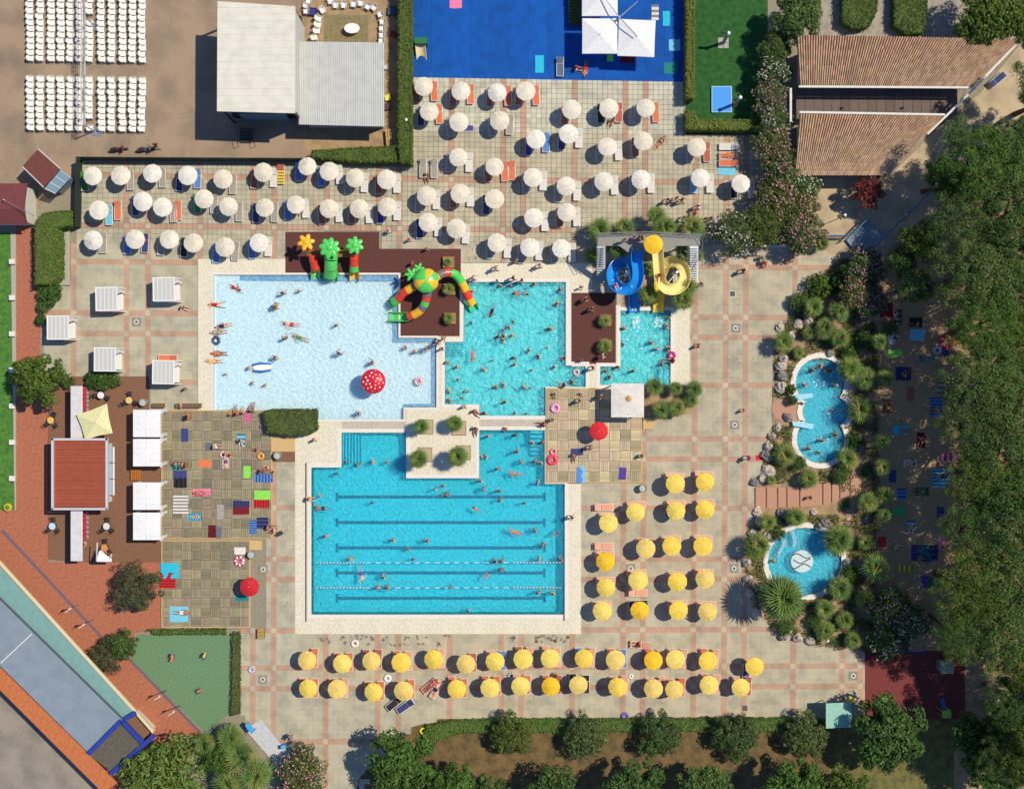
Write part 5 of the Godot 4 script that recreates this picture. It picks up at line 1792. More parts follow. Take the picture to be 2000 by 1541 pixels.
func plank_deck(called: String, label: String, x0: float, y0: float, x1: float, y1: float, nx: int, ny: int, base: Color, top: float) -> void:
	var o := thing(called, label, "deck")
	var u := MB.new()
	for k in 5:
		u.col = Color.WHITE * (1.0 - 0.06 * ((k * 3) % 4))
		u.chamfer(Vector3((k - 2) * 0.2, 0, 0), Vector3(0.182, 0.05, 0.985), 0.012)
	var um := u.done()
	for v in 6:
		var g := 0.86 + v * 0.045
		mat("%s_%d" % [called + str(int(x0)), v], Color(base.r * g * rr(0.97, 1.03), base.g * g, base.b * g * rr(0.94, 1.04)), 0.9, {"vc": 1, "tex": "wood", "tile": 1.7})
	for i in nx:
		for k in ny:
			var w := W(lerpf(x0, x1, (i + 0.5) / nx), lerpf(y0, y1, (k + 0.5) / ny), top)
			var s := Vector3((x1 - x0) / nx / PX * 0.985, 1, (y1 - y0) / ny / PX * 0.985)
			part(o, "deck_tile", um, M["%s_%d" % [called + str(int(x0)), clampi(int(rr(0, 4) + rr(0, 3)), 0, 5)]], Transform3D(Basis.from_scale(s) * Basis(Vector3.UP, PI / 2 * (((i + k) % 2) if rng.randf() < 0.9 else rng.randi() % 2)), Vector3(w.x, top - 0.025, w.z)))
	var b := MB.new()
	b.prism(P2(rect(x0, y0, x1, y1), top), 0.0, top - 0.055)
	part(o, "substructure", b.done(), mat("deck_under", c8(74, 62, 50), 0.95))
	for e in [[x0 - 2, y0 - 2, x1 + 2, y0], [x0 - 2, y1, x1 + 2, y1 + 2], [x0 - 2, y0, x0, y1], [x1, y0, x1 + 2, y1]]:
		b = MB.new()
		b.prism(P2(rect(e[0], e[1], e[2], e[3]), top), 0.0, top + 0.006)
		part(o, "edge_board", b.done(), mat("edge_pine", c8(222, 188, 132), 0.8, {"tex": "wood", "tile": 1.5}))

func build_slides() -> void:
	var slide_blue := mat("slide_blue", c8(30, 142, 222), 0.22, {"coat": 0.7})
	var slide_yellow := mat("slide_cream", c8(238, 220, 140), 0.22, {"coat": 0.7})
	for q in [["blue", [[1246, 484, 4.5], [1244, 506, 4.2], [1247, 532, 3.8], [1243, 552, 3.5], [1230, 564, 3.2], [1213, 564, 2.9], [1200, 553, 2.6], [1196, 536, 2.3], [1203, 519, 2.0], [1219, 511, 1.7], [1236, 518, 1.4], [1242, 545, 1.0], [1240, 585, 0.45], [1240, 612, 0.1]], slide_blue, 1221, 538],
			["cream yellow", [[1284, 486, 4.5], [1286, 506, 4.2], [1288, 532, 3.8], [1292, 552, 3.5], [1305, 564, 3.2], [1322, 564, 2.9], [1335, 553, 2.6], [1339, 536, 2.3], [1332, 519, 2.0], [1316, 511, 1.7], [1299, 518, 1.4], [1290, 545, 1.0], [1288, 585, 0.45], [1286, 612, 0.1]], slide_yellow, 1314, 538]]:
		var o := thing("spiral_water_slide", "%s spiral water slide ending in the splash pool" % q[0], "water slide")
		var pts := []
		for p in q[1]: pts.append(W(p[0], p[1], p[2] + 0.35))
		var path := smooth_path(pts, 5)
		for k in 6:
			var n := (path.size() - 1) / 6.0
			var seg := path.slice(int(k * n), int((k + 1) * n) + 1)
			part(o, "flume_section", trough(seg, 0.5, -1.75 if k < 5 else -1.3, 1.75 if k < 5 else 1.3, 11, 0.05).done(), q[2] if not (k == 5 and q[0] != "blue") else mat("slide_yellow", c8(240, 206, 40), 0.22, {"coat": 0.7}))
		var b := MB.new()
		var w := W(q[3], q[4], 0.0)
		b.tube([Vector3(w.x, 0, w.z), Vector3(w.x, 3.6, w.z)], [0.14, 0.13], 10)
		part(o, "mast", b.done(), M.white_metal)
		for k in [18, 25, 32, 39, 46]:
			b = MB.new()
			var e: Vector3 = path[mini(k, path.size() - 1)] - Vector3(0, 0.5, 0)
			b.tube([Vector3(w.x, e.y - 0.1, w.z), e], [0.04, 0.04], 6)
			part(o, "bracket", b.done(), M.white_metal)
	var o := thing("slide_tower", "grey steel start platform with railings and stairs above the slides", "tower")
	mat("platform", c8(150, 148, 140), 0.8, {"tex": "grit", "tile": 1.5})
	var b := MB.new()
	b.prism(P2([[1168, 459], [1264, 456], [1368, 461], [1368, 480], [1320, 480], [1304, 492], [1226, 492], [1210, 480], [1168, 480]], 4.5), 4.32, 4.48)
	part(o, "platform", b.done(), M.platform)
	var pm := MB.new()
	pm.box(Vector3(0, 2.15, 0), Vector3(0.14, 4.3, 0.14))
	var pmesh := pm.done()
	for p in [[1172, 462], [1225, 462], [1264, 462], [1310, 464], [1364, 464], [1230, 486], [1300, 486]]:
		var w := W(p[0], p[1], 4.3)
		part(o, "column", pmesh, M.galvanised, xf(Vector3(w.x, 0, w.z)))
	for q in [[[1166, 458], [1264, 455]], [[1264, 455], [1370, 461]], [[1166, 458], [1166, 515]], [[1370, 461], [1370, 520]], [[1182, 482], [1182, 515]], [[1342, 482], [1342, 520]]]:
		b = MB.new()
		for lv in [0.5, 1.05]:
			b.tube([W(q[0][0], q[0][1], 4.5) + Vector3(0, lv, 0), W(q[1][0], q[1][1], 4.5 if q[1][1] < 500 else 2.6) + Vector3(0, lv, 0)], [0.025, 0.025], 5)
		for k in 9:
			var a := (W(q[0][0], q[0][1], 4.5)).lerp(W(q[1][0], q[1][1], 4.5 if q[1][1] < 500 else 2.6), k / 8.0)
			b.tube([a, a + Vector3(0, 1.05, 0)], [0.018, 0.018], 5)
		part(o, "railing", b.done(), M.galvanised)
	var st := MB.new()
	st.box(Vector3.ZERO, Vector3(0.82, 0.05, 0.26))
	var stm := st.done()
	for sx in [1174, 1356]:
		for k in 16:
			part(o, "stair_tread", stm, M.galvanised, xf(W(sx, 483 + k * 4.4, 4.4 - k * 0.27) * Vector3(1, 1, 1)))
	parasol(1277, 477, "yellow", "yellow parasol on the slide tower platform", "", 4.5, 18.0)

	# play structure with flower tops at the shallow pool
	o = thing("flower_play_tower", "climbing frame with yellow and green flower tops and slides into the shallow pool", "play structure")
	var red := [226, 68, 44]
	var yel := [246, 186, 40]
	var grn := [86, 206, 92]
	for q in [[597, 473, 3.3, yel, 6, 0.84], [692, 479, 3.2, grn, 7, 0.88], [643, 484, 3.6, grn, 8, 1.02]]:
		var w := W(q[0], q[1], q[2])
		var f: Array = q[3]
		var m := mat("play_%d_%d_%d" % f, c8(f[0], f[1], f[2]), 0.3, {"coat": 0.5})
		var fl := part(o, "flower_top", petals(q[4], q[5], q[5] * 0.29, -0.15, rr(0, 1)), m, xf(w))
		fl.set_meta("label", "yellow petalled flower top" if f == yel else "green petalled flower top")
		b = MB.new()
		b.tube([Vector3(w.x, 0, w.z), Vector3(w.x, w.y, w.z)], [0.11, 0.1], 8)
		part(o, "post", b.done(), mat("play_brown", c8(140, 92, 50), 0.5))
	b = MB.new()
	b.prism(P2(rect(598, 490, 700, 502), 1.7), 1.55, 1.65)
	part(o, "walkway", b.done(), M.play_brown)
	b = MB.new()
	for k in 13:
		var a := W(600 + k * 8, 489, 1.7)
		b.tube([a, a + Vector3(0, 0.7, 0)], [0.02, 0.02], 5)
	b.tube([W(600, 489, 2.4), W(696, 489, 2.4)], [0.03, 0.03], 6)
	part(o, "railing", b.done(), mat("play_orange", c8(232, 140, 50), 0.4))
	for x in [604, 640, 662, 694]:
		b = MB.new()
		var w := W(x, 492, 1.6)
		b.tube([Vector3(w.x, 0, w.z), Vector3(w.x, 1.6, w.z)], [0.07, 0.07], 8)
		part(o, "post", b.done(), M.play_brown)
	tube_slide(o, [W(610, 497, 1.8), W(612, 510, 1.5), W(616, 524, 1.0), W(616, 536, 0.5), W(616, 546, 0.2)], 0.42, [red, red, yel, grn], 2)
	tube_slide(o, [W(691, 496, 1.9), W(691, 510, 1.6), W(691, 524, 1.1), W(692, 538, 0.5), W(692, 550, 0.1)], 0.44, [red, red, grn, yel, yel], 2)
	tube_slide(o, [W(646, 490, 2.3), W(646, 506, 2.2), W(646, 522, 1.7), W(645, 536, 0.9), W(647, 549, 0.1)], 0.64, [grn, grn, grn, grn], 1)
	b = MB.new()
	var fan := W(645, 530, 0.7)
	for k in 9:
		var a := PI * 0.1 + PI * 0.8 * k / 8.0
		b.tube([fan + Vector3(0, 0.4, 0), fan + Vector3(cos(a) * 0.95, -0.45, sin(a) * 0.95)], [0.2, 0.07], 6)
	part(o, "slide_skirt", b.done(), mat("play_86_206_92", c8(86, 206, 92), 0.3))
	# second play tower with three rainbow tubes
	o = thing("rainbow_play_tower", "play tower with green and yellow dome and three rainbow tube slides", "play structure")
	var hub := W(832, 548, 3.0)
	for k in 8:
		b = MB.new()
		for e in 4:
			var a0 := TAU * (k + e * 0.25) / 8
			var a1 := TAU * (k + (e + 1) * 0.25) / 8
			for r in 5:
				var t0 := r / 5.0
				var t1 := (r + 1) / 5.0
				var bul := 1.0 + 0.06 * sin(PI * (e + 0.5) * 0.25)
				var f := func(a: float, t: float) -> Vector3: return hub + Vector3(cos(a) * sin(t * 1.5) * 1.15 * bul, cos(t * 1.5) * 0.75 - 0.1, sin(a) * sin(t * 1.5) * 1.15 * bul)
				b.quad(f.call(a1, t1), f.call(a0, t1), f.call(a0, t0), f.call(a1, t0))
		part(o, "dome_panel", b.done(), M.play_86_206_92 if k % 3 else M.play_246_186_40)
	part(o, "leaf_tuft", petals(6, 0.7, 0.16, -0.1), M.play_86_206_92, xf(W(803, 536, 2.6)))
	part(o, "leaf_tuft", petals(5, 0.55, 0.14, -0.1), M.play_86_206_92, xf(W(818, 524, 2.4)))
	for p in [[822, 540], [842, 540], [822, 558], [842, 558], [804, 537]]:
		b = MB.new()
		var w := W(p[0], p[1], 2.4)
		b.tube([Vector3(w.x, 0, w.z), Vector3(w.x, 2.6, w.z)], [0.08, 0.08], 8)
		part(o, "post", b.done(), M.play_brown)
	b = MB.new()
	b.prism(P2(circle_px(832, 549, 17, 17, 8), 1.9), 1.75, 1.86)
	part(o, "platform", b.done(), M.play_brown)
	var gry := [120, 110, 110]
	tube_slide(o, [W(846, 546, 2.3), W(860, 536, 2.2), W(876, 532, 2.0), W(892, 538, 1.7), W(904, 556, 1.3), W(914, 578, 0.8), W(922, 594, 0.4), W(928, 608, 0.1)], 0.42, [yel, gry, red, grn, grn, yel, red, yel, grn], 1)
	tube_slide(o, [W(818, 552, 2.2), W(804, 562, 2.0), W(788, 572, 1.6), W(778, 584, 1.1), W(766, 592, 0.6), W(756, 596, 0.15)], 0.42, [gry, yel, red, red, grn, grn], 1)
	tube_slide(o, [W(834, 562, 2.2), W(834, 578, 2.0), W(828, 596, 1.6), W(816, 610, 1.2), W(798, 618, 0.8), W(778, 619, 0.45), W(756, 618, 0.1)], 0.42, [yel, gry, red, grn, gry, yel, yel, red, grn], 1)
	# mushroom shower
	o = thing("mushroom_shower", "red mushroom water shower with white dots in the shallow pool", "fountain")
	var mp := W(728, 745, 2.2)
	o.position = Vector3(mp.x, -0.5, mp.z)
	b = MB.new()
	b.lathe([Vector2(0.0, 2.45), Vector2(1.12, 2.45), Vector2(1.2, 2.52), Vector2(1.16, 2.62), Vector2(0.95, 2.8), Vector2(0.6, 2.95), Vector2(0.25, 3.02), Vector2(0, 3.04)], 28)
	var cap := part(o, "cap", b.done(), mat("mushroom_red", c8(206, 30, 44), 0.3, {"coat": 0.5}))
	for k in 26:
		var a := k * 2.39996
		var t := sqrt((k + 2.0) / 29.0)
		var r := t * 1.08
		var y := 3.05 - 0.28 * t * t - 0.18 * pow(t, 6)
		b = MB.new()
		b.ball(Vector3(cos(a) * r, y, sin(a) * r), Vector3(0.09, 0.03, 0.09) * rr(0.7, 1.25), 10)
		part(cap, "dot", b.done(), M.white_plastic)
	b = MB.new()
	b.lathe([Vector2(0.3, 0), Vector2(0.22, 0.3), Vector2(0.18, 1.6), Vector2(0.24, 2.46)], 14)
	part(o, "stem", b.done(), M.white_plastic)
	# thatched hut roof on the wooden deck
	o = thing("thatched_hut", "square hut with pale shingled pyramid roof on the wooden deck", "hut")
	var hc := [W(1194, 749, 2.6), W(1258, 749, 2.6), W(1258, 815, 2.6), W(1194, 815, 2.6)]
	var apex := W(1228, 779, 2.95)
	for k in 4:
		var i := (k + 1) % 4
		b = MB.new()
		for row in 9:
			var t0 := row / 9.0
			var t1 := (row + 1) / 9.0
			for e in 9:
				var p0: Vector3 = hc[k].lerp(hc[i], e / 9.0)
				var p1: Vector3 = hc[k].lerp(hc[i], (e + 1) / 9.0)
				b.col = Color.WHITE * rr(0.88, 1.05)
				var lift := Vector3(0, 0.03, 0)
				b.quad(p1.lerp(apex, t0) + lift, p0.lerp(apex, t0) + lift, p0.lerp(apex, t1), p1.lerp(apex, t1))
		part(o, "roof_slope", b.done(), mat("shingle", c8(232, 228, 220), 0.95, {"vc": 1, "tex": "grit", "tile": 0.8}))
	b = MB.new()
	for k in 12:
		var a := TAU * k / 12
		b.tube([apex + Vector3(0, 0.12, 0), apex + Vector3(cos(a) * 0.36, -0.08, sin(a) * 0.36)], [0.09, 0.03], 5)
	part(o, "straw_cap", b.done(), mat("straw", c8(206, 160, 92), 0.95))
	for k in 4:
		b = MB.new()
		var w: Vector3 = hc[k].lerp(Vector3(apex.x, 2.6, apex.z), 0.14)
		b.tube([Vector3(w.x, 0.1, w.z), Vector3(w.x, 2.65, w.z)], [0.08, 0.07], 8)
		part(o, "post", b.done(), M.play_brown)

# ---------- everything put in place
var letters := {"g": "grey", "o": "orange", "w": "white", "n": "navy", "b": "blue", "r": "rust", "e": "green", "p": "purple", "k": "peach", "d": "dark", "s": "sky"}

func parasol_spot(px: float, py: float, kind: String, beds: String, where: String) -> void:
	var words := []
	for q in beds.split(" ", false):
		var col: String = letters[q[1]]
		words.append(col)
		var l := "%s sun lounger %s" % [col, where]
		var g := "loungers " + where
		match q[0]:
			"R": lounger(px + 20 + rr(-1.5, 1.5), py + 8 + rr(-2, 3), -90 + rr(-4, 4), col, l, g)
			"L": lounger(px - 15 + rr(-2, 2), py + 11 + rr(-2, 3), -90 + rr(-5, 5), col, l, g)
			"H": lounger(px - 1 + rr(-2, 2), py - 14 + rr(-1, 1), 180 + rr(-3, 3), col, l, g)
			"h": lounger(px - 2 + rr(-2, 2), py + 6, 180 + rr(-3, 3), col, l, g)
			"V": lounger(px - 9 + rr(-1, 1), py - 5 + rr(-2, 2), -90 + rr(-4, 4), col, l, g)
			"v": lounger(px + 14 + rr(-1, 1), py - 4 + rr(-2, 2), -90 + rr(-4, 4), col, l, g)
	var lab := "%s parasol %s" % [kind, where]
	if words.size() == 1: lab = "%s parasol over a %s lounger %s" % [kind, words[0], where]
	elif words.size() == 2: lab = "%s parasol over %s and %s loungers %s" % [kind, words[0], words[1], where]
	parasol(px, py, kind, lab, "%s parasols %s" % [kind, where])

func build_furniture() -> void:
	var blue_edge := "next to the blue carpet"
	for q in [[827, 168, "Ro Lr"], [900, 177, "Ro Lr"], [971, 180, "Ro Lr"], [1027, 177, "Ro Lr"], [838, 217, "Ro Ln"], [896, 238, "Lg"], [976, 235, "Rg Lg"], [1117, 213, "Lr"], [1190, 211, "Rr Ld"], [1262, 210, "Ro Lg"]]:
		parasol_spot(q[0], q[1], "cream", q[2], blue_edge)
	var mid := "on the open paved terrace"
	for q in [[1047, 271, "Rb Lp"], [1111, 261, "Rw Ln"], [1187, 286, "Rw Lg"], [1257, 275, "Lr"], [1362, 287, "Rr Lg"], [895, 307, "Rw Lg"], [966, 325, "Ro Lr"], [1041, 346, "Rw Lg"], [1106, 363, "Rw Lg"], [1180, 354, "Rw Lg"], [1253, 350, "Rw Lg"], [1369, 347, "Rw Ls"], [1448, 358, "Rw Ld"], [833, 382, "Rw Lg"], [899, 378, "Rw Lr"], [966, 388, "Ln"], [1107, 414, "Rw Lr"], [1043, 425, "Rw"], [836, 434, "Rw Ln"], [891, 446, "Rw"]]:
		parasol_spot(q[0], q[1], "cream", q[2], mid)
	for q in [[971, 474, "Rw Lg"], [1035, 483, "Rw Lg"], [1097, 485, "Rw Lg"]]:
		parasol_spot(q[0], q[1], "cream", q[2], "beside the turquoise pool")
	for q in [[179, 343, "Le"], [234, 342, "Rg"], [296, 338, "Rg"], [365, 342, "Rb Ln"], [434, 349, "Rg"], [513, 336, "Lr Rw"], [599, 324, "Lb"], [642, 334, "Rw Lb"], [693, 347, "Rw Lg"], [755, 350, "Rw Lr"]]:
		parasol_spot(q[0], q[1], "cream", q[2], "along the dark fence and hedge")
	for q in [[191, 410, "Rs"], [277, 393, "Ln"], [316, 404, "Rg"], [397, 388, "Le Rg"], [445, 403, "Rg"], [516, 405, "Rg Ln"], [577, 399, "Rw Lb"], [642, 407, "Rw Lr"], [701, 407, "Rw Lr"], [756, 404, "Rw Lp"]]:
		parasol_spot(q[0], q[1], "cream", q[2], "in the second row from the fence")
	for q in [[180, 469, "Rg"], [262, 467, "Lb Rn"], [329, 467, "Lg"], [376, 474, "Ld"], [438, 482, "Rg Lb"], [505, 474, "Rw Lb"]]:
		parasol_spot(q[0], q[1], "cream", q[2], "between the slatted cabanas and the fence")
	var grid := "between the lap pool and the rock garden"
	for q in [[1320, 945, "Hk hr"], [1378, 942, "Hk"], [1242, 1001, "Hk"], [1321, 998, "Hk hp"], [1378, 996, "Hk"], [1189, 1022, "Hk"], [1262, 1072, "Hr hb"], [1313, 1067, "Hk"], [1374, 1067, "Hk"], [1183, 1097, "Hk"], [1247, 1134, "Hk"], [1324, 1137, "Hk"], [1378, 1131, "Hk"], [1184, 1148, "Hk"], [1177, 1194, "Hk"], [1250, 1193, "Hd"], [1326, 1193, "Hk hr"], [1383, 1196, "Hk"]]:
		parasol_spot(q[0], q[1], "yellow", q[2], grid)
	for q in [[1180, 991], [1180, 1067], [1246, 1158]]:
		lounger(q[0], q[1], 180, "peach", "peach lounger in full sun " + grid, "peach loungers in the sun")
	for q in [[599, 1291, "vo"], [668, 1297, "Vo vo"], [725, 1292, "Vr vr"], [783, 1295, "Vo vk"], [847, 1289, "vk"], [910, 1298, "vr"], [967, 1293, "Vk vb"], [1022, 1288, "Vr vk"], [1075, 1287, "Vk vk"], [1141, 1287, "Vb vk"], [1203, 1290, "Vo vb"], [1277, 1291, "Vo vk"], [1320, 1289, "Vk vk"], [1384, 1292, "Vo vk"], [1475, 1303, "Lp"]]:
		parasol_spot(q[0], q[1], "yellow", q[2], "in the row facing the lap pool")
	for q in [[601, 1346, "Vo vo"], [658, 1347, "Vo vk"], [729, 1353, "Vo vo"], [788, 1351, "vo"], [892, 1347, "Vo vo"], [957, 1345, "Vo vo"], [1017, 1341, "Vk vo"], [1076, 1342, "Vo vr"], [1130, 1339, "Vd vd"], [1207, 1343, "Vo vk"], [1277, 1346, "Vk vk"], [1318, 1348, "Vo vo"], [1386, 1339, "Vo vk"], [1448, 1344, "Vk vr"]]:
		parasol_spot(q[0], q[1], "yellow", q[2], "in the row beside the planted bank")
	parasol(1170, 842, "red", "red parasol on the wooden deck by the thatched hut", "", 0.2, 19)
	parasol(486, 1147, "red", "red parasol at the edge of the wooden deck beside the green play floor", "", 0.2, 19)
	for q in [[229, 411, -90, "orange", "orange lounger in the sun beside a red bag"], [347, 411, -90, "orange", "orange lounger standing alone between two cream parasols"], [548, 340, -90, "rust", "rust lounger beneath a rainbow striped towel"], [1000, 333, -90, "orange", "bright orange lounger standing beside its cream parasol"], [826, 328, -90, "grey", "grey lounger in a pair near the hedge corner, beside a seated person"], [848, 329, -90, "grey", "grey lounger in a pair near the hedge corner, next to a ring"], [1424, 286, 0, "white", "white lounger nearest the clipped hedge among four side by side"], [1424, 303, 0, "peach", "peach lounger with a sunbather beside the oleanders"], [1424, 318, 0, "orange", "orange lounger beside a sky blue mat"], [770, 1374, -40, "dark", "dark lounger turned askew under a yellow parasol"], [791, 1380, -35, "navy", "navy lounger turned askew beside the yellow parasols"], [840, 1340, -40, "rust", "rust lounger set aslant with a sunbather"], [852, 1348, -60, "peach", "peach lounger set aslant beside a rust one"], [1250, 1260, 5, "peach", "peach lounger lying crossways with a person in red"], [327, 700, 0, "orange", "orange lounger poking out behind a slatted cabana"], [1950, 155, 140, "navy", "navy lounger alone on the service path by the clay-tiled roof"]]:
		lounger(q[0], q[1], q[2], q[3], q[4], "")
	# rows of white armchairs facing the stage
	var cols := [60.0, 79.5, 101.0, 120.0, 139.0, 156.5, 176.0, 199.5, 219.5, 241.0, 260.0, 279.0]
	for ci in 12:
		for r in 20:
			var upper := r < 11
			var y := -3.0 + r * 11.65 if upper else 153.5 + (r - 11) * 11.9
			if ci == 6 and r in [3, 18]: continue
			var w := W(cols[ci] + rr(-1.3, 1.3) - 1, y + ci * 0.28 + rr(-0.3, 0.3), 0.5)
			w.y = 0.03
			var o := thing("stacking_armchair", "white plastic armchair in the %s block of rows under the truss" % ("longer" if upper else "shorter"), "chair", w, rr(-0.12, 0.12), "white armchairs in the %s block" % ("longer" if upper else "shorter"))
			o.scale = Vector3(0.94, 1, 1.04)
			armchair(o, M.white_plastic)
	# armchairs in an oval in the garden behind the store
	for q in [[596, 10, 200], [597, 22, 180], [602, 2, 200], [622, 36, 20], [621, 48, 10], [619, 60, 0], [614, 73, -10], [630, 20, 60], [645, 2, 80], [655, 10, 85], [671, 10, 90], [690, 8, 95], [704, 6, 95], [718, 13, 120], [730, 15, 130], [742, 28, 160], [746, 42, 175], [745, 55, 180], [745, 68, 180], [744, 79, 180]]:
		var w := W(q[0], q[1], 0.5)
		w.y = 0.04
		var o := thing("stacking_armchair", "white plastic armchair in the oval round the oval table in the walled garden", "chair", w, -deg_to_rad(q[2]), "white armchairs in the garden oval")
		armchair(o, M.white_plastic)
	var ot := W(687, 55, 0.75)
	var o := thing("oval_table", "white oval plastic table on the slabs behind the store", "table", Vector3(ot.x, 0.04, ot.z))
	var b := MB.new()
	b.lathe([Vector2(0, 0.7), Vector2(0.5, 0.7), Vector2(0.52, 0.73), Vector2(0, 0.74)], 24)
	part(o, "table_top", b.done(), M.white_plastic, Transform3D(Basis.from_scale(Vector3(1.45, 1, 0.95)), Vector3.ZERO))
	for x in [-0.5, 0.5]:
		for z in [-0.3, 0.3]: part(o, "leg", G.chair_leg, M.white_plastic, Transform3D(Basis.from_scale(Vector3(1, 1.6, 1)), Vector3(x, 0, z)))
	# garden slabs under the oval
	var gs := Node3D.new()
	gs.name = numbered("garden_paving")
	gs.set_meta("kind", "structure")
	add_child(gs)
	b = MB.new()
	b.chamfer(Vector3.ZERO, Vector3(0.44, 0.05, 0.44), 0.01)
	var sm := b.done()
	for i in 9:
		for k in 6:
			var w := W(637 + i * 9.6, 34 + k * 9.6)
			part(gs, "slab", sm, mat("garden_slab_%d" % (rng.randi() % 3), c8(136, 128, 92), 0.95, {"tex": "dirt", "tile": 3.0}), xf(Vector3(w.x, 0.035, w.z)))
	# cabanas and gazebos
	for q in [[207, 584, "white slatted cabana by the pair of terracotta bands near the pool"], [319, 565, "white slatted cabana nearest the pale shallow pool"], [112, 640, "white slatted cabana backing onto the terracotta path"], [204, 702, "white slatted cabana by the low planting of the bar"], [318, 727, "white slatted cabana with an orange lounger behind it"]]:
		cabana(q[0], q[1], q[2])
	for q in [[286, 827, "flat white canvas gazebo next to the cream pool surround"], [286, 884, "flat white canvas gazebo beside the orange wooden bench"], [286, 969, "flat white canvas gazebo between its twin and the orange bench"], [286, 1028, "flat white canvas gazebo nearest the terracotta path"]]:
		gazebo(q[0], q[1], q[2])
	for q in [[98, 821, 220, 180, 90, "round yellow-topped table on the terrace beside the terracotta path"], [196, 772, 226, 222, 220, "round white table near the low planting"], [251, 782, 224, 186, 120, "round table with straw coloured top by the cabana"], [101, 1028, 190, 210, 236, "round pale blue table by the white canopy and terracotta path"], [207, 1028, 206, 214, 212, "round pale grey table near the red stools"], [203, 1070, 204, 140, 80, "round orange table by the folded white parasol"]]:
		cafe_table(q[0], q[1], c8(q[2], q[3], q[4]), q[5])
	for q in [[759, 800], [1003, 1050]]:
		for k in 6:
			var w := W(165, lerpf(q[0], q[1], k / 5.0), 0.6)
			o = thing("bar_stool", "red seated bar stool along the white canopy counter", "stool", Vector3(w.x, 0.08, w.z), rr(0, 6), "red bar stools")
			b = MB.new()
			b.lathe([Vector2(0, 0.62), Vector2(0.19, 0.62), Vector2(0.21, 0.66), Vector2(0.18, 0.7), Vector2(0, 0.71)], 14)
			part(o, "seat", b.done(), mat("stool_red", c8(184, 40, 48), 0.5))
			b = MB.new()
			b.lathe([Vector2(0.2, 0), Vector2(0.2, 0.02), Vector2(0.03, 0.05), Vector2(0.025, 0.62)], 10)
			part(o, "pedestal", b.done(), M.galvanised)
	# folded white parasol and frame on the bar terrace
	o = thing("folded_parasol", "folded white cantilever parasol leaning on its post by the bar", "parasol")
	b = MB.new()
	for k in 5: b.tube([W(188, 1096, 2.6), W(196 + k * 5, 1078 + k * 4, 1.9)], [0.08, 0.24], 6)
	part(o, "canopy", b.done(), M.gazebo_canvas)
	b = MB.new()
	b.tube([Vector3(W(187, 1095, 2.5).x, 0, W(187, 1095, 2.5).z), W(187, 1095, 2.7), W(189, 1060, 2.9)], [0.06, 0.06, 0.05], 8)
	part(o, "post", b.done(), M.white_metal)
	o = thing("wooden_bench", "orange slatted wooden bench between two white gazebos", "bench")
	for k in 5:
		b = MB.new()
		b.box(W(256 + k * 4, 928, 0.45), Vector3(0.16, 0.04, 1.0))
		part(o, "slat", b.done(), mat("bench_orange", c8(190, 116, 50), 0.7, {"tex": "wood", "tile": 1.0}))
	for y in [920, 936]:
		b = MB.new()
		b.box(W(264, y, 0.2), Vector3(0.9, 0.4, 0.08))
		part(o, "support", b.done(), M.bench_orange)

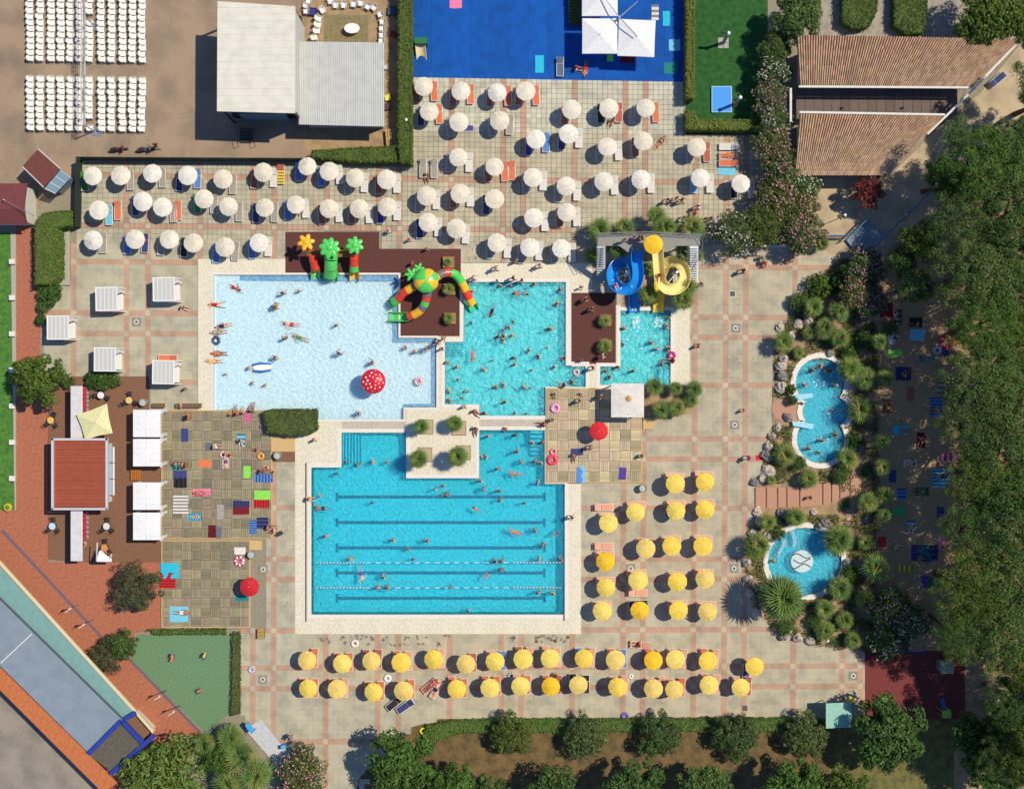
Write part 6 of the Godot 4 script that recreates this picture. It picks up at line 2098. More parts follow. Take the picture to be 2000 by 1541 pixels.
func build_greens() -> void:
	# stone pines shading the terrace
	for q in [[1920, 325, 88, 9.5], [2010, 300, 80, 9], [1992, 420, 92, 10], [1885, 432, 72, 9], [1918, 535, 88, 9.5], [2010, 560, 80, 9], [1930, 640, 72, 9.5], [1995, 690, 84, 9], [1922, 745, 80, 10], [1906, 832, 72, 9.5], [1985, 850, 92, 10], [1934, 930, 78, 9], [1990, 1010, 92, 10], [1905, 1040, 68, 9], [1975, 1120, 92, 9.5], [1900, 1150, 78, 10], [1960, 1225, 84, 9.5], [1880, 1235, 58, 9], [2040, 1310, 84, 9], [1985, 1375, 62, 8], [2060, 1450, 90, 9], [2100, 1380, 80, 9], [1965, 1478, 56, 7], [2060, 420, 90, 9], [2060, 180, 80, 9], [2060, 760, 90, 9], [2070, 960, 90, 9], [2060, 1180, 90, 9]]:
		tree("pine", q[0], q[1], q[2], q[3], "stone_pine", "tall stone pine with broad olive green crown shading the terrace", "stone pines along the terrace")
	for q in [[1790, 560, 32, 6], [1762, 510, 28, 5], [1800, 470, 36, 6.5], [1850, 350, 40, 7]]:
		tree("broad", q[0], q[1], q[2], q[3], "leafy_tree", "dark leafy tree between the service path and the pines", "leafy trees at the pine wood edge")
	# trees along the lower lawn
	for q in [[782, 1492, 60, 4.5], [885, 1544, 48, 4], [1080, 1556, 52, 4], [1240, 1544, 54, 4.5], [1375, 1544, 50, 4.2], [1550, 1546, 58, 4.5], [1655, 1558, 50, 4], [955, 1552, 36, 3.5]]:
		tree("broad", q[0], q[1], q[2], q[3], "leafy_tree", "round leafy tree on the dry lawn below the planted bank", "leafy trees on the dry lawn")
	for q in [[998, 1434, 38], [1142, 1438, 40], [1287, 1436, 40], [1437, 1438, 42], [1572, 1436, 40]]:
		tree("oleander", q[0], q[1], q[2], 1.7, "clipped_oleander", "round green oleander growing out of the planted bank", "round oleanders in the bank")
	tree("broad", 1735, 1432, 66, 4.0, "leafy_tree", "dark bushy tree between the mint green shelter and the red play floor")
	tree("broad", 1908, 1440, 44, 3.6, "leafy_tree", "dark tree at the lawn corner below the red play floor")
	tree("broad", 1945, 1510, 56, 4.6, "leafy_tree", "dark tree standing at the edge of the pine wood by the lawn")
	tree("broad", 1990, 1430, 60, 5, "leafy_tree", "dark tree among the pines beside the red play floor")
	hedge("planted_bank", "strip of low green planting along the terrace above the lawn", [[832, 1418], [880, 1408], [1000, 1405], [1250, 1405], [1500, 1404], [1610, 1404], [1612, 1434], [1400, 1430], [1150, 1432], [900, 1434], [852, 1450], [844, 1474], [816, 1474]], 0.8, [Color(0.08, 0.15, 0.03), Color(0.06, 0.11, 0.025), Color(0.12, 0.2, 0.04)])
	# left side
	tree("broad", 75, 741, 47, 3.2, "leafy_tree", "dense dark green round tree between the lawn kerb and the bar terrace")
	hedge("clipped_hedge", "tall rounded bright green hedge beside the grey ramp", [[66, 432], [80, 416], [112, 410], [136, 410], [136, 440], [112, 446], [114, 470], [112, 540], [98, 556], [66, 556]], 2.2, [Color(0.11, 0.17, 0.03), Color(0.08, 0.13, 0.025), Color(0.14, 0.2, 0.04)])
	tree("bush", 98, 572, 22, 0.7, "small_bush", "small dark bush at the hedge end beside the ramp")
	for q in [[84, 600, 13], [80, 625, 11]]: tree("bush", q[0], q[1], q[2], 0.5, "small_bush", "small bush in the strip behind a slatted cabana", "bushes behind the cabanas")
	tree("sparse", 268, 1146, 46, 2.6, "sparse_tree", "thin tamarisk-like tree with bare branches between terracotta path and deck")
	tree("broad", 240, 1258, 26, 1.8, "leafy_tree", "small dark tree beside the green play floor")
	tree("sparse", 208, 1280, 32, 1.6, "sparse_tree", "olive green shrubby tree leaning over the terracotta path")
	tree("lime", 325, 1520, 76, 3.4, "leafy_tree", "bright lime green tree beside the blue framed building end")
	for q in [[400, 1454, 30, 1.8], [450, 1440, 34, 2.2], [470, 1480, 40, 2.4], [500, 1515, 42, 2.4], [445, 1530, 40, 2.4]]:
		palm(q[0], q[1], q[2], q[3], "bushy green fan palm in the bed beside the grey shower slab", "fan palms by the shower slab", 20, 0.3)
	tree("broad", 430, 1485, 30, 1.9, "leafy_tree", "dark shrub among the palms by the shower slab")
	tree("oleander", 590, 1508, 46, 2.2, "flowering_oleander", "pink flowering oleander at the foot of the shower slab", "", 0)
	for q in [[180, 742, 16], [200, 744, 18], [222, 742, 14], [130, 745, 14]]: tree("bush", q[0], q[1], q[2], 0.5, "small_bush", "low bush in the bed behind the bar", "bushes in the bar bed")
	hedge("rounded_hedge", "dark olive rounded hedge between the deck and the shallow pool", [[512, 804], [530, 799], [617, 799], [619, 838], [600, 850], [560, 852], [520, 846]], 1.5, [Color(0.075, 0.1, 0.03), Color(0.055, 0.08, 0.025), Color(0.09, 0.11, 0.04)])
	hedge("low_hedge", "narrow planted strip along the green play floor", [[452, 1236], [468, 1236], [468, 1395], [450, 1400], [449, 1380]], 0.6, [Color(0.06, 0.1, 0.025), Color(0.08, 0.13, 0.03), Color(0.12, 0.1, 0.04)])
	hedge("low_hedge", "low planted strip between the wooden deck and the green play floor", [[285, 1230], [440, 1229], [440, 1240], [300, 1241]], 0.5, [Color(0.06, 0.11, 0.025), Color(0.09, 0.15, 0.03)])
	# clipped hedges of the yard and the lawn
	var hg := [Color(0.085, 0.13, 0.022), Color(0.065, 0.1, 0.02), Color(0.1, 0.15, 0.03)]
	hedge("clipped_hedge", "tall clipped hedge between the store and the blue carpet", [[777, -60], [804, -60], [804, 320], [780, 318], [776, 280]], 2.2, hg)
	hedge("clipped_hedge", "clipped hedge along the cream parasols below the store", [[608, 292], [700, 286], [774, 284], [777, 316], [700, 317], [605, 308]], 1.7, hg)
	hedge("clipped_hedge", "yellow-green clipped hedge between the blue carpet and the small lawn", [[1340, -60], [1358, -60], [1358, 192], [1340, 192]], 1.9, [Color(0.16, 0.17, 0.03), Color(0.12, 0.14, 0.025), Color(0.19, 0.2, 0.04)])
	hedge("clipped_hedge", "yellow-green clipped hedge across the end of the small lawn", [[1339, 214], [1357, 216], [1362, 231], [1478, 232], [1478, 254], [1339, 252]], 1.6, [Color(0.15, 0.18, 0.03), Color(0.11, 0.14, 0.025), Color(0.18, 0.2, 0.04)])
	hedge("garden_hedge", "dark clipped hedge block behind the clay-tiled roof", [[1646, -60], [1718, -60], [1716, 20], [1700, 52], [1670, 56], [1646, 44]], 1.4, [Color(0.05, 0.085, 0.02), Color(0.07, 0.11, 0.03)])
	hedge("garden_hedge", "dark clipped hedge block next to the cobbled garden path", [[1746, -60], [1812, -60], [1815, 20], [1806, 66], [1772, 66], [1746, 50]], 1.3, [Color(0.04, 0.075, 0.018), Color(0.06, 0.1, 0.025)])
	tree("broad", 1558, 36, 46, 3.4, "leafy_tree", "dark leafy tree by the corner of the clay-tiled roof")
	tree("broad", 1930, 32, 58, 4, "leafy_tree", "dark leafy tree behind the clay-tiled roof")
	tree("broad", 1995, 40, 44, 4, "leafy_tree", "leafy tree by the pointed roof end")
	# oleander belt
	for q in [[1515, 92, 30, -1], [1512, 140, 30, 1], [1506, 190, 34, 0], [1512, 235, 32, 1], [1508, 285, 36, 0], [1530, 330, 40, 0], [1520, 385, 42, 0], [1568, 365, 32, 1], [1556, 410, 38, 0]]:
		tree("oleander", q[0], q[1], q[2], 2.4, "flowering_oleander", ["oleander with pink blossom in the belt beside the clay-tiled house", "oleander with pale blossom in the belt beside the clay-tiled house", "leafy oleander without blossom at the end of the belt"][q[3] if q[3] >= 0 else 2], "oleanders in the belt", q[3])
	tree("oleander", 1434, 452, 40, 2.4, "flowering_oleander", "white flowering oleander beside the slide tower stairs", "", 1)
	tree("oleander", 1490, 440, 42, 2.2, "flowering_oleander", "green oleander between the white and the pink flowering ones")
	tree("oleander", 1566, 455, 40, 2.4, "flowering_oleander", "pink flowering oleander above the shaded bench", "", 0)
	tree("maple", 1695, 374, 30, 2.4, "red_maple", "dark red leaved maple at the corner of the clay-tiled house")
	for q in [[1688, 520, 36, 0], [1672, 572, 32, 0], [1705, 590, 28, 0]]: tree("oleander", q[0], q[1], q[2], 2.0, "flowering_oleander", "pink flowering oleander by the blue-grey footbridge", "oleanders by the footbridge", q[3])
	tree("oleander", 1742, 1190, 40, 2.0, "flowering_oleander", "pink flowering oleander beside the shaded terrace", "", 0)
	tree("oleander", 1735, 1250, 36, 1.8, "flowering_oleander", "pale pink flowering oleander by the red play floor", "", 1)
	tree("oleander", 1780, 1215, 34, 2.0, "flowering_oleander", "grey green oleander among the towels at the terrace end", "", 1)
	# palms
	var tw := "fan palms round the slide tower"
	for q in [[1172, 448, 30, 2.0], [1220, 446, 26, 2.0], [1282, 420, 24, 2.6], [1300, 445, 30, 2.2], [1352, 444, 32, 2.2], [1210, 488, 22, 3.0], [1338, 492, 24, 2.6], [1158, 500, 22, 1.6], [1265, 575, 24, 2.0], [1335, 585, 28, 2.2], [1345, 560, 24, 2.0], [1360, 500, 18, 1.6], [1264, 525, 20, 1.8], [1180, 478, 22, 1.8]]:
		palm(q[0], q[1], q[2], q[3], "green fan palm growing round the slide tower", tw, 20)
	for q in [[1181, 626, 16, 0.9], [1181, 676, 19, 1.0], [877, 622, 15, 0.9], [874, 512, 10, 0.6], [876, 565, 15, 0.9]]:
		var pot := W(q[0] + 2, q[1], 0.4)
		var o := thing("square_planter", "square wooden planter box %s" % ("beside the splash pool" if q[0] > 1000 else "below the rainbow slides"), "planter", Vector3(pot.x, 0.072, pot.z), 0.0, "planters on the rubber floor")
		var b := MB.new()
		for e in [[0, 0.5, 1.1, 0.06], [0, -0.5, 1.1, 0.06], [0.52, 0, 0.06, 0.94], [-0.52, 0, 0.06, 0.94]]: b.box(Vector3(e[0], 0.2, e[1]), Vector3(e[2], 0.4, e[3]))
		part(o, "box_wall", b.done(), mat("planter_wood", c8(188, 152, 90), 0.8, {"tex": "wood", "tile": 1.0}))
		b = MB.new()
		b.box(Vector3(0, 0.17, 0), Vector3(0.98, 0.3, 0.94))
		part(o, "soil", b.done(), M.soil)
		palm(q[0], q[1], q[2], q[3], "small yellow-tipped palm in a planter on the rubber floor", "palms in planters", 18, 0.5)
	for q in [[823, 833, 19, 1.8, 832, 834], [887, 827, 20, 1.8, 896, 836], [817, 896, 23, 2.6, 830, 888], [893, 892, 25, 2.6, 905, 884]]:
		var pot := W(q[4], q[5])
		var o := thing("palm_bed", "square gravel bed set in the cream island between the pools", "planter", Vector3(pot.x, 0.066, pot.z), 0.0, "gravel beds on the island")
		var b := MB.new()
		b.box(Vector3(0, 0.02, 0), Vector3(1.35, 0.06, 1.35))
		part(o, "gravel", b.done(), mat("gravel", c8(190, 170, 136), 0.95, {"tex": "grit", "tile": 1.0}))
		b = MB.new()
		for e in [[0, 0.69, 1.42, 0.04], [0, -0.69, 1.42, 0.04], [0.69, 0, 0.04, 1.34], [-0.69, 0, 0.04, 1.34]]: b.box(Vector3(e[0], 0.03, e[1]), Vector3(e[2], 0.09, e[3]))
		part(o, "border", b.done(), M.drain)
		palm(q[0], q[1], q[2], q[3], "dense green palm on the cream island between the pools", "palms on the pool island", 30, 0.1)
	for q in [[1278, 756, 22, 1.6], [1320, 758, 17, 1.6], [1355, 760, 22, 1.7], [1290, 800, 24, 1.6], [1322, 796, 22, 1.6], [1350, 782, 18, 1.5]]:
		palm(q[0], q[1], q[2], q[3], "green fan palm in the bed beside the thatched hut", "fan palms by the thatched hut", 22, 0.2)
	sheet("garden_soil", [[1262, 752], [1356, 752], [1356, 806], [1280, 822], [1258, 822], [1258, 814]], 0.0, 0.09, M.soil)
	for q in [[1530, 668, 26, 1.8], [1612, 640, 26, 1.6], [1640, 660, 24, 1.6], [1560, 690, 14, 0.8], [1660, 720, 32, 1.8], [1690, 740, 28, 1.6], [1680, 800, 30, 1.8], [1655, 895, 26, 1.2], [1535, 888, 28, 1.2], [1580, 935, 24, 1.4], [1506, 938, 12, 0.8], [1720, 668, 20, 3.0], [1730, 740, 22, 2.4], [1722, 862, 20, 2.6], [1726, 912, 20, 2.4], [1730, 968, 22, 2.6], [1696, 982, 26, 2.2], [1728, 1006, 18, 2.0], [1640, 1055, 36, 2.0], [1690, 1060, 18, 1.4], [1712, 1108, 34, 2.2], [1480, 1066, 32, 2.4], [1500, 1020, 20, 1.6], [1555, 1010, 24, 1.4], [1640, 1150, 30, 1.6], [1610, 1190, 26, 1.2], [1650, 1210, 22, 1.2], [1690, 1170, 24, 1.4], [1612, 1232, 24, 1.2], [1665, 1250, 22, 1.0], [1560, 486, 16, 1.4], [1605, 476, 18, 1.4], [1705, 1250, 22, 1.2], [1590, 600, 24, 1.8], [1640, 610, 26, 1.8], [1580, 650, 16, 1.0]]:
		var where := "by the footbridge oleanders" if q[1] < 640 else ("beside the double whirlpool" if q[1] < 925 else ("along the brick garden steps" if q[1] < 1015 else ("beside the round whirlpool" if q[1] < 1140 else "below the round whirlpool")))
		if q[0] > 1715: where = "at the edge of the shaded terrace " + ("near the double whirlpool" if q[1] < 930 else "near the round whirlpool")
		palm(q[0], q[1], q[2], q[3], "%s fan palm %s" % ["broad green" if q[2] >= 28 else ("small yellow-green" if q[2] <= 18 else "green"), where], "fan palms in the rock garden", 24, 0.28)
	palm(1527, 1168, 52, 4.6, "very large fan palm with long blades beside the round whirlpool", "", 44, 0.12)
	for q in [[1545, 760, 10], [1548, 782, 9], [1660, 690, 16], [1670, 860, 16], [1560, 905, 14], [1640, 930, 14], [1520, 1040, 14], [1530, 1225, 16], [1590, 1215, 14], [1740, 640, 14], [1600, 560, 24], [1650, 545, 24], [1560, 590, 18], [1690, 660, 18], [1660, 1120, 16]]:
		tree("bush", q[0], q[1], q[2], 0.6, "small_bush", "low green bush among the rocks of the whirlpool garden", "bushes in the rock garden")
	mat("rock_pale", c8(196, 184, 170), 0.95, {"tex": "dirt", "tile": 2.0})
	mat("rock_grey", c8(142, 138, 134), 0.95, {"tex": "dirt", "tile": 2.0})
	for q in [[1527, 715, 11], [1530, 735, 12], [1528, 757, 12], [1532, 700, 9], [1525, 640, 10], [1545, 655, 9], [1560, 632, 12], [1580, 628, 10], [1622, 690, 9], [1540, 815, 9], [1520, 836, 10], [1510, 852, 10], [1502, 872, 11], [1500, 890, 12], [1503, 920, 14], [1490, 936, 12], [1475, 942, 10], [1660, 690, 10], [1665, 760, 9], [1674, 850, 10], [1680, 875, 9], [1480, 1000, 11], [1528, 1002, 11], [1485, 1018, 12], [1470, 1040, 9], [1500, 1046, 10], [1508, 1052, 9], [1590, 1000, 9], [1615, 1022, 12], [1600, 1028, 9], [1570, 930, 10], [1655, 1100, 10], [1664, 1120, 9], [1460, 1100, 10], [1462, 1130, 10], [1466, 1160, 10], [1480, 1200, 12], [1540, 1232, 12], [1560, 1246, 12], [1585, 1252, 12], [1600, 1240, 10], [1530, 1246, 8], [1640, 1080, 9]]:
		rock(q[0], q[1], q[2], rr(0.5, 0.9), M.rock_pale if rng.randf() < 0.65 else M.rock_grey, "pale weathered boulder edging the whirlpool garden", "boulders of the whirlpool garden")
	# brick garden steps between the whirlpools
	mat("step_brick", c8(192, 146, 120), 0.9, {"tex": "grit", "tile": 1.0})
	mat("step_edge", c8(70, 52, 44), 0.9)
	var st := Node3D.new()
	st.name = numbered("garden_steps")
	st.set_meta("kind", "structure")
	add_child(st)
	var xs := [1475, 1497, 1519, 1537, 1562, 1607, 1624, 1640, 1660, 1682]
	for k in 9:
		var x0: float = xs[k]
		var x1: float = xs[k + 1]
		var dy := 0.0 if k < 5 else -(k - 4) * 7.0
		var dy1 := 0.0 if k < 4 else -(k - 3) * 7.0
		var b := MB.new()
		b.prism(P2([[x0 + 1, 952 + dy + rr(-2, 2)], [x1 - 1, 952 + dy1 + rr(-2, 2)], [x1 - 1, 992 + dy1 * 0.8 + rr(-2, 2)], [x0 + 1, 992 + dy * 0.8 + rr(-2, 2)]]), 0.0, 0.1 + 0.02 * k)
		part(st, "brick_tread", b.done(), M.step_brick)
		b = MB.new()
		b.prism(P2([[x0 - 1.2, 953 + dy], [x0 + 1.0, 953 + dy], [x0 + 1.6, 991 + dy * 0.8], [x0 - 0.6, 991 + dy * 0.8]]), 0.0, 0.094 + 0.02 * k)
		part(st, "step_edging", b.done(), M.step_edge)
	for k in 22:   # irregular stone paving beyond the steps
		var cx := 1640.0 + (k % 4) * 19.0 + rr(-3, 3)
		var cy := 936.0 + (k / 4) * 21.0 + rr(-3, 3)
		if k >= 8 and k % 4 == 0: continue
		var pts := []
		for e in 6: pts.append([cx + cos(TAU * e / 6.0 + 0.3) * rr(8, 10.5), cy + sin(TAU * e / 6.0 + 0.3) * rr(9, 12)])
		var b := MB.new()
		b.prism(P2(pts), 0.0, 0.12 + rr(0, 0.03))
		part(st, "paving_stone", b.done(), mat("stone_%d" % (k % 3), [c8(190, 152, 128), c8(178, 146, 126), c8(198, 164, 142)][k % 3], 0.95, {"tex": "dirt", "tile": 2.0}))
	var bp := MB.new()
	bp.prism(P2([[1508, 790], [1520, 778], [1534, 780], [1556, 786], [1556, 824], [1530, 824], [1514, 816], [1508, 804]]), 0.0, 0.11)
	part(st, "brick_tread", bp.done(), M.step_brick)

func build_details() -> void:
	plank_deck("wooden_deck", "weathered plank deck of square tiles by the white gazebos", 316, 803, 529, 1051, 11, 13, c8(172, 158, 134), 0.2)
	plank_deck("wooden_deck", "lower weathered plank deck with a red parasol beside the green play floor", 316, 1057, 486, 1224, 9, 9, c8(162, 150, 126), 0.2)
	plank_deck("wooden_deck", "golden brown plank deck beside the thatched hut", 1069, 760, 1252, 941, 9, 9, c8(216, 200, 164), 0.2)
	var b := MB.new()
	# stone blocks along the lawn
	b.chamfer(Vector3(0, 0.22, 0), Vector3(0.56, 0.44, 0.5), 0.04)
	var bm := b.done()
	for k in 7:
		var w := W(22, 511 + k * 70.6, 0.4)
		solo("stone_block", "pale stone block on the kerb of the bright lawn", "bollard", bm, M.white_kerb, Vector3(w.x, 0.08, w.z), rr(-0.05, 0.05), "stone blocks along the lawn kerb")
	# square floor fittings with a white ring
	for q in [[1437, 641, "near the splash pool"], [1435, 830, "near the thatched hut bed"], [1434, 1110, "by the large fan palm"], [1667, 1320, "by the red play floor"], [513, 1327, "by the planted strip"], [514, 1112, "by the lower wooden deck"], [266, 629, "between the slatted cabanas"], [1232, 1110, "among the yellow parasols"]]:
		var w := W(q[0], q[1])
		var o := thing("floor_fitting", "square grey floor plate with white ring %s" % q[2], "drain cover", Vector3(w.x, 0.054, w.z))
		b = MB.new()
		b.chamfer(Vector3(0, 0.01, 0), Vector3(0.85, 0.03, 0.85), 0.008)
		part(o, "plate", b.done(), mat("plate_grey", c8(150, 144, 130), 0.9, {"tex": "grit", "tile": 1.0}))
		b = MB.new()
		b.lathe([Vector2(0.13, 0.02), Vector2(0.24, 0.02), Vector2(0.23, 0.06), Vector2(0.14, 0.06)], 18)
		part(o, "ring", b.done(), M.white_kerb)
		b = MB.new()
		b.lathe([Vector2(0.12, 0.026), Vector2(0.0, 0.04)], 12)
		part(o, "grate", b.done(), M.drain)
	for q in [[1212, 773, "near the hedge"], [1431, 574, ""], [1455, 1383, ""]]:
		if q[0] == 1212: continue
		var w := W(q[0], q[1])
		var o := thing("manhole_cover", "square brown manhole cover %s" % ("on the terrace above the floor ring" if q[1] < 800 else "beside the planted bank"), "manhole", Vector3(w.x, 0.052, w.z))
		b = MB.new()
		b.chamfer(Vector3(0, 0.008, 0), Vector3(0.5, 0.02, 0.5), 0.005)
		part(o, "lid", b.done(), M.drain)
		b = MB.new()
		for e in [[0, 0.27, 0.58, 0.04], [0, -0.27, 0.58, 0.04], [0.27, 0, 0.04, 0.5], [-0.27, 0, 0.04, 0.5]]: b.box(Vector3(e[0], 0.0, e[1]), Vector3(e[2], 0.03, e[3]))
		part(o, "frame", b.done(), M.galvanised)
	# lane ropes
	for y in [1100.0, 1149.0]:
		var o := thing("lane_rope", "floating lane rope of %s in the lap pool" % ("discs nearer the middle" if y < 1120 else "discs beside the last lane line"), "lane rope")
		var a := W(618, y)
		var d := W(1099, y - 1)
		b = MB.new()
		b.tube([a + Vector3(0, -0.1, 0), d + Vector3(0, -0.1, 0)], [0.012, 0.012], 5)
		part(o, "cable", b.done(), M.dark_metal)
		var disc := MB.new()
		disc.tube([Vector3(-0.05, 0, 0), Vector3(0.05, 0, 0)], [0.045, 0.045], 8)
		var dm := disc.done()
		var n := 150
		for k in n:
			var t := (k + 0.5) / n
			var edge := t < 0.2 or t > 0.8
			var white := (k % 2 == 0) if edge else (k / 3) % 2 == 0
			if not edge and not white and k % 3 != 1: continue
			part(o, "float", dm, mat("float_white", c8(240, 240, 240), 0.4) if white else (mat("float_red", c8(200, 50, 60), 0.4) if edge else mat("float_blue", c8(60, 120, 200), 0.4)), xf(a.lerp(d, t) + Vector3(0, -0.09, 0)))
	# bins, posts, lamps
	for q in [[541, 890, "round grey bin at the deck corner by the hedge"], [490, 1084, "round grey bin beside the pine step of the lower deck"], [278, 786, "round pale bin by the corner gazebo"], [1256, 954, "round grey bin below the golden brown deck"]]:
		var w := W(q[0], q[1], 0.8)
		var o := thing("litter_bin", q[2], "bin", Vector3(w.x, 0.054, w.z))
		b = MB.new()
		b.lathe([Vector2(0.3, 0), Vector2(0.34, 0.1), Vector2(0.36, 0.78), Vector2(0.38, 0.8), Vector2(0.36, 0.84), Vector2(0.33, 0.84), Vector2(0.31, 0.6), Vector2(0, 0.6)], 18)
		part(o, "barrel", b.done(), mat("bin_grey", c8(150, 154, 148), 0.5))
		b = MB.new()
		b.lathe([Vector2(0.31, 0.7), Vector2(0, 0.74)], 18)
		part(o, "lid", b.done(), mat("bin_lid", c8(176, 182, 176), 0.5))
	for q in [[1651, 420, 2.6, "globe lamp with a long shadow on the path beside the red maple"], [1961, 234, 2.4, "globe lamp by the bush at the service path"], [793, 234, 2.2, "globe lamp standing in the clipped hedge by the blue carpet"], [1326, 811, 1.2, "low globe lamp at the palm bed by the thatched hut"], [1617, 1252, 1.2, "low globe lamp among the boulders"], [444, 1419, 1.4, "globe lamp on the planted corner by the green play floor"]]:
		var w := W(q[0], q[1], q[2])
		var o := thing("globe_lamp", q[3], "lamp", Vector3(w.x, 0.04, w.z))
		b = MB.new()
		b.tube([Vector3.ZERO, Vector3(0, q[2] - 0.15, 0)], [0.045, 0.035], 8)
		part(o, "post", b.done(), M.dark_metal)
		b = MB.new()
		b.ball(Vector3(0, q[2], 0), Vector3(0.16, 0.16, 0.16), 14)
		part(o, "globe", b.done(), mat("globe", c8(240, 232, 206), 0.3))
	for q in [[133, 1191, "by the diagonal drain channel"], [160, 1222, "farther along the drain channel"], [308, 1363, "beside the green play floor"], [336, 1393, "near the blue framed building end"]]:
		var w := W(q[0], q[1], 3.2)
		var o := thing("path_lamp", "slim white lamp post on the terracotta path %s" % q[2], "lamp post", Vector3(w.x, 0.03, w.z))
		b = MB.new()
		b.tube([Vector3(0, 0, 0), Vector3(0, 2.4, 0)], [0.045, 0.04], 8)
		part(o, "post", b.done(), M.galvanised)
		b = MB.new()
		b.tube([Vector3(0, 2.35, 0), Vector3(-0.18, 2.75, 0.12), Vector3(-0.45, 2.9, 0.3)], [0.03, 0.03, 0.03], 6)
		part(o, "arm", b.done(), M.white_metal)
		b = MB.new()
		b.tube([Vector3(0.0, 2.35, 0), Vector3(0.02, 3.0, -0.06), Vector3(0.0, 3.2, 0)], [0.05, 0.12, 0.05], 8)
		part(o, "lamp_head", b.done(), M.white_plastic)
	# tall shower columns on the small lawn
	for q in [[1424, 62, 1413, 84, "black and white topped column standing on four stone slabs"], [1446, 190, 1437, 203, "grey column beside the sky blue mat on the small lawn"]]:
		var base := W(q[2], q[3])
		var tip := W(q[0], q[1], 3.0)
		var o := thing("shower_column", q[4], "shower", Vector3(base.x, 0.042, base.z))
		b = MB.new()
		b.tube([Vector3.ZERO, (tip - base) * Vector3(0.6, 0.9, 0.6)], [0.17, 0.13], 10)
		part(o, "column", b.done(), mat("column_grey", c8(150, 160, 168), 0.5))
		b = MB.new()
		b.ball((tip - base) * Vector3(0.6, 0.95, 0.6), Vector3(0.2, 0.22, 0.2), 10)
		part(o, "head", b.done(), M.white_plastic)
		if q[0] == 1424:
			b = MB.new()
			b.tube([(tip - base) * Vector3(0.6, 0.97, 0.6), (tip - base) * Vector3(0.6, 0.97, 0.6) + Vector3(-0.7, 0.05, -0.1)], [0.12, 0.15], 8)
			part(o, "arm", b.done(), M.dark_metal)
			b = MB.new()
			b.chamfer(Vector3.ZERO, Vector3(0.5, 0.05, 0.5), 0.01)
			for e in [[-0.27, -0.27], [0.27, 0.27], [-0.27, 0.27], [0.27, -0.27]]: part(o, "slab", b.done(), M.concrete, xf(Vector3(e[0], 0.02, e[1])))
		else:
			b = MB.new()
			b.lathe([Vector2(0.28, 0), Vector2(0.3, 0.08), Vector2(0.16, 0.14)], 16)
			part(o, "foot", b.done(), M.straw)
	b = MB.new()
	b.chamfer(Vector3(0, 0.12, 0), Vector3(1.9, 0.24, 2.5), 0.06)
	var mt := W(1410, 194, 0.2)
	var mo := thing("gym_mat", "thick sky blue mat with white edge on the small lawn", "mat", Vector3(mt.x, 0.042, mt.z))
	part(mo, "mat", b.done(), mat("mat_blue", c8(70, 152, 232), 0.7))
	b = MB.new()
	b.ringtorus(Vector3.ZERO, 0.01, 0.005, 4, 4)
	b = MB.new()
	for e in [[0, 1.24, 1.96, 0.07], [0, -1.24, 1.96, 0.07], [0.95, 0, 0.07, 2.4], [-0.95, 0, 0.07, 2.4]]: b.box(Vector3(e[0], 0.12, e[1]), Vector3(e[2], 0.2, e[3]))
	part(mo, "mat_border", b.done(), mat("mat_edge", c8(176, 206, 236), 0.7))
	# sun beds and mats on the blue carpet
	for q in [[1054, 125, 17, 34, "cyan", "cyan towel spread alone on the blue carpet"], [1280, 24, 14, 30, "white", "navy and white striped towel on the blue carpet"], [1302, 36, 14, 29, "cyan", "turquoise patterned mat by the hedge on the blue carpet"], [1310, 133, 26, 22, "teal", "teal mat in the hedge shadow on the blue carpet"], [1318, 88, 22, 22, "sky", "pale towel by the hedge on the blue carpet"], [890, 6, 24, 20, "pink", "pink towel at the far side of the blue carpet"], [1192, 110, 12, 20, "lime", "lime towel under the white square parasols"], [1226, 112, 30, 20, "maroon", "maroon towel under the white square parasols"]]:
		towel(q[0], q[1], -90 if q[3] > q[2] else 0, q[4], q[5], "", 0.06, maxf(q[2], q[3]) / PX, minf(q[2], q[3]) / PX, 1 if "striped" in q[5] else 2)
	lounger(1094, 130, -90, "slate", "slate grey sun bed with white ends on the blue carpet", "", 0.06)
	var hs := W(822, 92, 1.0)
	var hso := thing("garden_slide", "small children's slide with cream chute and green top by the tall hedge", "slide", Vector3(hs.x, 0.06, hs.z))
	part(hso, "chute", trough([Vector3(-0.1, 1.2, -0.3), Vector3(-0.05, 0.8, 0.4), Vector3(0.0, 0.25, 1.3), Vector3(-0.1, 0.12, 1.7)], 0.6, -0.9, 0.9, 7, 0.05).done(), mat("slide_sand", c8(222, 206, 160), 0.4))
	b = MB.new()
	b.box(Vector3(0, 0.6, -0.6), Vector3(1.2, 1.2, 0.6))
	part(hso, "tower", b.done(), mat("slide_green", c8(34, 110, 60), 0.5))
	# hedge island by the parasols
	hedge("clipped_hedge", "small green hedge island beneath the white square parasols", [[1110, -30], [1134, -30], [1134, 44], [1112, 44]], 1.0, [Color(0.05, 0.09, 0.02), Color(0.07, 0.12, 0.03)])
	# towels and toys on the decks
	var dl := "towels on the deck by the gazebos"
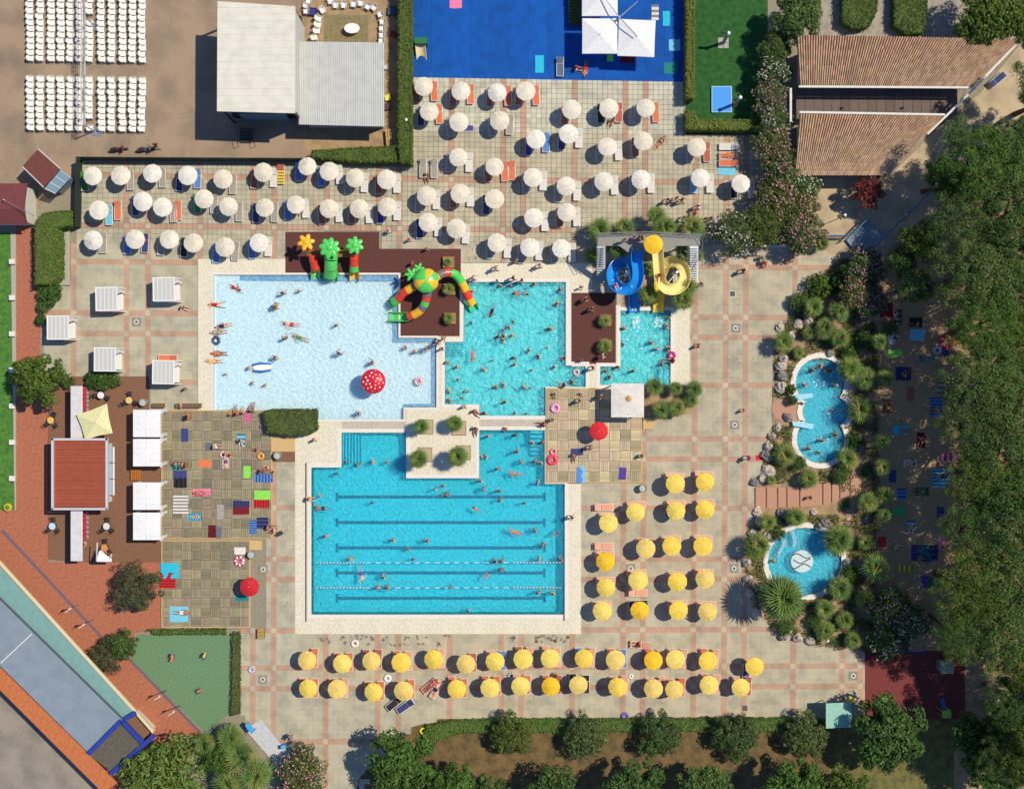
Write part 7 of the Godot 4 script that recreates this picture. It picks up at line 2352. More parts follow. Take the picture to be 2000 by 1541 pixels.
	for q in [[351, 927, 26, 16, "navy"], [351, 943, 26, 20, "dark"], [352, 984, 30, 38, "white"], [393, 962, 36, 14, "pink"], [470, 985, 32, 14, "navy"], [470, 997, 32, 16, "maroon"], [512, 967, 32, 18, "lime"], [510, 984, 30, 16, "red"], [494, 1030, 14, 28, "blue"], [512, 1022, 22, 22, "navy"], [414, 1038, 16, 24, "maroon"], [426, 1040, 10, 24, "slate"], [483, 815, 14, 20, "pink"], [415, 872, 30, 14, "slate"], [482, 922, 14, 24, "lime"], [514, 934, 36, 16, "blue"], [345, 910, 22, 16, "teal"], [440, 900, 14, 26, "white"], [400, 905, 26, 14, "orange"], [470, 860, 16, 26, "sky"], [430, 1000, 14, 28, "grey"], [380, 1010, 28, 14, "cyan"], [360, 850, 14, 26, "navy"]]:
		towel(q[0], q[1], 0 if q[2] > q[3] else -90, q[4], "%s towel laid on the weathered deck by the gazebos" % q[4], dl, 0.2, maxf(q[2], q[3]) / PX, minf(q[2], q[3]) / PX, rng.randi() % 3)
	for q in [[331, 1115, 36, 30, "cyan", "large cyan towel on the lower deck", 2], [327, 1134, 30, 30, "red", "red and white striped towel on the lower deck", 0], [349, 1200, 36, 30, "sky", "pale blue towel with a sunbather on the lower deck", 2], [468, 1076, 22, 14, "white", "white towel beside the pink ring on the lower deck", 2], [472, 1168, 26, 12, "teal", "teal towel under the red parasol on the lower deck", 2]]:
		towel(q[0], q[1], 0 if q[2] > q[3] else -90, q[4], q[5], "", 0.2, maxf(q[2], q[3]) / PX, minf(q[2], q[3]) / PX, q[6])
	for q in [[1127, 883, 24, 14, "navy", "navy towel below the red parasol on the golden deck"], [1132, 928, 12, 30, "blue", "royal blue towel at the edge of the golden deck"], [1139, 926, 8, 32, "sky", "sky blue towel against a royal blue one on the golden deck"], [1216, 925, 14, 24, "purple", "lilac towel with a purple ball on the golden deck"], [1492, 893, 30, 10, "red", "salmon red mat lying by the rock garden edge"], [1420, 334, 34, 16, "sky", "sky blue mat beside the row of loungers"], [912, 250, 24, 10, "purple", "purple towel poking out from a cream parasol"]]:
		towel(q[0], q[1], (0 if q[2] > q[3] else -90) + rr(-6, 6), q[4], q[5], "", 0.2 if q[0] < 1260 and q[1] > 700 else 0.06, maxf(q[2], q[3]) / PX, minf(q[2], q[3]) / PX)
	towel(548, 342, -90, "yellow", "rainbow striped towel draped on a rust lounger", "", 0.42, 1.7, 0.66, 0)
	# shaded terrace towels
	for q in [[1732, 606, 26, 28, "maroon"], [1790, 630, 26, 20, "dark"], [1792, 654, 28, 22, "sky"], [1742, 660, 14, 26, "white"], [1765, 730, 30, 26, "navy"], [1734, 795, 16, 26, "rust"], [1830, 795, 24, 38, "blue"], [1856, 892, 34, 16, "pink"], [1838, 932, 34, 40, "sky"], [1762, 965, 18, 22, "blue"], [1838, 1000, 14, 20, "navy"], [1806, 1082, 28, 34, "teal"], [1790, 1080, 18, 30, "purple"], [1820, 1080, 26, 30, "navy"], [1808, 1136, 14, 24, "purple"], [1818, 1138, 12, 22, "green"], [1724, 1058, 14, 20, "red"], [1756, 620, 14, 30, "slate"], [1812, 700, 30, 14, "teal"], [1780, 770, 14, 28, "orange"], [1760, 840, 30, 16, "cyan"], [1800, 860, 16, 30, "maroon"], [1780, 905, 28, 14, "white"], [1744, 930, 14, 24, "navy"], [1800, 960, 30, 16, "green"], [1780, 1030, 16, 28, "sky"], [1840, 1060, 14, 28, "pink"], [1770, 1110, 28, 14, "yellow"], [1840, 760, 14, 30, "grey"], [1750, 690, 28, 14, "lime"]]:
		towel(q[0], q[1], 0 if q[2] > q[3] else -90, q[4], "%s towel on the shaded terrace under the pines" % q[4], "towels on the shaded terrace", 0.066, maxf(q[2], q[3]) / PX, minf(q[2], q[3]) / PX, rng.randi() % 3)
	var gt := W(1755, 998, 0.5)
	var gto := thing("green_table", "small green table on the shaded terrace", "table", Vector3(gt.x, 0.066, gt.z))
	b = MB.new()
	b.chamfer(Vector3(0, 0.48, 0), Vector3(1.35, 0.04, 0.85), 0.02)
	part(gto, "table_top", b.done(), mat("table_green", c8(60, 160, 90), 0.5))
	b = MB.new()
	b.box(Vector3(0, 0.23, 0), Vector3(0.05, 0.46, 0.05))
	for x in [-0.6, 0.6]:
		for z in [-0.36, 0.36]: part(gto, "leg", b.done(), M.white_metal, xf(Vector3(x, 0, z)))
	var W_ := Color(0.85, 0.85, 0.85)
	for q in [[1851, 668, 0.8, [lin(210, 30, 50), lin(210, 30, 50), lin(240, 150, 150)], "large red swim ring on the shaded terrace", 0.066], [1832, 684, 0.45, [lin(150, 70, 140), W_], "purple and white swim ring leaning by the red one", 0.066], [1848, 688, 0.4, [lin(60, 50, 110)], "dark violet swim ring beside the large red one", 0.066], [421, 665, 0.46, [lin(60, 80, 110)], "dark blue swim ring at the shallow pool's edge", -0.08], [817, 745, 0.45, [lin(220, 60, 70), W_], "red and white swim ring floating in the shallow pool", -0.12], [1126, 727, 0.35, [lin(220, 70, 60), W_], "small red and white ring on the turquoise pool steps", -0.12], [1085, 797, 0.5, [lin(230, 120, 190), lin(240, 190, 220)], "pink swim ring near the corner of the golden deck", 0.21], [1081, 882, 0.36, [lin(240, 170, 160), lin(230, 90, 110)], "salmon swim ring at the golden deck edge", 0.21], [1079, 898, 0.55, [lin(236, 70, 100)], "bright pink inflatable ring at the golden deck edge", 0.21], [693, 1257, 0.4, [lin(240, 200, 190), W_], "pale pink ring above the yellow parasols", 0.06], [757, 1325, 0.38, [W_], "white ring between yellow parasols", 0.06], [998, 1321, 0.36, [W_, lin(60, 60, 70)], "black and white ring between yellow parasols", 0.06], [467, 1096, 0.55, [lin(236, 110, 150), W_, lin(200, 30, 70)], "pink slice patterned swim ring on the lower deck", 0.21], [435, 888, 0.35, [lin(230, 90, 110), W_], "pink ring among the towels on the upper deck", 0.21], [509, 891, 0.36, [lin(240, 160, 80)], "orange ring on the upper deck", 0.21], [866, 333, 0.25, [W_, lin(210, 60, 60)], "small red and white ring beside grey loungers", 0.06], [1313, 694, 0.4, [lin(200, 40, 130)], "magenta ring at the splash pool edge", 0.09], [1233, 1321, 0.24, [W_], "tiny white ring among the yellow parasols", 0.06], [158, 315, 0.3, [lin(130, 220, 60)], "lime green ring in the fence corner", 0.06], [491, 1308, 0.36, [lin(120, 100, 170), W_], "violet and white ring at the planted strip", 0.06], [1221, 1399, 0.4, [lin(120, 100, 190)], "violet ring beside the planted bank", 0.06], [826, 1428, 0.36, [lin(230, 220, 40)], "yellow ring at the bank corner", 0.06], [1663, 1368, 0.36, [lin(230, 210, 50)], "yellow ring beside the mint green shelter", 0.06], [285, 887, 0.0, [], "", 0]]:
		if q[2] > 0: swim_ring(q[0], q[1], q[2], q[3], q[4], q[5])
	# inflatable board in the shallow pool
	var ib := W(505, 718)
	var ibo := thing("inflatable_board", "blue and white inflatable board with a child in the shallow pool", "inflatable", Vector3(ib.x, -0.1, ib.z), 0.05)
	b = MB.new()
	b.ball(Vector3(0.3, 0.05, 0), Vector3(0.95, 0.09, 0.36), 16)
	part(ibo, "hull", b.done(), mat("vinyl_white", c8(236, 240, 244), 0.25))
	b = MB.new()
	b.tube([Vector3(-0.6, 0.08, -0.3), Vector3(0.2, 0.1, -0.4), Vector3(1.2, 0.08, -0.3)], [0.1, 0.12, 0.07], 8)
	b.tube([Vector3(-0.6, 0.08, 0.3), Vector3(0.2, 0.1, 0.4), Vector3(1.2, 0.08, 0.3)], [0.1, 0.12, 0.07], 8)
	part(ibo, "side_tube", b.done(), mat("vinyl_blue", c8(50, 110, 190), 0.25))
	# mint green shelter and red play things
	var ms := thing("canvas_shelter", "mint green canvas shelter with scalloped edge by the planted bank", "shelter")
	quad_roof(ms, "canvas_roof", [W(1614, 1374, 2.3), W(1664, 1372, 2.2), W(1664, 1421, 2.2), W(1614, 1423, 2.3)], mat("canvas_mint", c8(150, 196, 178), 0.8, {"tex": "cloth", "tile": 1.4}), 0.05)
	b = MB.new()
	b.box(Vector3.ZERO, Vector3(0.07, 2.2, 0.07))
	for p in [[1618, 1378], [1660, 1376], [1618, 1418], [1660, 1418]]: part(ms, "post", b.done(), M.galvanised, xf(W(p[0], p[1], 2.2) * Vector3(1, 0.5, 1)))
	var ps := thing("toddler_slide", "wooden toddler slide with green roof and blue chute on the red play floor", "slide")
	part(ps, "chute", trough([W(1850, 1392, 1.1), W(1846, 1380, 0.8), W(1842, 1368, 0.3), W(1840, 1360, 0.15)], 0.22, -1.0, 1.0, 7).done(), mat("toy_blue", c8(60, 110, 180), 0.35))
	quad_roof(ps, "roof", [W(1840, 1389, 2.0), W(1858, 1386, 2.0), W(1860, 1402, 2.0), W(1844, 1404, 2.0)], mat("toy_green", c8(150, 196, 80), 0.5), 0.08)
	b = MB.new()
	b.box(W(1849, 1395, 1.0), Vector3(0.8, 0.08, 0.8))
	for e in [[1842, 1390], [1857, 1388], [1858, 1401], [1844, 1402]]: b.tube([W(e[0], e[1], 2.0) * Vector3(1, 0, 1), W(e[0], e[1], 2.0)], [0.05, 0.05], 6)
	part(ps, "frame", b.done(), M.planter_wood)
	var gs := thing("toddler_slide", "small lime green slide at the edge of the red play floor", "slide")
	part(gs, "chute", trough([W(1734, 1380, 1.0), W(1731, 1370, 0.6), W(1728, 1360, 0.2), W(1727, 1356, 0.15)], 0.22, -1.0, 1.0, 7).done(), M.toy_green)
	b = MB.new()
	b.box(W(1738, 1378, 0.5), Vector3(0.5, 1.0, 0.06))
	part(gs, "ladder", b.done(), M.planter_wood)
	var ss := thing("seesaw", "brown wooden seesaw on the red play floor", "seesaw")
	b = MB.new()
	b.tube([W(1790, 1374, 0.7), W(1806, 1400, 0.3)], [0.07, 0.07], 6)
	part(ss, "beam", b.done(), M.planter_wood)
	b = MB.new()
	b.box(W(1798, 1387, 0.25), Vector3(0.3, 0.5, 0.3))
	part(ss, "pivot", b.done(), M.dark_metal)
	var sw := thing("swing_frame", "swing frame with blue crossbar at the head of the red play floor", "swing")
	b = MB.new()
	b.tube([W(1740, 1272, 2.2), W(1806, 1272, 2.2)], [0.07, 0.07], 8)
	part(sw, "crossbar", b.done(), mat("swing_blue", c8(40, 70, 150), 0.4))
	for x in [1740, 1806]:
		for y in [1262, 1282]:
			b = MB.new()
			b.tube([W(x, 1272, 2.2), W(x, y, 0)], [0.05, 0.05], 6)
			part(sw, "leg", b.done(), M.swing_blue)
	var ph := thing("play_house", "small grey-green play house in the shade on the red play floor", "play house")
	var pw := W(1850, 1302, 1.2)
	b = MB.new()
	b.box(Vector3(pw.x, 0.6, pw.z), Vector3(1.2, 1.1, 1.0))
	part(ph, "wall", b.done(), mat("play_grey", c8(120, 140, 130), 0.7))
	quad_roof(ph, "roof", [W(1838, 1292, 1.3), W(1864, 1292, 1.3), W(1864, 1304, 1.7), W(1838, 1304, 1.7)], mat("play_roof", c8(130, 150, 130), 0.6), 0.06)
	quad_roof(ph, "roof", [W(1838, 1304, 1.7), W(1864, 1304, 1.7), W(1864, 1316, 1.3), W(1838, 1316, 1.3)], M.play_roof, 0.06)
	# spring riders on the green floor
	for q in [[335, 1284, 230, 130, 50, "orange and blue spring rider on the green play floor"], [398, 1281, 236, 190, 60, "small yellow spring rider on the green play floor"], [388, 1350, 230, 150, 60, "orange and blue rocking toy near the path side of the green floor"]]:
		var w := W(q[0], q[1], 0.6)
		var o := thing("spring_rider", q[5], "play toy", Vector3(w.x, 0.04, w.z), rr(0, 6))
		b = MB.new()
		b.ball(Vector3(0, 0.55, 0), Vector3(0.3, 0.14, 0.14), 10)
		b.ball(Vector3(0.28, 0.75, 0), Vector3(0.12, 0.13, 0.1), 10)
		part(o, "rider_body", b.done(), mat("toy_%d" % q[2], c8(q[2], q[3], q[4]), 0.4))
		b = MB.new()
		b.lathe([Vector2(0.12, 0), Vector2(0.09, 0.1), Vector2(0.12, 0.2), Vector2(0.09, 0.3), Vector2(0.12, 0.42)], 10)
		part(o, "spring", b.done(), M.toy_blue)
		b = MB.new()
		b.box(Vector3(-0.1, 0.5, 0.2), Vector3(0.4, 0.3, 0.05))
		b.box(Vector3(-0.1, 0.5, -0.2), Vector3(0.4, 0.3, 0.05))
		part(o, "side_panel", b.done(), M.toy_blue)
	# yellow boulder-like toy on the bright lawn, potted ring on yard
	var yb := W(14, 991, 0.4)
	var ybo := thing("lawn_planter", "yellow round planter at the lawn corner", "planter", Vector3(yb.x, 0.04, yb.z))
	b = MB.new()
	b.lathe([Vector2(0.3, 0), Vector2(0.42, 0.3), Vector2(0.36, 0.5), Vector2(0.2, 0.52)], 14)
	part(ybo, "pot", b.done(), mat("pot_yellow", c8(206, 180, 60), 0.6))
	b = MB.new()
	b.ball(Vector3(0, 0.5, 0), Vector3(0.26, 0.16, 0.26), 8)
	part(ybo, "plant", b.done(), mat("plant_green", c8(96, 130, 40), 0.8))
	# things lying about behind the store
	var pl := W(764, 270, 0.6)
	var plo := thing("pallet_stack", "stack of pale wooden pallets beside the hedge corner", "pallets", Vector3(pl.x, 0.04, pl.z), 0.06)
	b = MB.new()
	for k in 5: b.box(Vector3((k - 2) * 0.22, 0, 0), Vector3(0.16, 0.04, 1.75))
	for z in [-0.8, 0.0, 0.8]: b.box(Vector3(0, -0.06, z), Vector3(1.05, 0.08, 0.1))
	var pal := b.done()
	for k in 4: part(plo, "pallet", pal, mat("pallet_wood", c8(206, 172, 112), 0.85, {"tex": "wood", "tile": 1.0}), xf(Vector3(rr(-0.05, 0.05), 0.12 + k * 0.14, rr(-0.05, 0.05)), rr(-0.05, 0.05)))
	for q in [[610, 22, c8(52, 48, 120), 0.7, "dark violet crate among the white armchairs"], [757, 190, c8(222, 206, 90), 0.55, "yellow crate at the store's side wall"], [755, 208, c8(90, 60, 60), 0.6, "brown crate at the store's side wall"], [768, 66, c8(180, 50, 46), 0.5, "red crate in the hedge shadow by the garden oval"], [752, 130, c8(200, 196, 200), 0.45, "pale box beside the store's roof edge"], [766, 20, c8(70, 90, 100), 0.8, "slate blue crate between hedge and armchairs"]]:
		var w := W(q[0], q[1], 0.4)
		var o := thing("storage_crate", q[4], "crate", Vector3(w.x, 0.04, w.z), rr(-0.3, 0.3))
		var s: float = q[3]
		b = MB.new()
		for e in [[0, 0.5, 1.0, 0.05], [0, -0.5, 1.0, 0.05], [0.5, 0, 0.05, 0.95], [-0.5, 0, 0.05, 0.95]]: b.box(Vector3(e[0] * s, 0.2, e[1] * s), Vector3(e[2] * s, 0.4, e[3] * s))
		part(o, "side", b.done(), mat("crate_" + q[2].to_html(), q[2], 0.6))
		b = MB.new()
		b.box(Vector3(0, 0.15, 0), Vector3(0.94 * s, 0.3, 0.94 * s))
		part(o, "contents", b.done(), M["crate_" + q[2].to_html()])
	# motorbikes in the dirt yard
	for q in [[229, 290, "maroon", c8(124, 40, 50), "maroon scooter parked in the dirt yard by the fence"], [282, 290, "grey", c8(120, 112, 108), "grey scooter parked in the dirt yard beside a rider's shadow"]]:
		var w := W(q[0], q[1], 0.7)
		var o := thing("scooter", q[4], "scooter", Vector3(w.x, 0.03, w.z), 0.1)
		b = MB.new()
		b.ball(Vector3(-0.35, 0.62, 0), Vector3(0.5, 0.22, 0.19), 12)
		b.box(Vector3(0.12, 0.32, 0), Vector3(0.6, 0.1, 0.34))
		b.ball(Vector3(0.48, 0.72, 0), Vector3(0.14, 0.36, 0.24), 12)
		part(o, "body", b.done(), mat("scooter_" + q[2], q[3], 0.3, {"coat": 0.6}))
		b = MB.new()
		b.ball(Vector3(-0.25, 0.8, 0), Vector3(0.38, 0.07, 0.15), 10)
		part(o, "saddle", b.done(), M.dark_metal)
		b = MB.new()
		b.tube([Vector3(0.5, 1.02, -0.34), Vector3(0.52, 1.06, 0), Vector3(0.5, 1.02, 0.34)], [0.03, 0.03, 0.03], 6)
		part(o, "handlebar", b.done(), M.dark_metal)
		for x in [-0.55, 0.66]:
			b = MB.new()
			b.tube([Vector3(x, 0.24, -0.06), Vector3(x, 0.24, 0.06)], [0.24, 0.24], 14)
			part(o, "wheel", b.done(), M.dark_metal)
	person(300, 282, "walk", 200, "plaza", 1.0, 0, -0.02)
	# shower slab with blue screens
	var sl := sheet("shower_slab", [[478, 1424], [509, 1405], [570, 1480], [556, 1498], [545, 1500]], 0.0, 0.12, mat("slab_pale", c8(190, 194, 200), 0.7, {"tex": "blotch", "tile": 3.0}))
	var sb := thing("shower_screen", "bright blue shower screen at the head of the pale slab", "shower")
	quad_roof(sb, "screen", [W(478, 1418, 1.6), W(485, 1411, 1.6), W(497, 1426, 1.4), W(490, 1434, 1.4)], mat("screen_blue", c8(70, 160, 220), 0.5), 0.06)
	b = MB.new()
	for p in [[480, 1418], [494, 1430]]: b.tube([W(p[0], p[1], 1.5) * Vector3(1, 0, 1), W(p[0], p[1], 1.5)], [0.04, 0.04], 6)
	part(sb, "post", b.done(), M.galvanised)
	var bb := W(552, 1460, 0.9)
	var bbo := thing("blue_bin", "small bright blue bin on the pale shower slab", "bin", Vector3(bb.x, 0.12, bb.z), 0.3)
	b = MB.new()
	b.chamfer(Vector3(0, 0.35, 0), Vector3(0.4, 0.7, 0.34), 0.05)
	part(bbo, "body", b.done(), mat("bin_blue", c8(60, 150, 220), 0.5))
	b = MB.new()
	b.chamfer(Vector3(0, 0.74, 0), Vector3(0.44, 0.06, 0.38), 0.03)
	part(bbo, "lid", b.done(), mat("bin_blue_lid", c8(90, 170, 226), 0.5))
	# grey ramp beside the rounded hedge, footbridge by the wood
	sheet("grey_ramp", [[112, 448], [137, 446], [137, 558], [97, 556], [112, 540]], 0.0, 0.3, M.concrete)
	var fb := thing("footbridge", "blue-grey metal footbridge with railings over the sunken passage", "bridge")
	b = MB.new()
	b.prism(P2([[1652, 470], [1690, 430], [1728, 458], [1700, 488], [1676, 500]]), 0.06, 0.4)
	part(fb, "deck", b.done(), mat("bridge_deck", c8(128, 148, 162), 0.7, {"tex": "grit", "tile": 1.5}))
	for q in [[[1650, 470], [1692, 428]], [[1704, 484], [1832, 360]], [[1618, 462], [1654, 462]]]:
		b = MB.new()
		for lv in [0.5, 0.95]: b.tube([W(q[0][0], q[0][1], 0.4) + Vector3(0, lv, 0), W(q[1][0], q[1][1], 0.4) + Vector3(0, lv, 0)], [0.045, 0.045], 6)
		for k in 8:
			var a := W(q[0][0], q[0][1], 0.4).lerp(W(q[1][0], q[1][1], 0.4), k / 7.0)
			b.tube([a * Vector3(1, 0, 1), a + Vector3(0, 0.95, 0)], [0.03, 0.03], 5)
		part(fb, "railing", b.done(), mat("rail_blue", c8(70, 120, 160), 0.4))
	# bench under the oleanders and stone bench near the deck
	var be := thing("concrete_bench", "long concrete bench in the shade below the oleanders", "bench")
	b = MB.new()
	b.prism(P2([[1428, 484], [1540, 484], [1540, 500], [1428, 500]]), 0.05, 0.42)
	part(be, "seat_slab", b.done(), M.concrete)
	b = MB.new()
	b.prism(P2([[1428, 480], [1540, 480], [1540, 484], [1428, 484]]), 0.05, 0.85)
	part(be, "backrest", b.done(), M.wall_white)
	for q in [[309, 792, "brown wooden bench end beside the cream surround"], [368, 792, "long brown wooden bench by the corner of the upper deck"], [509, 1238, "weathered wooden crate table by the lower deck"]]:
		var w := W(q[0], q[1], 0.45)
		var o := thing("wooden_bench", q[2], "bench", Vector3(w.x, 0.06, w.z))
		var ln: float = {309: 1.2, 368: 2.6, 509: 0.7}[q[0]]
		var wd := 0.45 if q[0] != 509 else 1.0
		b = MB.new()
		for k in 3: b.chamfer(Vector3(0, 0.45, (k - 1) * wd / 3.0), Vector3(ln, 0.05, wd / 3.0 - 0.02), 0.01)
		part(o, "seat", b.done(), M.planter_wood if q[0] == 509 else mat("bench_brown", c8(138, 106, 84), 0.8, {"tex": "wood", "tile": 1.0}))
		b = MB.new()
		b.box(Vector3(0, 0.21, 0), Vector3(0.08, 0.42, wd * 0.9))
		for s in [-0.4, 0.4]: part(o, "support", b.done(), M.dark_metal, xf(Vector3(s * ln, 0, 0)))
	# slabs beside the decks, pool handrails, whirlpool loungers
	sheet("pine_step", rect(530, 851, 576, 882), 0.0, 0.14, M.edge_pine)
	sheet("brown_step", rect(530, 882, 576, 902), 0.0, 0.12, M.terrace_brown)
	sheet("pine_step", rect(489, 1055, 511, 1074), 0.0, 0.14, M.edge_pine)
	sheet("pine_step", rect(1256, 815, 1278, 838), 0.0, 0.16, M.edge_pine)
	for q in [[[1543, 772], [1560, 782], [1588, 776], [1588, 768]], [[1548, 823], [1590, 828], [1588, 838], [1550, 832]]]:
		var o := thing("waterfall_spout", "pale blue slab bridging the double whirlpool %s" % ("by the boulders" if q[0][1] < 800 else "below the brick landing"), "spout")
		b = MB.new()
		b.prism(P2(q, 0.5), 0.3, 0.5)
		part(o, "slab", b.done(), mat("spout_blue", c8(150, 206, 224), 0.5))
		b = MB.new()
		b.prism(P2([[q[0][0], q[0][1]], [q[0][0] + 10, q[0][1] + 2], [q[0][0] + 10, q[0][1] + 8], [q[0][0], q[0][1] + 8]], 0.3), -0.1, 0.3)
		part(o, "pier", b.done(), M.white_kerb)
	var isl := thing("spa_island", "round pale island with dark wavy bands in the round whirlpool", "fountain")
	var ic := W(1567, 1097, 0.1)
	isl.position = Vector3(ic.x, -0.85, ic.z)
	b = MB.new()
	b.lathe([Vector2(1.12, 0), Vector2(1.12, 0.85), Vector2(1.05, 0.93), Vector2(0, 0.95)], 26)
	part(isl, "drum", b.done(), mat("island_pale", c8(206, 228, 230), 0.5, {"tex": "caustic_mottle", "tile": 2.0}))
	for k in 3:
		b = MB.new()
		var path := []
		for e in 9:
			var t := e / 8.0 * 1.7 - 0.85
			path.append(Vector3(t, 0.955, -0.55 + k * 0.5 + 0.22 * sin(t * 3.2 + k * 2.0)))
		b.tube(path, [0.05, 0.05, 0.05, 0.05, 0.05, 0.05, 0.05, 0.05, 0.05], 6)
		part(isl, "wavy_band", b.done(), M.drain)
	for q in [[1552, 1052, 0.2], [1527, 1073, -0.5]]:
		var w := W(q[0], q[1])
		var o := thing("spa_lounger", "submerged white contour lounger %s in the round whirlpool" % ("by the brick path side" if q[1] < 1060 else "by the boulder side"), "lounger", Vector3(w.x, -0.4, w.z), q[2])
		part(o, "shell", trough([Vector3(0, 0.5, -0.9), Vector3(0, 0.25, -0.3), Vector3(0, 0.15, 0.3), Vector3(0, 0.3, 0.7)], 0.32, -0.8, 0.8, 7).done(), M.white_plastic)
		b = MB.new()
		b.box(Vector3(0, 0, 0), Vector3(0.3, 0.5, 1.2))
		part(o, "plinth", b.done(), M.tile_pale)
	for q in [[1296, 735], [1307, 735], [1288, 735]]:
		b = MB.new()
		b.tube([W(q[0], 718) + Vector3(0, -0.6, 0), W(q[0], 719) + Vector3(0, 0.8, 0), W(q[0], 748) + Vector3(0, 0.9, 0), W(q[0], 754)], [0.03, 0.03, 0.03, 0.03], 6)
		solo("pool_handrail", "steel handrail into the splash pool by the palm bed", "handrail", b.done(), M.galvanised, Vector3.ZERO, 0, "splash pool handrails")

func build_crowd() -> void:
	crowd(400, 580, "A0", "sprawl", [[100, 70, 180, 1.0, 2]])
	crowd(400, 580, "A0", "lie", [[165, 268, 170, 1.0, 1], [115, 330, 175], [120, 527, 180, 1.0, 6], [75, 597, 180, 1.0, 10]])
	crowd(400, 580, "A", "wade", [[650, 95], [740, 380], [1215, 265], [650, 560, 140], [1240, 525], [1550, 610], [1865, 470], [1950, 510], [1430, 1080], [185, 715, 90, 0.62], [435, 800, 0, 0.62], [550, 820, 30, 0.62], [400, 660, 0, 0.7, 5]])
	crowd(400, 580, "A", "swim", [[770, 252, 185], [860, 372, 200]])
	crowd(400, 280, "A", "swim", [[285, 1350, 20]])
	crowd(400, 280, "A", "wade", [[720, 1390], [870, 1370], [645, 1505]])
	crowd(400, 280, "plaza", "walk", [[1712, 808, 160], [1900, 890, 200, 0.66]])
	crowd(400, 280, "rubber", "stand", [[1925, 1110, 200, 0.7]])
	crowd(800, 280, "cope", "walk", [[990, 1090, 200], [800, 1155, 190], [1215, 1130, 180], [965, 1250, 170], [585, 1250, 0], [1600, 1335, 60]])
	crowd(800, 280, "cope", "stand", [[1045, 1272, 200], [815, 1275, 150]])
	crowd(800, 280, "B", "wade", [[845, 1325], [935, 1320], [1160, 1310], [1400, 1365], [1370, 1490], [580, 1375]])
	crowd(800, 280, "B", "swim", [[1000, 1395, 180], [1060, 1398, 10]])
	crowd(800, 280, "rubber", "walk", [[1640, 1450, 170], [160, 975, 200]])
	crowd(800, 580, "B", "wade", [[1375, 65], [570, 240], [965, 230], [925, 280], [875, 305], [820, 370], [875, 365], [870, 405], [955, 355], [1290, 295], [1320, 298], [1285, 470], [1110, 500], [1195, 555], [770, 590], [965, 565], [975, 630], [435, 650], [690, 675], [1345, 655], [1135, 680], [450, 770], [365, 875], [505, 880], [540, 882], [490, 940], [370, 965], [800, 840], [870, 820], [1065, 840], [1130, 845], [885, 980], [690, 1080], [980, 1080], [1090, 1085], [1510, 790]])
	crowd(800, 580, "B", "swim", [[585, 560, 90], [760, 145, 110]])
	crowd(800, 580, "cope", "sit", [[340, 610, 10], [1445, 570, 180], [600, 1065, 40], [610, 1225, 90], [890, 1222, 90]])
	crowd(800, 580, "cope", "walk", [[510, 1020, 200], [310, 380, 120], [250, 430, 160], [300, 480, 200], [1710, 660, 190]])
	crowd(800, 580, "A", "wade", [[150, 482], [45, 510]])
	crowd(800, 580, "rubber", "walk", [[1700, 110, 200], [1800, 550, 170], [1600, 590, 90, 0.6]])
	crowd(800, 580, "C", "wade", [[1825, 690], [1865, 745], [1935, 650]])
	crowd(800, 580, "deckR", "walk", [[1585, 965, 190], [1780, 930, 190], [1340, 1140, 160], [1690, 1400, 180]])
	crowd(800, 580, "deckR", "sit", [[1590, 900, 60, 0.66], [1440, 822, 200], [1345, 905, 90, 0.7, 1], [1250, 1185, 180]])
	crowd(800, 580, "D", "wade", [[725, 1300], [985, 1285], [1140, 1355], [1230, 1355], [660, 1485], [710, 1490], [1000, 1440]])
	crowd(400, 900, "D", "wade", [[1310, 10], [1560, 10], [1690, 15], [1220, 120], [1070, 330], [1550, 395], [1115, 705], [1745, 740], [1890, 825], [1350, 920], [1935, 920], [1660, 1085], [1605, 1185], [1690, 1185], [1420, 35]])
	crowd(400, 900, "D", "swim", [[1060, 440, 190], [1455, 1085, 80]])
	crowd(400, 900, "cope", "sit", [[955, 357, 0]])
	crowd(800, 900, "D", "wade", [[825, 75], [1040, 15], [1160, 10], [655, 190], [690, 265], [830, 285], [310, 235], [235, 270], [290, 320], [345, 315], [850, 370], [1065, 395], [1195, 210], [1165, 655], [1240, 785], [160, 745], [795, 935], [855, 940], [1205, 920], [1405, 920], [855, 1015], [380, 1180], [1200, 1235], [1330, 1240], [540, 1395], [1215, 20]])
	crowd(800, 900, "D", "swim", [[970, 120, 190], [610, 450, 215], [965, 660, 200], [1360, 680, 140], [720, 1065, 310]])
	crowd(800, 900, "cope", "walk", [[1515, 530, 180]])
	crowd(1200, 580, "C", "wade", [[500, 200], [490, 270], [95, 290], [85, 440], [340, 425], [395, 485], [510, 480], [450, 620], [30, 650], [175, 690]])
	crowd(1200, 580, "cope", "sit", [[545, 592, 180]])
	crowd(1200, 580, "plaza", "walk", [[790, 450, 200], [1215, 1055, 190], [260, 1480, 170]])
	crowd(1200, 280, "plaza", "walk", [[505, 520, 200], [585, 505, 10], [635, 520, 10], [790, 580, 180], [755, 650, 190], [850, 700, 20], [905, 690, 0], [1210, 1180, 190], [825, 1300, 150], [650, 690, 200]])
	crowd(1200, 280, "bench", "chair", [[1390, 1110, 90], [1365, 1065, 90], [1610, 1090, 90], [1190, 990, 90], [1300, 1000, 90]])
	crowd(1200, 280, "tower", "stand", [[105, 890, 90], [240, 870, 0], [270, 868, 0], [190, 868, 0]])
	person(1202, 556, "sit", 60, "tower", 0.8, 5, -1.6)
	person(1288, 538, "sit", 90, "tower", 0.9, 6, -0.75)
	crowd(1580, 580, "E", "wade", [[40, 685], [120, 640], [200, 690], [250, 820], [225, 1050], [250, 1285], [125, 1340], [5, 1415], [100, 1450]])
	crowd(1200, 580, "E", "wade", [[1775, 820], [1985, 690]])
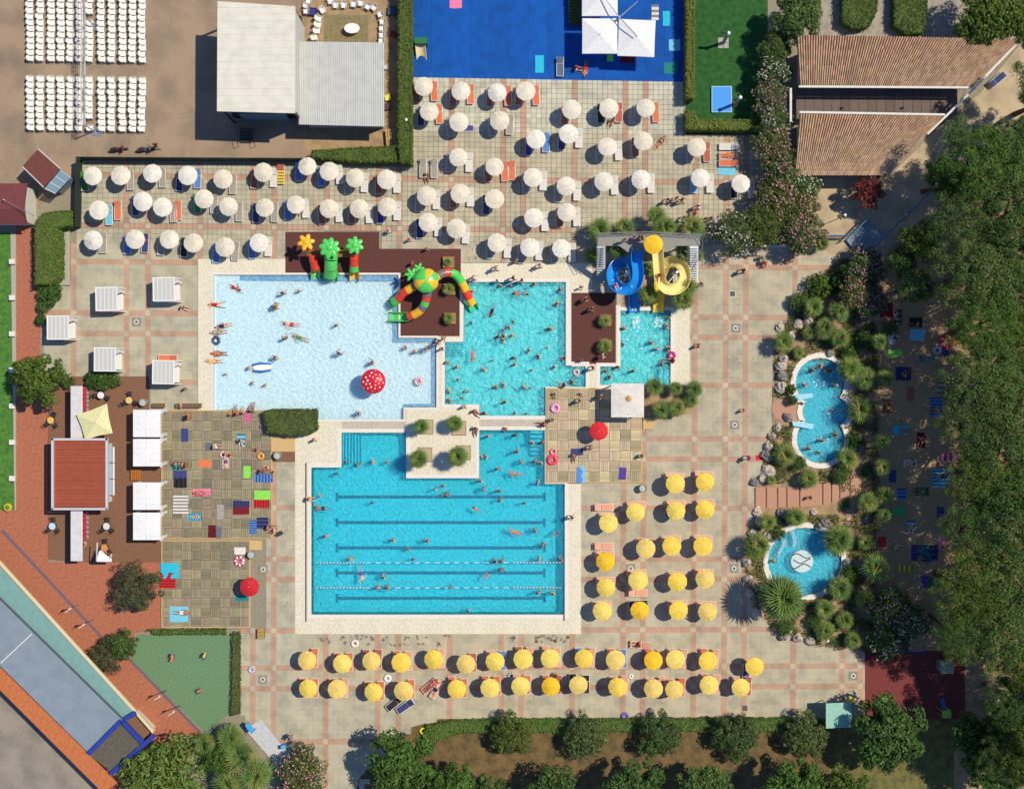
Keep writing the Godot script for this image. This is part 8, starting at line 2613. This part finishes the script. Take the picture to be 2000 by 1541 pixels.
	crowd(1200, 900, "F", "wade", [[1490, 940]])
	crowd(1200, 900, "steps", "walk", [[1835, 345, 170]])
	crowd(400, 1220, "plaza", "walk", [[785, 1060, 160]])
	person(1465, 895, "walk", 190, "plaza")
	crowd(400, 580, "deckL", "sit", [[230, 1095, 270], [290, 1085, 260], [350, 1075, 270], [435, 1050, 280]])
	crowd(400, 580, "cope", "walk", [[1015, 1330, 200]])
	crowd(400, 900, "deckL", "sit", [[520, 95, 0], [585, 60, 180], [640, 100, 200], [590, 620, 0], [640, 650, 180]])
	crowd(400, 900, "plaza", "walk", [[720, 672, 0]])
	crowd(0, 900, "deckL", "sit", [[1620, 30, 200], [1690, 40, 180], [1725, 40, 180]])
	crowd(0, 900, "deckL", "lie", [[1860, 305, 180, 1.0, 5], [1690, 1415, 0, 1.0, 8], [2095, 15, 90], [1810, 525, 0]])
	crowd(400, 580, "deckL", "sit", [[330, 1340, 90], [200, 1460, 20], [480, 1420, 180, 0.7], [90, 1390, 0], [230, 1470, 200, 0.7]])
	crowd(0, 900, "bar", "chair", [[800, 770, 180, 1.0, 8], [1035, 880, 200, 1.0, 8], [965, 830, 60, 1.0, 6]])
	crowd(0, 580, "plaza", "walk", [[1715, 850, 180], [1740, 1110, 170]])
	crowd(0, 580, "plaza", "sit", [[1690, 1010, 0], [1700, 95, 20]])
	crowd(800, 0, "carpet", "lie", [[1635, 640, 100, 1.0, 2]])
	crowd(800, 0, "carpet", "sit", [[1550, 640, 0, 1.0, 8]])
	person(833, 342, "sit", 90, "plaza")
	person(588, 402, "sit", 90, "plaza", 1.0, 2, 0.3)
	person(1424, 303, "lie", 0, "plaza", 1.0, 6, 0.33)
	person(842, 1338, "lie", -40, "plaza", 1.0, 5, 0.33)
	person(851, 1346, "lie", -60, "plaza", 1.0, 1, 0.33)
	person(1248, 1259, "sit", 180, "plaza", 1.0, 2, 0.3)
	person(1085, 1318, "sit", 90, "plaza", 1.0, 6, 0.0)
	person(1290, 277, "lie", -50, "plaza", 1.0, 1, 0.0)
	person(1196, 236, "sit", 120, "plaza", 1.0, 5, 0.0)
	person(1120, 890, "sit", 90, "deckR", 0.9)
	for q in [[1752, 658], [1766, 733], [1735, 800], [1842, 905], [1845, 930], [1750, 1068], [1795, 1092], [1812, 700], [1762, 842], [1800, 858], [1782, 906], [1800, 960], [1780, 1030], [1838, 1066], [1752, 622], [1790, 634], [1830, 800]]:
		person(q[0], q[1], "sit", rr(0, 360), "terraceS")

func _ready() -> void:
	var cam := Camera3D.new()
	cam.name = "camera"
	cam.position = Vector3(0, H, 0)
	cam.rotation = Vector3(-PI / 2, 0, 0)
	cam.fov = rad_to_deg(2.0 * atan(770.5 / PX / H))
	cam.near = 1.0
	cam.far = 900.0
	add_child(cam)
	cam.current = true
	var sky := ProceduralSkyMaterial.new()
	sky.sky_top_color = Color(0.33, 0.47, 0.7)
	sky.sky_horizon_color = Color(0.7, 0.76, 0.83)
	sky.ground_bottom_color = Color(0.3, 0.28, 0.24)
	sky.ground_horizon_color = Color(0.55, 0.55, 0.52)
	sky.sky_curve = 0.16
	var env := Environment.new()
	env.background_mode = Environment.BG_SKY
	env.sky = Sky.new()
	env.sky.sky_material = sky
	env.background_energy_multiplier = 0.9
	env.tonemap_mode = Environment.TONE_MAPPER_LINEAR
	env.tonemap_exposure = 1.0
	env.sdfgi_enabled = true
	env.ssao_enabled = true
	env.ssil_enabled = true
	var we := WorldEnvironment.new()
	we.environment = env
	add_child(we)
	var sun := DirectionalLight3D.new()
	sun.name = "sun"
	sun.light_energy = 1.35
	sun.light_color = Color(1.0, 0.955, 0.87)
	sun.light_angular_distance = 0.5
	sun.shadow_enabled = true
	add_child(sun)
	sun.look_at_from_position(Vector3.ZERO, Vector3(-0.58, -1.0, 0.235), Vector3.RIGHT)
	rng.seed = 20240
	places["terraceS"] = [0.07, "on a towel on the shaded terrace", "people on the shaded terrace"]
	make_textures()
	make_furniture()
	make_plants()
	for i in 5: mat("skin_%d" % i, skins[i], 0.55, {"spec": 0.35})
	for p in ["stand", "walk", "wade", "swim", "lie", "sprawl", "sit", "chair"]: make_figure(p)
	build_ground()
	build_buildings()
	build_slides()
	build_greens()
	build_furniture()
	build_details()
	build_crowd()
	print("things: ", get_child_count(), " people: ", person_count)
